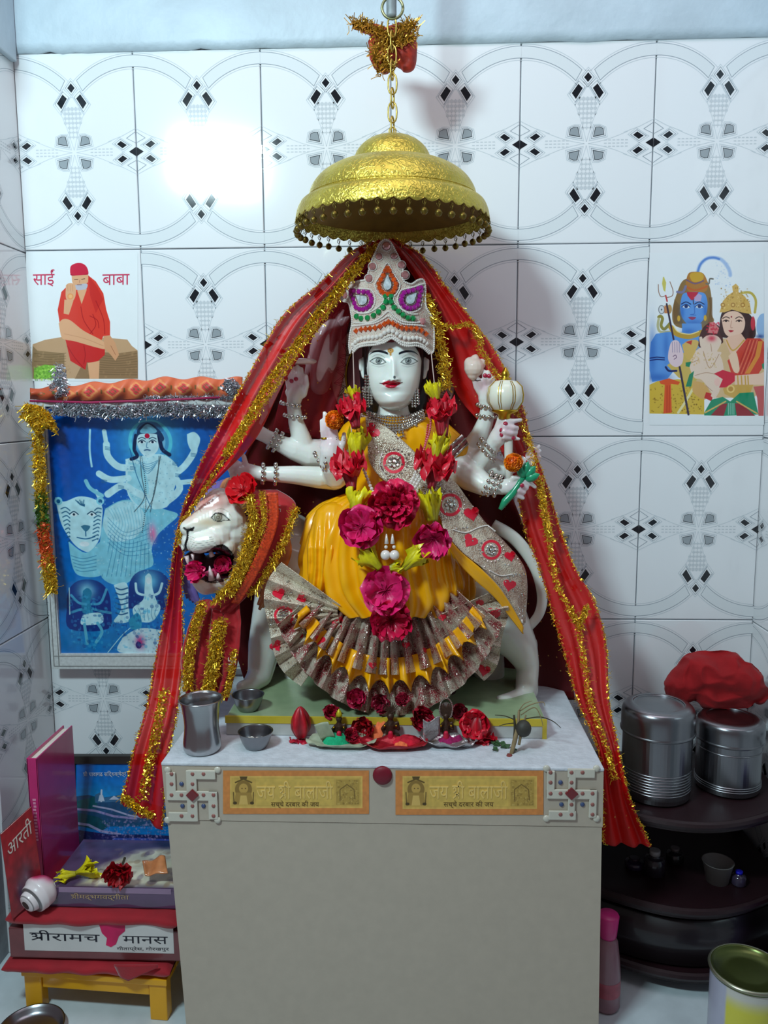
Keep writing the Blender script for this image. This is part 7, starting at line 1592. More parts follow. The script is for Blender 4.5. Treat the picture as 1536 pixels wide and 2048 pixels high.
# little idols on the slab edge
m_idol = mat('dark_idol_metal', (72, 50, 38), .4, .5, noise_amt=.4, nscale=200, bump=.8, bscale=300)
for k, (x, yb_, lab, cr_, hh) in enumerate(((678, 1478, 'tiny dark idol with a yellow topped crown behind the green powder', (206, 190, 30), 74), (781, 1478, 'tiny dark spiky crowned idol behind the orange powder', (120, 90, 50), 84), (892, 1478, 'tiny dark idol with a silver beaded halo behind the magenta powder', (190, 180, 160), 84))):
    c = PZ(x, yb_ + 2, ZT); c.y += 0; Yi = c.y; t = thing('small_idol', lab, 'idol', (c.x, Yi, ZT), 'small seated idols in front of the skirt'); w = 1 if k != 1 else 1.15
    Q_ = lambda a, b, r: (P(x + a * w, yb_ - b * hh / 66, Yi), r * U(Yi) * w)
    obj('body', blob([[Q_(0, 4, 9), Q_(-12, 4, 6)], [Q_(0, 4, 9), Q_(12, 4, 6)], [Q_(0, 8, 9), Q_(0, 22, 8), Q_(0, 30, 5)], [Q_(-6, 24, 4), Q_(-14, 16, 3.5), Q_(-10, 8, 3)], [Q_(6, 24, 4), Q_(14, 16, 3.5), Q_(12, 26, 3)], [Q_(0, 36, 7)]], .0014, 2), m_idol, t, smooth=True)
    obj('base', lathe([(.0165, 0), (.0165, .003), (.013, .004), (1e-5, .004)], (c.x, Yi, ZT), 24), m_idol, t)
    obj('crown', lathe([(7 * U(Yi), 0), (6.5 * U(Yi), .004), (4 * U(Yi), .009), (1e-5, .013)], Q_(0, 41, 1)[0], 14), mat('idol_crown', cr_, .4, .3, noise_amt=.2), t, smooth=True) if k < 1 else obj('crown', join(*[tube([Q_(0, 40, 1)[0], Q_(14 * math.sin(a), 46 + 12 * math.cos(a), 1)[0]], [.0014, .0007], 6) for a in [-1.4 + .28 * i for i in range(11)]]), m_idol if k == 1 else m_silver, t)
    if k == 2:
        obj('halo_beads', beads([Q_(13 * math.sin(a), 48 + 17 * math.cos(a), 1)[0] + Vector((0, -.002, 0)) for a in [i * .25 - 2.6 for i in range(22)]], .0016), m_silver, t)
        obj('halo', lathe([(.0125, 0), (.0125, .0015), (1e-5, .0015)], Q_(0, 46, 1)[0], 20, (0, -1, .1)), m_idol, t)
    obj('vermilion_mark', blob([[(P(x, yb_ - 4, Yi - .010), 6.5 * U(Yi)), (P(x, yb_ - 12, Yi - .012), 5 * U(Yi))]], .0014, 2), mat('vermilion', (206, 20, 60), .6, noise_amt=.2), t, smooth=True)
    for s in (-1, 1): obj('arm_ornament', sphere(Q_(10 * s, 22, 1)[0] + Vector((0, -.004, 0)), .0022, 8), m_gold, t, smooth=True)
# loose flowers on the altar
def loose(name, geo, label, group='loose red flowers on the altar'): return tag(pobj(name, geo), label, 'flower', group)
def on(x, y, dy=0): c = PZ(x, y, ZT); return c.y + dy
Yf = on(600, 1480)
def budgeo(c, h, r, seed):      # folded wilted bud
    v, f = lathe([(r * k, h * z) for k, z in cr([(.5, 0), (.9, .2), (1, .45), (.75, .75), (.35, .95), (.02, 1.02)], 4)], c, 40, None, lambda a, z: 1 + .16 * math.sin(5 * a + z * 70 + seed) + .06 * math.sin(13 * a + z * 90))
    return v, f, petals_col(len(v), (196, 10, 34), .5 + .5 * np.sin(np.arange(len(v)) * 2 * math.pi / 8), .35, seed)
wf = thing('wilted_hibiscus', 'closed red hibiscus standing left of the green powder dish', 'flower', P(603, 1505, Yf), 'wilted hibiscus flowers beside the dishes')
pobj('bud', budgeo(P(602, 1474, Yf), .054, .0155, 61), wf); pobj('collar', bloom(P(601, 1478, Yf), (0, -.2, -1), .021, (196, 14, 50), 5, 2, .2, 62, .6), wf)
obj('stamen', tube([P(600, 1480, Yf - .005), P(599, 1500, Yf - .008), P(598, 1508, Yf - .01)], [.0035, .0045, .002], 8), mat('stamen', (180, 20, 60), .7, bump=.8), wf, smooth=True)
Yf = on(960, 1482)
wf = thing('wilted_hibiscus', 'ruffled red hibiscus right of the silver foil dish', 'flower', P(958, 1515, Yf), 'wilted hibiscus flowers beside the dishes')
pobj('bud', budgeo(P(960, 1476, Yf), .045, .018, 64), wf); pobj('petals', bloom(P(950, 1450, Yf - .004), (-.2, -1, .5), .026, RED, 5, 2, .5, 66, 1.2), wf); pobj('collar', bloom(P(964, 1476, Yf), (.2, -.3, -1), .026, (206, 14, 44), 5, 2, .1, 65, .7), wf)
obj('stamen', tube([P(960, 1485, Yf - .005), P(957, 1503, Yf - .008), P(954, 1516, Yf - .01)], [.003, .0045, .002], 8), mat('stamen2', (170, 20, 50), .7, bump=.8), wf, smooth=True)
Yp = pf.y - .008
for i, (x, y, R, rgb, Y, lab) in enumerate(((713, 1400, .022, (216, 20, 76), -.298, 'pink flower above the leftmost idol against the pleats'), (660, 1425, .018, (200, 20, 56), -.300, 'small pink petal cluster left of the yellow crowned idol'), (765, 1405, .022, (170, 20, 56), -.298, 'dark pink flower behind the middle idol'), (728, 1450, .026, (206, 10, 30), -.318, 'large red flower between the left and middle idols'),
                                           (838, 1432, .026, (200, 14, 50), -.316, 'red flower between the middle and right idols'), (920, 1425, .020, (150, 14, 40), -.298, 'dark red flower behind the beaded halo idol'), (806, 1400, .016, (190, 24, 60), -.296, 'small rose petals right of the middle idol crown'), (700, 1470, .016, (190, 16, 50), -.338, 'red petals lying beside the green powder'))):
    loose('red_flower', bloom(P(x, y, Y), (.5 * math.sin(i * 2), -1, .3 + .4 * math.cos(i)), R * .8, tuple(k * .85 for k in rgb), 5, 3, .6, 70 + i, 1.3), lab)
# dried grass bundle with bulb
gb = thing('dried_grass_bundle', 'dried grass bundle with a dark bulb and green leaves on the altar right side', 'grass', PZ(1040, 1500, ZT))
m_dry = mat('dry_grass', (140, 120, 86), .8, noise_amt=.25, nscale=60); m_dark = mat('dark_stem', (58, 52, 34), .8, noise_amt=.3); m_leaf = mat('dull_leaf', (50, 84, 44), .6, noise_amt=.25, nscale=60)
Yg = on(1035, 1500)
for pts, r, mm in (([(1038, 1420), (1036, 1450), (1030, 1480), (1022, 1510)], [2, 4, 5, 4], m_dry), ([(1028, 1430), (1030, 1460), (1026, 1500), (1016, 1530)], [2, 3, 4, 5], m_dark), ([(1052, 1430), (1044, 1460), (1038, 1490)], [1.5, 3, 3], m_dry), ([(1040, 1422), (1060, 1410), (1085, 1404), (1090, 1412)], [1.2, 1.2, 1, .6], m_dry), ([(1042, 1430), (1068, 1415), (1080, 1430), (1086, 1452)], [1.2, 1, 1, .6], m_dry),
                       ([(1050, 1438), (1080, 1434), (1105, 1442), (1122, 1456)], [1.2, 1.2, 1, .6], m_dark), ([(1030, 1440), (1010, 1432), (990, 1430)], [1.2, 1, .6], m_dark), ([(1030, 1446), (1012, 1448), (998, 1452)], [1.2, 1, .6], m_dark), ([(1036, 1425), (1048, 1408), (1064, 1402)], [1, 1, .6], m_dry)):
    pp_ = [tuple(p) for p in cr(pts, 5)]; rr_ = np.interp(np.linspace(0, 1, len(pp_)), np.linspace(0, 1, len(r)), r)
    obj('stem', tube([P(x, y, Yg - .001 * i) for i, (x, y) in enumerate(pp_)], [a * U(Yg) for a in rr_], 7), mm, gb, smooth=True)
obj('bulb', sphere(P(1047, 1457, Yg - .008), .013, 16, (1, 1, 1.1)), mat('dark_bulb', (60, 58, 50), .6, noise_amt=.2, bump=.5), gb, smooth=True)
obj('root_tip', tube([P(1020, 1508, Yg - .02), P(1014, 1528, Yg - .028), P(1018, 1538, Yg - .03)], [.004, .009, .003], 10), mat('red_root', (130, 60, 56), .7, noise_amt=.3), gb, smooth=True)
rs = random.Random(12)
for i in range(9):
    x, y = rs.uniform(988, 1028), rs.uniform(1478, 1500); c = PZ(x, y, ZT + .004); s_ = rs.uniform(.005, .009); a = rs.uniform(0, 6.28)
    V = [(c.x + s_ * math.cos(a + t) * (1 if i % 2 else .7), c.y + s_ * .6 * math.sin(a + t), ZT + .004 + .003 * math.sin(t * 2 + a)) for t in [k * math.pi / 5 for k in range(10)]]
    solidify(obj('leaf', (V, [tuple(range(10))]), m_leaf, gb), .0006)
# ---- stickers and plaques on the fascia
YS_ = YB - .0014
m_stick = cmat('foil_sticker', rough=.35, coat=.2, metal=.15, bump=.2, bscale=300)
def sticker(x0, y0, x1, y1, lab):
    st = thing('gilt_sticker', lab, 'sticker', P((x0 + x1) / 2, y1, YS_ - .0006), 'gilt stickers with lettering on the altar front')
    s = Canvas(x0, y0, x1, y1, 2.2, (222, 140, 70)); w, h = x1 - x0, y1 - y0
    s.poly([(x0 + 14, y0 + 11), (x1 - 13, y0 + 11), (x1 - 13, y1 - 12), (x0 + 14, y1 - 12)], (232, 190, 96)); s.poly([(x0 + 17, y0 + 14), (x1 - 16, y0 + 14), (x1 - 16, y1 - 15), (x0 + 17, y1 - 15)], (214, 174, 84))
    s.poly([(x0 + 66, y0 + 16), (x1 - 70, y0 + 16), (x1 - 70, y1 - 17), (x0 + 66, y1 - 17)], (222, 184, 88)); s.mottle(.05, 5)
    ex = x0 + 41; ey = y0 + 44
    s.ell(ex, ey - 6, 17, 18, (150, 116, 50)); s.ell(ex, ey - 8, 9, 10, (206, 164, 80)); s.poly([(ex - 20, y1 - 19), (ex - 15, ey), (ex + 15, ey), (ex + 20, y1 - 19)], (176, 138, 62)); s.poly([(ex - 9, y1 - 19), (ex - 6, ey + 6), (ex + 6, ey + 6), (ex + 9, y1 - 19)], (226, 186, 100))
    s.line([(ex - 16, ey - 20), (ex, ey - 27), (ex + 16, ey - 20)], 3, (110, 84, 30)); s.poly([(ex - 8, y0 + 12), (ex + 8, y0 + 12), (ex + 6, y0 + 18), (ex - 6, y0 + 18)], (96, 74, 30)); s.line([(ex - 20, ey), (ex - 19, y1 - 20)], 2, (110, 84, 30)); s.line([(ex + 20, ey), (ex + 19, y1 - 20)], 2, (110, 84, 30)); s.ell(ex - 17, y1 - 22, 4, 3, (80, 60, 20)); s.ell(ex + 17, y1 - 22, 4, 3, (80, 60, 20)); s.ell(ex - 3, ey - 8, 1.2, 1, (90, 60, 20)); s.ell(ex + 4, ey - 8, 1.2, 1, (90, 60, 20))
    bx = x1 - 66; s.poly([(bx, y0 + 18), (x1 - 19, y0 + 18), (x1 - 19, y1 - 18), (bx, y1 - 18)], (190, 154, 70)); s.speck(bx + 2, y0 + 20, x1 - 21, y1 - 20, 70, (140, 108, 44), (.7, 3), .6, 5); s.speck(bx + 2, y0 + 20, x1 - 21, y1 - 20, 60, (226, 194, 110), (.7, 2), .6, 6); s.line([(bx + 8, y1 - 30), (bx + 8, y0 + 38), (bx + 22, y0 + 28), (bx + 36, y0 + 38), (bx + 38, y1 - 30)], 2, (130, 100, 40))
    def fn(px, py): return onY(YS_ - .0006)(px, py)
    s.sheet('sheet', fn, m_stick, st)
    obj('lettering', text('जय §ी बालाजी', P(x0 + 68, y0 + 56, YS_ - .0007), P(x1 - 72, y0 + 56, YS_ - .0007), P(0, y0 + 32, YS_).z * Vector((0, 0, 1)) - P(0, y0 + 56, YS_).z * Vector((0, 0, 1)), nrm, .0008), mat('raised_gilt', (246, 208, 120), .35, .2), st)
    obj('lettering', text('सच्चे दरबार की जय', P(x0 + 96, y0 + 72, YS_ - .0007), P(x1 - 100, y0 + 72, YS_ - .0007), P(0, y0 + 64, YS_).z * Vector((0, 0, 1)) - P(0, y0 + 72, YS_).z * Vector((0, 0, 1)), nrm, .0003), mat('brown_print', (96, 70, 24), .5), st)
sticker(446, 1541, 738, 1628, 'gilt and orange lettered sticker on the altar front, left of the red disc')
sticker(791, 1541, 1087, 1630, 'gilt and orange lettered sticker on the altar front, right of the red disc')
c = P(765, 1550, YS_); tag(obj('red_disc', lathe([(20.5 * U(YS_), 0), (20.5 * U(YS_), .0025), (18 * U(YS_), .005), (10 * U(YS_), .0065), (1e-5, .007)], c, 32, (0, -1, 0)), mat('dark_red_disc', (120, 8, 34), .5, noise_amt=.12, bump=.4, bscale=200), smooth=True), 'round dark red disc at the top centre of the altar front', 'disc')
def plaque(cx, cy, lab):
    pq_ = thing('swastika_plaque', lab, 'plaque', P(cx, cy + 50, YS_), 'raised swastika plaques with beads on the altar front'); th = .004
    m1 = bpy.data.materials.get('plaque_paint') or mat('plaque_paint', (206, 200, 184), .35, noise_amt=.06, coat=.3)
    w = 8.5; S = 42
    arms_ = [[(0, -S), (0, S)], [(-S, 0), (S, 0)], [(0, -S), (S - 4, -S)], [(S, 0), (S, S - 4)], [(0, S), (-S + 4, S)], [(-S, 0), (-S, -S + 4)]]
    for a, b in arms_:
        x0, x1 = sorted((a[0], b[0])); y0, y1 = sorted((a[1], b[1])); A_, B_ = P(cx + x0 - w, cy + y1 + w, YS_), P(cx + x1 + w, cy + y0 - w, YS_)
        obj('arm', box(A_.x, B_.x, YS_ - th - rnd.uniform(0, .0004), YS_, A_.z, B_.z, .0012), m1, pq_)
    for a, b in ((S + 8, -S - 8), (S + 8, S + 8), (-S - 8, S + 8), (-S - 8, -S - 8)):
        obj('curled_tip', sphere(P(cx + a, cy + b, YS_ - .001), .0058, 12, (1, .5, 1)), m1, pq_, smooth=True)
    mr, mb = (bpy.data.materials.get('dull_red_bead') or mat('dull_red_bead', (150, 92, 84), .5, coat=.2)), (bpy.data.materials.get('blue_bead') or mat('blue_bead', (62, 78, 120), .5, coat=.2))
    for x, y in ((0, -S), (22, -S), (0, -22), (22, 0), (-22, 0), (42, 0), (-42, 0), (42, 22), (42, 42), (0, 22), (-22, 42), (0, 42), (-42, -42), (-42, -22)): obj('red_bead', sphere(P(cx + x, cy + y, YS_ - th), .0034, 10, (1, .5, 1)), mr, pq_, smooth=True)
    for x, y in ((-22, -22), (22, 22), (-20, 22)): obj('blue_bead', sphere(P(cx + x, cy + y, YS_ - .0005), .0038, 10, (1, .6, 1)), mb, pq_, smooth=True)
    obj('centre_stone', box(-.0075, .0075, -.003, .003, -.0075, .0075, .001, Matrix.Translation(P(cx, cy, YS_ - th - .001)) @ Matrix.Rotation(math.pi / 4, 4, 'Y')), mat('dark_red_stone', (120, 24, 30), .3, coat=.6), pq_)
plaque(385, 1590, 'pale raised swastika plaque with red and blue beads at the altar front left end')
plaque(1143, 1587, 'pale raised swastika plaque with red and blue beads at the altar front right end')

# ================================================================== LEFT SIDE: stool, books, shell
YL = -.375
def zl(y): return P(200, y, YL).z
def xq(x, Y=YL, y=1850): return P(x, y, Y).x
stool = thing('yellow_stool', 'low yellow painted wooden stool left of the altar', 'stool', (xq(195), YL + .09, 0))
m_sy = mat('yellow_paint', (232, 166, 8), .45, noise_amt=.08, nscale=15, coat=.15, bump=.15, bscale=40)
zs = PZ(90, 1938, 0) and P(200, 1944, -.385).z
fl_, fr_ = PZ(69, 2022, 0), PZ(318, 2041, 0)
dirx = Vector((fr_.x - fl_.x, fr_.y - fl_.y, 0)).normalized(); diry = Vector((-dirx.y, dirx.x, 0))
def sb_(x0, x1, y0, y1, z0, z1, bev=.002):
    M = Matrix(((dirx.x, diry.x, 0, fl_.x), (dirx.y, diry.y, 0, fl_.y), (0, 0, 1, 0), (0, 0, 0, 1)))
    return box(x0, x1, y0, y1, z0, z1, bev, M)
SL = (fr_ - fl_).length; lw = .0155
for x in (0, SL):
    for y in (0, .165): obj('leg', sb_(x - lw, x + lw, y, y + .022, 0, zs - .012), m_sy, stool)
obj('front_rail', sb_(lw + .0005, SL - lw - .0005, .003, .017, zs - .036, zs - .012), m_sy, stool); obj('back_rail', sb_(lw + .0005, SL - lw - .0005, .168, .182, zs - .036, zs - .012), m_sy, stool)
for i in range(4): obj('plank', sb_(-.018, SL + .018, -.004 + i * .049, .0435 + i * .049, zs - .0118, zs, .0015), m_sy, stool)
xR = xl(.2) - .004
def clothslab(name, x0, x1, y0, y1, z0, z1, mt, lab, cat, seed, droop=.0, group=None):
    V, nu, nv = [], 60, 26
    def fn(u, v):
        a = 2 * math.pi * v; cx, cz = (y0 + y1) / 2, (z0 + z1) / 2; hw_, hh = (y1 - y0) / 2, (z1 - z0) / 2
        y = cx + hw_ * math.copysign(abs(math.cos(a)) ** .35, math.cos(a)); z = cz + hh * math.copysign(abs(math.sin(a)) ** .8, math.sin(a))
        x = x0 + (x1 - x0) * u; e = min(u, 1 - u); k = min(1, (e / .03)) ** .5
        z = cz + (z - cz) * (.25 + .75 * k) * (1 + .15 * noise.noise(Vector((u * 9, v * 4, seed))))
        z += .004 * noise.noise(Vector((u * 6, math.cos(a), seed + 2))) * (1 if math.cos(a) > 0 or True else 0) * (0 if math.sin(a) > .3 else 1) - droop * max(0, -math.cos(a)) * (u) ** 2
        y += .006 * noise.noise(Vector((u * 7, v * 3, seed + 5))) * (math.cos(a) < 0)
        return Vector((x, y, z))
    v, f = grid(fn, nu, nv); o = obj(name, (v, f), mt, smooth=True); tag(o, lab, cat, group); return o
m_rc = mat('red_cotton', (160, 8, 28), .8, noise_amt=.1, sheen=.3, bump=.3, bscale=400)
c_lo = clothslab('red_cloth', xq(14), xq(347), YL - .030, YL + .18, zs + .0005, zl(1908), m_rc, 'red cloth folded over the yellow stool under the thick book', 'cloth', 1, group='red cloths of the book stack')
# a loose corner of the cloth hanging over the rail
v, f = grid(lambda u, v: P(228 + 88 * u + 12 * v * (1 - u) + 0 * v, 1930 + 32 * v * (1 - abs(u - .22) * 1.1) , YL - .034 - .003 * math.sin(u * 4)), 14, 8)
solidify(obj('hanging_corner', (v, f), m_rc, c_lo, smooth=True), .0015)
def book(name, label, x0, x1, y0, y1, z0, z1, cover, pages, group=None, spine_front=True, cat='book', rot=0):
    t = thing(name, label, cat, ((x0 + x1) / 2, (y0 + y1) / 2, z0), group); ct = .0022
    obj('cover', join(box(x0, x1, y0, y1, z0, z0 + ct, .0006), box(x0, x1, y0, y1, z1 - ct, z1, .0006), box(x0, x1, y0, y0 + ct, z0 + .0005, z1 - .0005, .0006)), cover, t)
    obj('pages', box(x0 + .004, x1 - .004, y0 + ct, y1 - .004, z0 + ct, z1 - ct), pages, t); return t
m_page = mat('page_edges', (226, 216, 200), .8, noise_amt=.06, nscale=20)
zb0, zb1 = zl(1908) + .0035, zl(1846)
tb = book('thick_book', 'thick book with white lettered spine label lying on the stool', xq(28), xR, YL - .018, YL + .17, zb0, zb1, mat('plum_cover', (120, 60, 62), .35, noise_amt=.15, coat=.3), m_page)
Ys = YL - .0182
def lab_box(x0, y0, x1, y1, Y, t=.0005):
    a, b = P(x0, y1, Y), P(x1, y0, Y); return box(a.x, b.x, Y - t, Y, a.z, b.z)
obj('spine_label', lab_box(50, 1850, 346, 1900, Ys), mat('label_white', (214, 210, 206), .4, noise_amt=.03), tb)
m_ink = mat('dark_ink', (26, 26, 40), .5)
up = lambda h, Y: Vector((0, 0, h * U(Y)))
obj('lettering', text('§ीरामच', P(60, 1880, Ys - .0006), P(200, 1884, Ys - .0006), up(17, Ys), nrm, .0002), m_ink, tb)
obj('lettering', text('मानस', P(246, 1886, Ys - .0006), P(336, 1888, Ys - .0006), up(17, Ys), nrm, .0002), m_ink, tb)
obj('lettering', text('गीताप्रेस, गोरखपुर', P(234, 1900, Ys - .0006), P(338, 1901, Ys - .0006), up(6, Ys), nrm, .0002), m_ink, tb)
sm = lambda pts, Y: prism([P(x, y, Y) for x, y in pts], (0, -1, 0), .0004)
obj('pink_stain', sm([(198, 1848), (250, 1848), (250, 1862), (238, 1872), (232, 1888), (222, 1894), (212, 1890), (214, 1876), (204, 1866)], Ys - .0007), mat('pink_stain', (206, 26, 90), .6, noise_amt=.2), tb)
zc0, zc1 = zb1 + .005, zl(1812)
clothslab('red_cloth', xq(26), xR - .001, YL - .026, YL + .165, zc0, zc1, m_rc, 'red cloth folded on top of the thick book', 'cloth', 4, group='red cloths of the book stack')
zp0, zp1 = zc1 + .0006, zl(1774)
pb = book('purple_book', 'glossy dark purple book lying on the upper red cloth', xq(100), xR - .002, YL - .005, YL + .15, zp0, zp1, mat('purple_cover', (86, 60, 92), .12, noise_amt=.25, nscale=14, coat=.8), m_page)
Yb = YL - .0052
obj('spine_band', lab_box(118, 1778, 342, 1784, Yb, .0004), mat('purple_band', (150, 120, 150), .2, coat=.5), pb)
obj('lettering', text('§ीमद्भगवद्गीता', P(142, 1797, Yb - .0005), P(258, 1799, Yb - .0005), up(9, Yb), nrm, .0002), mat('gilt_ink', (190, 160, 120), .4), pb)
# printed cover picture (face up)
s = Canvas(0, 0, 100, 62, 1.6, (84, 66, 96)); s.poly([(22, 60), (30, 34), (50, 12), (80, 6), (98, 8), (98, 60)], (206, 196, 170), 8); s.poly([(34, 58), (44, 36), (60, 26), (70, 44), (66, 60)], (226, 216, 190), 4); s.speck(30, 10, 98, 60, 60, (150, 120, 90), (1, 4), .5, 3); s.speck(30, 10, 98, 60, 30, (90, 60, 90), (1, 4), .5, 4); s.mottle(.15, 6)
bx0, bx1, by0, by1 = xq(104), xR - .006, YL, YL + .14
s.sheet('cover_picture', lambda X_, Y_: np.stack([bx0 + (bx1 - bx0) * X_ / 100, by1 - (by1 - by0) * Y_ / 62, np.full(len(X_), zp1 + .0004)], -1), cmat('cover_print', rough=.12, coat=.6), pb)
# conch shell
cs = PZ(80, 1806, zc1 - .001); cc = P(80, 1774, YL - .005); r0_ = 37 * U(YL)
shell_ = thing('white_conch', 'white conch shell smeared with red beside the purple book', 'shell', (cc.x, cc.y, zc1))
cc = Vector((cc.x, YL - .012, zc1 + r0_ * .98)); axd = Vector((-.42, -.85, -.25)).normalized()
pr = [tuple(p) for p in cr([(r0_ * .20, r0_ * .92), (r0_ * .50, r0_ * .86), (r0_ * .62, r0_ * .66), (r0_ * .66, r0_ * .52), (r0_ * .86, r0_ * .44), (r0_ * .92, r0_ * .22), (r0_ * 1.0, 0), (r0_ * .95, -r0_ * .4), (r0_ * .6, -r0_ * .8), (r0_ * .2, -r0_ * 1.0), (1e-5, -r0_ * 1.02)], 4)]
sv_, sf_ = lathe(pr, cc, 48, axd, lambda a, z: 1 + .035 * math.sin(a + z * 260))
sv_ = np.array([tuple(p) for p in sv_]); cl = np.tile(np.array([232, 220, 220]) / 255., (len(sv_), 1)); pz = toPix(sv_)
for x, y, a, b in ((86, 1748, 20, 8), (70, 1752, 12, 6), (100, 1752, 10, 10)): tint(cl, pz, x, y, a, b, (200, 30, 80), .95)
for v0 in range(len(sv_)):
    rel = Vector(sv_[v0]) - cc; h = rel.dot(axd)
    if abs(h - r0_ * .50) < .0011 or abs(h - r0_ * .80) < .0009 : cl[v0] *= .45
obj('shell', (sv_, sf_), cmat('shell_surface', rough=.3, coat=.3, ns=40, na=.06), shell_, smooth=True, cols=cl)
obj('opening', lathe([(r0_ * .27, r0_ * .90), (r0_ * .27, r0_ * .925), (1e-5, r0_ * .926)], cc, 20, axd), mat('shell_dark', (60, 40, 34), .7), shell_)
# flowers and sachet on the purple book
tag(pobj('yellow_flower', (lambda A, B: (A[0] + B[0], A[1] + [tuple(i + len(A[0]) for i in f) for f in B[1]], np.concatenate([A[2], B[2]])))(trumpet(P(152, 1748, YL + .02), P(122, 1752, YL + .01), .004, .009, YEL, 4, 91, .4), trumpet(P(152, 1746, YL + .02), P(184, 1736, YL + .025), .004, .014, YEL, 4, 92, .5))), 'limp yellow flower lying on the purple book', 'flower')
rf = thing('drooping_red_flower', 'dark red drooping flower lying on the purple book', 'flower', P(240, 1775, YL + .01))
pobj('petals', bloom(P(238, 1742, YL + .0), (.1, -.8, -.2), .026, (176, 8, 24), 6, 3, .5, 93, .7), rf); obj('stalk', tube([P(250, 1715, YL + .02), P(246, 1726, YL + .012), P(240, 1738, YL + .005)], .0022, 6), m_dark, rf)
v, f = grid(lambda u, v: P(284 + 46 * u + 6 * v, 1722 + 26 * v - 8 * u * (1 - v) + 3 * math.sin(u * 6), YL + .035 - .030 * v) + Vector((0, 0, .002 * math.sin(u * 9 + v * 4))), 14, 12)
sa_ = thing('orange_sachet', 'clear and orange paper sachet lying on the right of the purple book', 'sachet', P(310, 1745, YL + .02))
solidify(obj('paper', (v, f), mat('orange_paper', (206, 130, 80), .3, noise_amt=.3, nscale=40, coat=.5), sa_, smooth=True), .002)
# framed temple picture behind the books
YT = -.18
tp = thing('temple_picture', 'small dark framed blue picture of a hill temple behind the books', 'picture', P(250, 1720, YT))
def tfn(px, py):
    d = rayA(px, py); Y = YT + .06 - (py - 1510) / 230 * .06; t = (Y - CAM.y) / d[:, 1]; return np.array(CAM) + d * t[:, None]
def tq(x, y, d=0): return Vector(tfn(np.array([float(x)]), np.array([float(y)]))[0]) + Vector((0, -d, 0))
s = Canvas(152, 1526, 352, 1760, 2, (10, 120, 200)); X = lambda x, y: (x / 3.161, 1400 + y / 3.161)
s.glow(160, 1530, 90, 40, (4, 100, 190), .8); s.glow(200, 1592, 70, 20, (30, 150, 210), .7)
Z_ = lambda pts, col, **k: s.poly([X(*p) for p in pts], col, **k)
Z_([(480, 610), (560, 600), (640, 620), (760, 600), (900, 640), (1110, 700), (1110, 800), (480, 800)], (30, 80, 120)); Z_([(480, 640), (600, 610), (620, 680), (480, 700)], (16, 90, 100)); Z_([(600, 600), (640, 580), (660, 620), (760, 600), (780, 640), (600, 650)], (60, 110, 150))
s.line([X(640, 640), X(642, 570)], 3.5, (200, 210, 230)); Z_([(620, 640), (630, 600), (650, 600), (662, 640)], (190, 205, 225)); Z_([(690, 630), (720, 605), (760, 630)], (190, 200, 220))
s.line([X(590, 670), X(700, 690), X(820, 730), X(920, 745)], 3.5, (170, 170, 205)); s.line([X(490, 690), X(600, 700), X(720, 735), X(860, 750)], 4.5, (150, 140, 190)); Z_([(480, 710), (620, 740), (700, 790), (640, 830), (480, 790)], (14, 80, 96)); s.line([X(490, 780), X(560, 790), X(640, 830), X(760, 850)], 5, (160, 160, 205)); Z_([(480, 820), (700, 850), (900, 850), (1110, 860), (1110, 960), (480, 960)], (30, 40, 96)); s.line([X(720, 880), X(900, 880), X(1100, 890)], 5, (60, 80, 170))
s.speck(205, 1640, 352, 1680, 220, (176, 150, 196), (.8, 2.6), .7, 5); s.speck(200, 1620, 352, 1670, 120, (70, 90, 150), (.8, 2.4), .7, 6); s.speck(155, 1660, 352, 1700, 120, (90, 90, 150), (.8, 2.4), .5, 7); s.mottle(.08, 6)
s.sheet('picture', lambda a, b: tfn(a, b), m_poster, tp)
m_df = mat('dark_frame', (40, 34, 30), .4, noise_amt=.2)
def tbar(x0, y0, x1, y1):
    c4 = [tq(x0, y1), tq(x1, y1), tq(x1, y0), tq(x0, y0)]; b_ = [p + Vector((0, .008, 0)) for p in c4]; f_ = [p + Vector((0, -.004, 0)) for p in c4]
    return hexa([f_[0], f_[1], b_[1], b_[0], f_[3], f_[2], b_[2], b_[3]])
obj('frame_top', tbar(145, 1511, 362, 1526), m_df, tp); obj('frame_side', tbar(145, 1526.5, 152, 1745), m_df, tp); obj('frame_side', tbar(352, 1526.5, 360, 1745), m_df, tp)
obj('backing_board', tbar(150, 1514, 356, 1745) if False else (lambda V: hexa(V))([tq(150, 1745, -.003), tq(356, 1745, -.003), tq(356, 1745, -.007), tq(150, 1745, -.007), tq(150, 1514, -.003), tq(356, 1514, -.003), tq(356, 1514, -.007), tq(150, 1514, -.007)]), m_df, tp)
A_ = tq(167, 1552, .001); B_ = tq(253, 1551, .001)
obj('lettering', text('§ी पावागढ सिद्धक्षेत्र', A_, B_, up(8, YT), nrm, .0002), mat('white_ink', (220, 226, 230), .4), tp)
# pink standing book
Yk0, Yk1 = -.34, -.195
x0_, x1_ = P(58, 1600, Yk0).x, P(79, 1600, Yk0).x; zk1 = P(70, 1517, Yk0).z; zk0 = zc1 + .001
pk = thing('pink_book', 'tall pink bound book standing upright beside the left wall', 'book', ((x0_ + x1_) / 2, (Yk0 + Yk1) / 2, zk0)); m_pk = mat('pink_cover', (196, 44, 110), .25, noise_amt=.08, coat=.5)
kx = lambda y: -.0 * (y - Yk0)
obj('cover', join(box(x0_, x0_ + .0025, Yk0, Yk1, zk0, zk1, .0006), box(x1_ - .0025, x1_, Yk0, Yk1, zk0, zk1, .0006), box(x0_, x1_, Yk0, Yk0 + .0025, zk0, zk1, .0008)), m_pk, pk)
obj('pages', box(x0_ + .0025, x1_ - .0025, Yk0 + .003, Yk1 - .004, zk0, zk1 - .005), m_page, pk)
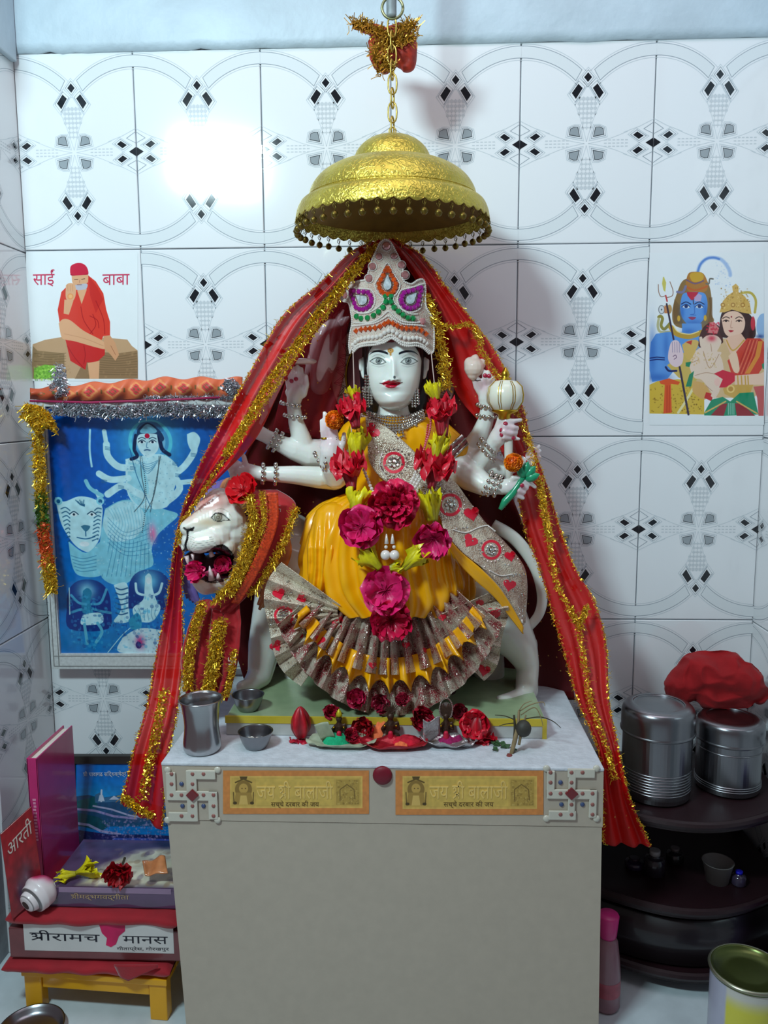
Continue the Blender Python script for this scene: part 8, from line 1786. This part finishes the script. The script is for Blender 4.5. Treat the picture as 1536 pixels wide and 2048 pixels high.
m_pi = mat('pale_pink_ink', (230, 150, 180), .5); xm = (x0_ + x1_) / 2
obj('spine_marks', join(*[box(xm - .003 + .0006 * (i % 3), xm + .003 - .0007 * (i % 2), Yk0 - .0003, Yk0, zk1 - .078 - .0062 * i, zk1 - .0742 - .0062 * i) for i in range(13)]), m_pi, pk)
# red booklet leaning on the left wall
bkt = thing('red_booklet', 'red prayer booklet leaning against the left wall beside the pink book', 'booklet', P(40, 1820, -.39))
cvb = Canvas(0, 0, 60, 90, 2, (150, 20, 30)); cvb.glow(30, 66, 24, 20, (70, 40, 50), .8); cvb.glow(34, 60, 8, 14, (120, 110, 130), .5); cvb.glow(20, 72, 6, 12, (60, 70, 110), .5); cvb.mottle(.15, 5)
def bkf(X_, Y_):
    u, v = (X_ / 60.)[:, None], (Y_ / 90.)[:, None]; c4 = [np.array(P(*c)) for c in ((0, 1668, -.39), (62, 1612, -.35), (24, 1838, -.405), (86, 1782, -.365))]; return (c4[0] * (1 - u) + c4[1] * u) * (1 - v) + (c4[2] * (1 - u) + c4[3] * u) * v
solidify(cvb.sheet('cover', bkf, cmat('booklet_print', rough=.3, coat=.4), bkt), .003, 1)
nb = Vector((bkf(np.array([0.]), np.array([0.]))[0])); e1 = (Vector(bkf(np.array([60.]), np.array([0.]))[0]) - nb); e2 = (Vector(bkf(np.array([0.]), np.array([90.]))[0]) - nb); nn = e2.cross(e1).normalized(); nn = nn if nn.y < 0 else -nn
obj('lettering', text('आरती', nb + e1 * .12 + e2 * .32 + nn * .0038, nb + e1 * .92 + e2 * .28 + nn * .0038, -e2 * .14, nn, .0003), mat('pale_ink', (200, 180, 170), .5), bkt)
# steel plate at the lower left corner
c = PZ(62, 2058, .012); R_ = 66 * U(c.y) * 1.05
plate = thing('steel_plate', 'round steel plate on the floor at the lower left corner', 'plate', (c.x, c.y, 0))
obj('dish', lathe([(1e-5, 0), (R_ * .8, 0), (R_ * .92, .006), (R_ * 1.0, .016), (R_ * 1.04, .0165), (R_ * 1.0, .0145), (R_ * .9, .007), (R_ * .78, .002), (1e-5, .002)], (c.x, c.y, 0), 56), m_steelb, plate, smooth=True)

# ================================================================== RIGHT SIDE: rack
m_rack = mat('dark_maroon_plastic', (34, 10, 16), .5, noise_amt=.12, coat=.05)
XRk0, XRk1 = xr(.2) + .014, XR - .012
Z1, Z2, Z3 = P(1340, 1640, -.30).z, P(1340, 1812, -.30).z, .0
rack = thing('corner_rack', 'dark maroon three tier plastic corner rack right of the altar', 'rack', ((XRk0 + XRk1) / 2, -.15, 0))
def shelf(z, t=.018):
    pts = [(XRk0, -.02)] + [(XRk0 + (XRk1 - XRk0) * i / 24, -.235 - .075 * math.sin(math.pi * i / 24)) for i in range(25)] + [(XRk1, -.02)]
    V, Fc = prism([Vector((x, y, z - t)) for x, y in pts], (0, 0, 1), t)
    lip = tube([Vector((x, y, z - t * .3)) for x, y in pts[1:-1]], .0075, 8); return join((V, Fc), lip)
obj('shelf', shelf(Z1), m_rack, rack); obj('shelf', shelf(Z2), m_rack, rack); obj('shelf', shelf(.045), m_rack, rack)
for x in (XRk0 + .012, XRk1 - .012):
    for y in (-.035, -.215): obj('post', lathe([(.009, 0), (.009, Z1 - .018), (1e-5, Z1 - .018)], (x, y, 0), 14), m_rack, rack, smooth=True)
pts = [(XRk0 + (XRk1 - XRk0) * i / 24, -.225 - .07 * math.sin(math.pi * i / 24)) for i in range(25)]
V = [(x, y, z) for z in (.05, Z2 - .03) for x, y in pts]; solidify(obj('drawer_front', (V, [(i, i + 1, i + 26, i + 25) for i in range(24)]), mat('smoky_maroon', (26, 12, 18), .45, noise_amt=.35, nscale=9, coat=.5), rack, smooth=True), .003)
def canister(lab, x, Y, rp, ytop, lines):
    c = P(x, 1580, Y); r = rp * U(Y); t = thing('steel_canister', lab, 'canister', (c.x, Y, Z1), 'steel canisters on the rack'); H = P(x, ytop, Y).z - Z1; hl = H * .30
    pb_ = [(1e-5, 0), (r * .84, 0), (r * .93, .004), (r * .95, .012), (r * .95, H - hl + .004), (1e-5, H - hl + .004)]
    obj('body', lathe(pb_, (c.x, Y, Z1), 64), m_steelb, t, smooth=False)
    for z in lines: obj('groove_ring', nocap(lathe([(r * .95 + .0012 * math.cos(a), H * z + .0012 * math.sin(a)) for a in [i * math.pi / 3 for i in range(7)]], (c.x, Y, Z1), 64)), m_steelb, t, smooth=True)
    lid = [(r * 1.0, H - hl), (r * 1.02, H - hl + .001), (r * 1.02, H - hl + .004), (r * 1.0, H - hl + .005)] + [tuple(p) for p in cr([(r * 1.0, H - hl + .006), (r * 1.0, H - hl * .35), (r * .95, H - hl * .12), (r * .84, H - hl * .03), (r * .70, H - hl * .0), (r * .66, H - hl * .05), (r * .3, H - hl * .02), (1e-5, H - hl * .0)], 4)]
    obj('lid', lathe(lid, (c.x, Y, Z1), 64), m_steelb, t, smooth=True)
    return c, r, H
cA = canister('left steel canister with domed lid on the rack, nearer the red veil', 1310, -.20, 73, 1405, [.03 * i + .12 for i in range(8)])
cB = canister('right steel canister with ringed body on the rack under the red cloth', 1453, -.17, 67, 1432, [.10, .13, .16, .60])
# red cloth on the right canister
hv_, hf_ = blob([[q(1360, 1375, -.08, 34), q(1400, 1345, -.09, 42), q(1450, 1350, -.10, 48), q(1490, 1372, -.10, 34)], [q(1385, 1338, -.08, 32), q(1400, 1345, -.085, 40)], [q(1480, 1360, -.12, 38), q(1512, 1385, -.12, 20), q(1516, 1400, -.12, 12)], [q(1420, 1385, -.10, 36), q(1480, 1392, -.115, 26)]], .003, 3)
hv_ = np.array([p + np.array(Vector((0, -.008, .004))) * (1 - 2 * abs(noise.noise(Vector(p) * 24 + Vector((0, 0, 3))))) * 1.8 + .003 * np.array(noise.noise_vector(Vector(p) * 40)) for p in hv_])
tag(obj('red_cloth_heap', (hv_, hf_), mat('deep_red_cloth', (150, 4, 14), .9, noise_amt=.12, sheen=.05, bump=.4, bscale=300), smooth=True), 'crumpled bright red cloth heaped on the right canister', 'cloth')
# things on the middle shelf
def bottle(lab, x, Y, zb, ytop, rp, col, cap, cat='bottle', name='dark_bottle', rough=.2, group='dim bottles on the middle rack shelf'):
    c = P(x, 1750, Y); r = rp * U(Y); H = P(x, ytop, Y).z - zb; t = thing(name, lab, cat, (c.x, Y, zb), group)
    obj('body', lathe([(1e-5, 0), (r * .9, 0), (r, .003), (r, H * .62), (r * .8, H * .72), (r * .45, H * .80), (r * .45, H * .84), (1e-5, H * .84)], (c.x, Y, zb), 28), mat(name + '_skin', col, rough, noise_amt=.15, nscale=20, coat=.4), t, smooth=True)
    obj('cap', lathe([(r * .5, H * .82), (r * .5, H), (r * .45, H * 1.01), (1e-5, H * 1.01)], (c.x, Y, zb), 24), mat(name + '_cap', cap, .35), t, smooth=True)
    return t
bottle('dark bottle with a pale ribbed cap on the middle rack shelf', 1308, -.20, Z2, 1700, 22, (40, 34, 44), (170, 165, 165))
bottle('short dark violet bottle beside the pale capped bottle on the rack', 1268, -.18, Z2, 1715, 20, (44, 28, 60), (60, 40, 60))
bottle('dark bottle with a dull metal cap, second from the white cup', 1348, -.16, Z2, 1695, 18, (30, 28, 30), (110, 100, 100))
bottle('small bottle with a bright blue cap right of the white cup', 1478, -.23, Z2, 1742, 15, (60, 50, 70), (30, 30, 190))
c = P(1433, 1780, -.22); t = thing('white_cup', 'whitish tapered cup on the middle shelf of the rack', 'cup', (c.x, -.22, Z2)); r = 31 * U(-.22); H = P(1433, 1722, -.22).z - Z2
obj('wall', lathe([(1e-5, 0), (r * .72, 0), (r, H), (r * 1.05, H), (r * .95, H * .99), (r * .68, .003), (1e-5, .003)], (c.x, -.22, Z2), 36), mat('cup_plastic', (150, 144, 140), .4, noise_amt=.06), t, smooth=True)
# pink capped bottle
Yk = -.335; c = P(1213, 1990, Yk); zt_ = P(1218, 1828, Yk).z; r = 24 * U(Yk)
pkb = thing('pink_capped_bottle', 'pale pink bottle with a tall pink cap on the floor beside the altar', 'bottle', (bxr1 + .004 + r * 1.25, Yk, 0)); cx_ = bxr1 + .006 + r * 1.3
obj('body', lathe([(1e-5, 0), (r * 1.1, 0), (r * 1.25, .006), (r * 1.25, zt_ * .35), (r * 1.1, zt_ * .55), (r * .9, zt_ * .72), (r * .7, zt_ * .76), (1e-5, zt_ * .76)], (cx_, Yk, 0), 36), mat('pale_pink_plastic', (150, 108, 118), .35, noise_amt=.08, coat=.3), pkb, smooth=True)
obj('cap', lathe([(r * .70, zt_ * .76), (r * .78, zt_ * .78), (r * .95, zt_ * .985), (r * .88, zt_), (1e-5, zt_)], (cx_, Yk, 0), 32), mat('pink_cap', (214, 50, 130), .35), pkb, smooth=True)
obj('label', nocap(lathe([(r * 1.262, .03), (r * 1.262, zt_ * .33)], (cx_, Yk, 0), 36)), mat('rose_label', (180, 84, 100), .4, noise_amt=.3, nscale=30), pkb, smooth=True)
# oil tin
Yt = -.47; zt_ = P(1490, 1935, Yt).z; c = P(1496, 1935, Yt); r = 76 * U(Yt)
tin = thing('paint_tin', 'yellow and white round tin with an olive metal lid at the lower right', 'tin', (c.x, Yt, 0))
cvt = None; nT, nZ = 96, 60; V, C = [], []
for j in range(nZ):
    z = (zt_ - .008) * j / (nZ - 1)
    for i in range(nT):
        a = 2 * math.pi * i / nT; V.append((c.x + r * .985 * math.cos(a), Yt + r * .985 * math.sin(a), z)); t_ = z / zt_
        am = math.degrees(a) % 360; w = min(1, max(0, (t_ - .78) / .12)); y_ = np.array([214, 206, 60]); wh = np.array([206, 202, 192]); col = wh * w + y_ * (1 - w)
        if am < 215: col = np.array([176, 176, 196])
        C.append(col / 255)
Fc = [(j * nT + i, j * nT + (i + 1) % nT, (j + 1) * nT + (i + 1) % nT, (j + 1) * nT + i) for j in range(nZ - 1) for i in range(nT)]
obj('wall', (V, Fc), cmat('printed_tin', rough=.3, coat=.4), tin, smooth=True, cols=np.array(C))
m_olive = mat('olive_lid', (84, 92, 46), .28, .7, noise_amt=.08); 
obj('lid', lathe([(r * .985, zt_ - .008), (r * 1.03, zt_ - .006), (r * 1.03, zt_ - .001), (r * .97, zt_ + .001), (r * .92, zt_ - .001), (r * .88, zt_ - .006), (r * .5, zt_ - .0055), (1e-5, zt_ - .0055)], (c.x, Yt, 0), 72), m_olive, tin, smooth=True)
obj('rim', nocap(lathe([(r * 1.0 + .003 * math.cos(a), zt_ - .002 + .003 * math.sin(a)) for a in [i * math.pi / 4 for i in range(9)]], (c.x, Yt, 0), 72)), mat('tin_rim', (170, 172, 150), .3, .9), tin, smooth=True)
def wrap(p):
    a = (p.x - c.x) / r; return Vector((c.x + (r * .99 + .0004) * math.sin(a), Yt - (r * .99 + .0004) * math.cos(a), p.z))
obj('lettering', text('क', Vector((c.x + .010, 0, zt_ - .052)), Vector((c.x + .029, 0, zt_ - .052)), Vector((0, 0, .017)), nrm, .0003, wrap), mat('rust_ink', (166, 60, 30), .5), tin)
# purple bag at the right wall
bx_ = XR - .03
bgv, bgf = blob([[(Vector((XR - .034, -.30, .34)), .024), (Vector((XR - .036, -.31, .22)), .030), (Vector((XR - .036, -.31, .12)), .031), (Vector((XR - .036, -.31, .034)), .031)]], .004, 4)
bgv = np.array([p + .006 * np.array(noise.noise_vector(Vector(p) * 22)) * np.array((.6, 1, .6)) for p in bgv]); bgv[:, 0] = np.minimum(bgv[:, 0], XR - .002); bgv[:, 2] = np.maximum(bgv[:, 2], .001)
tag(obj('purple_bag', (bgv, bgf), mat('purple_plastic', (58, 36, 130), .25, noise_amt=.3, nscale=20, coat=.5), smooth=True), 'shiny purple plastic bag beside the right wall', 'bag')
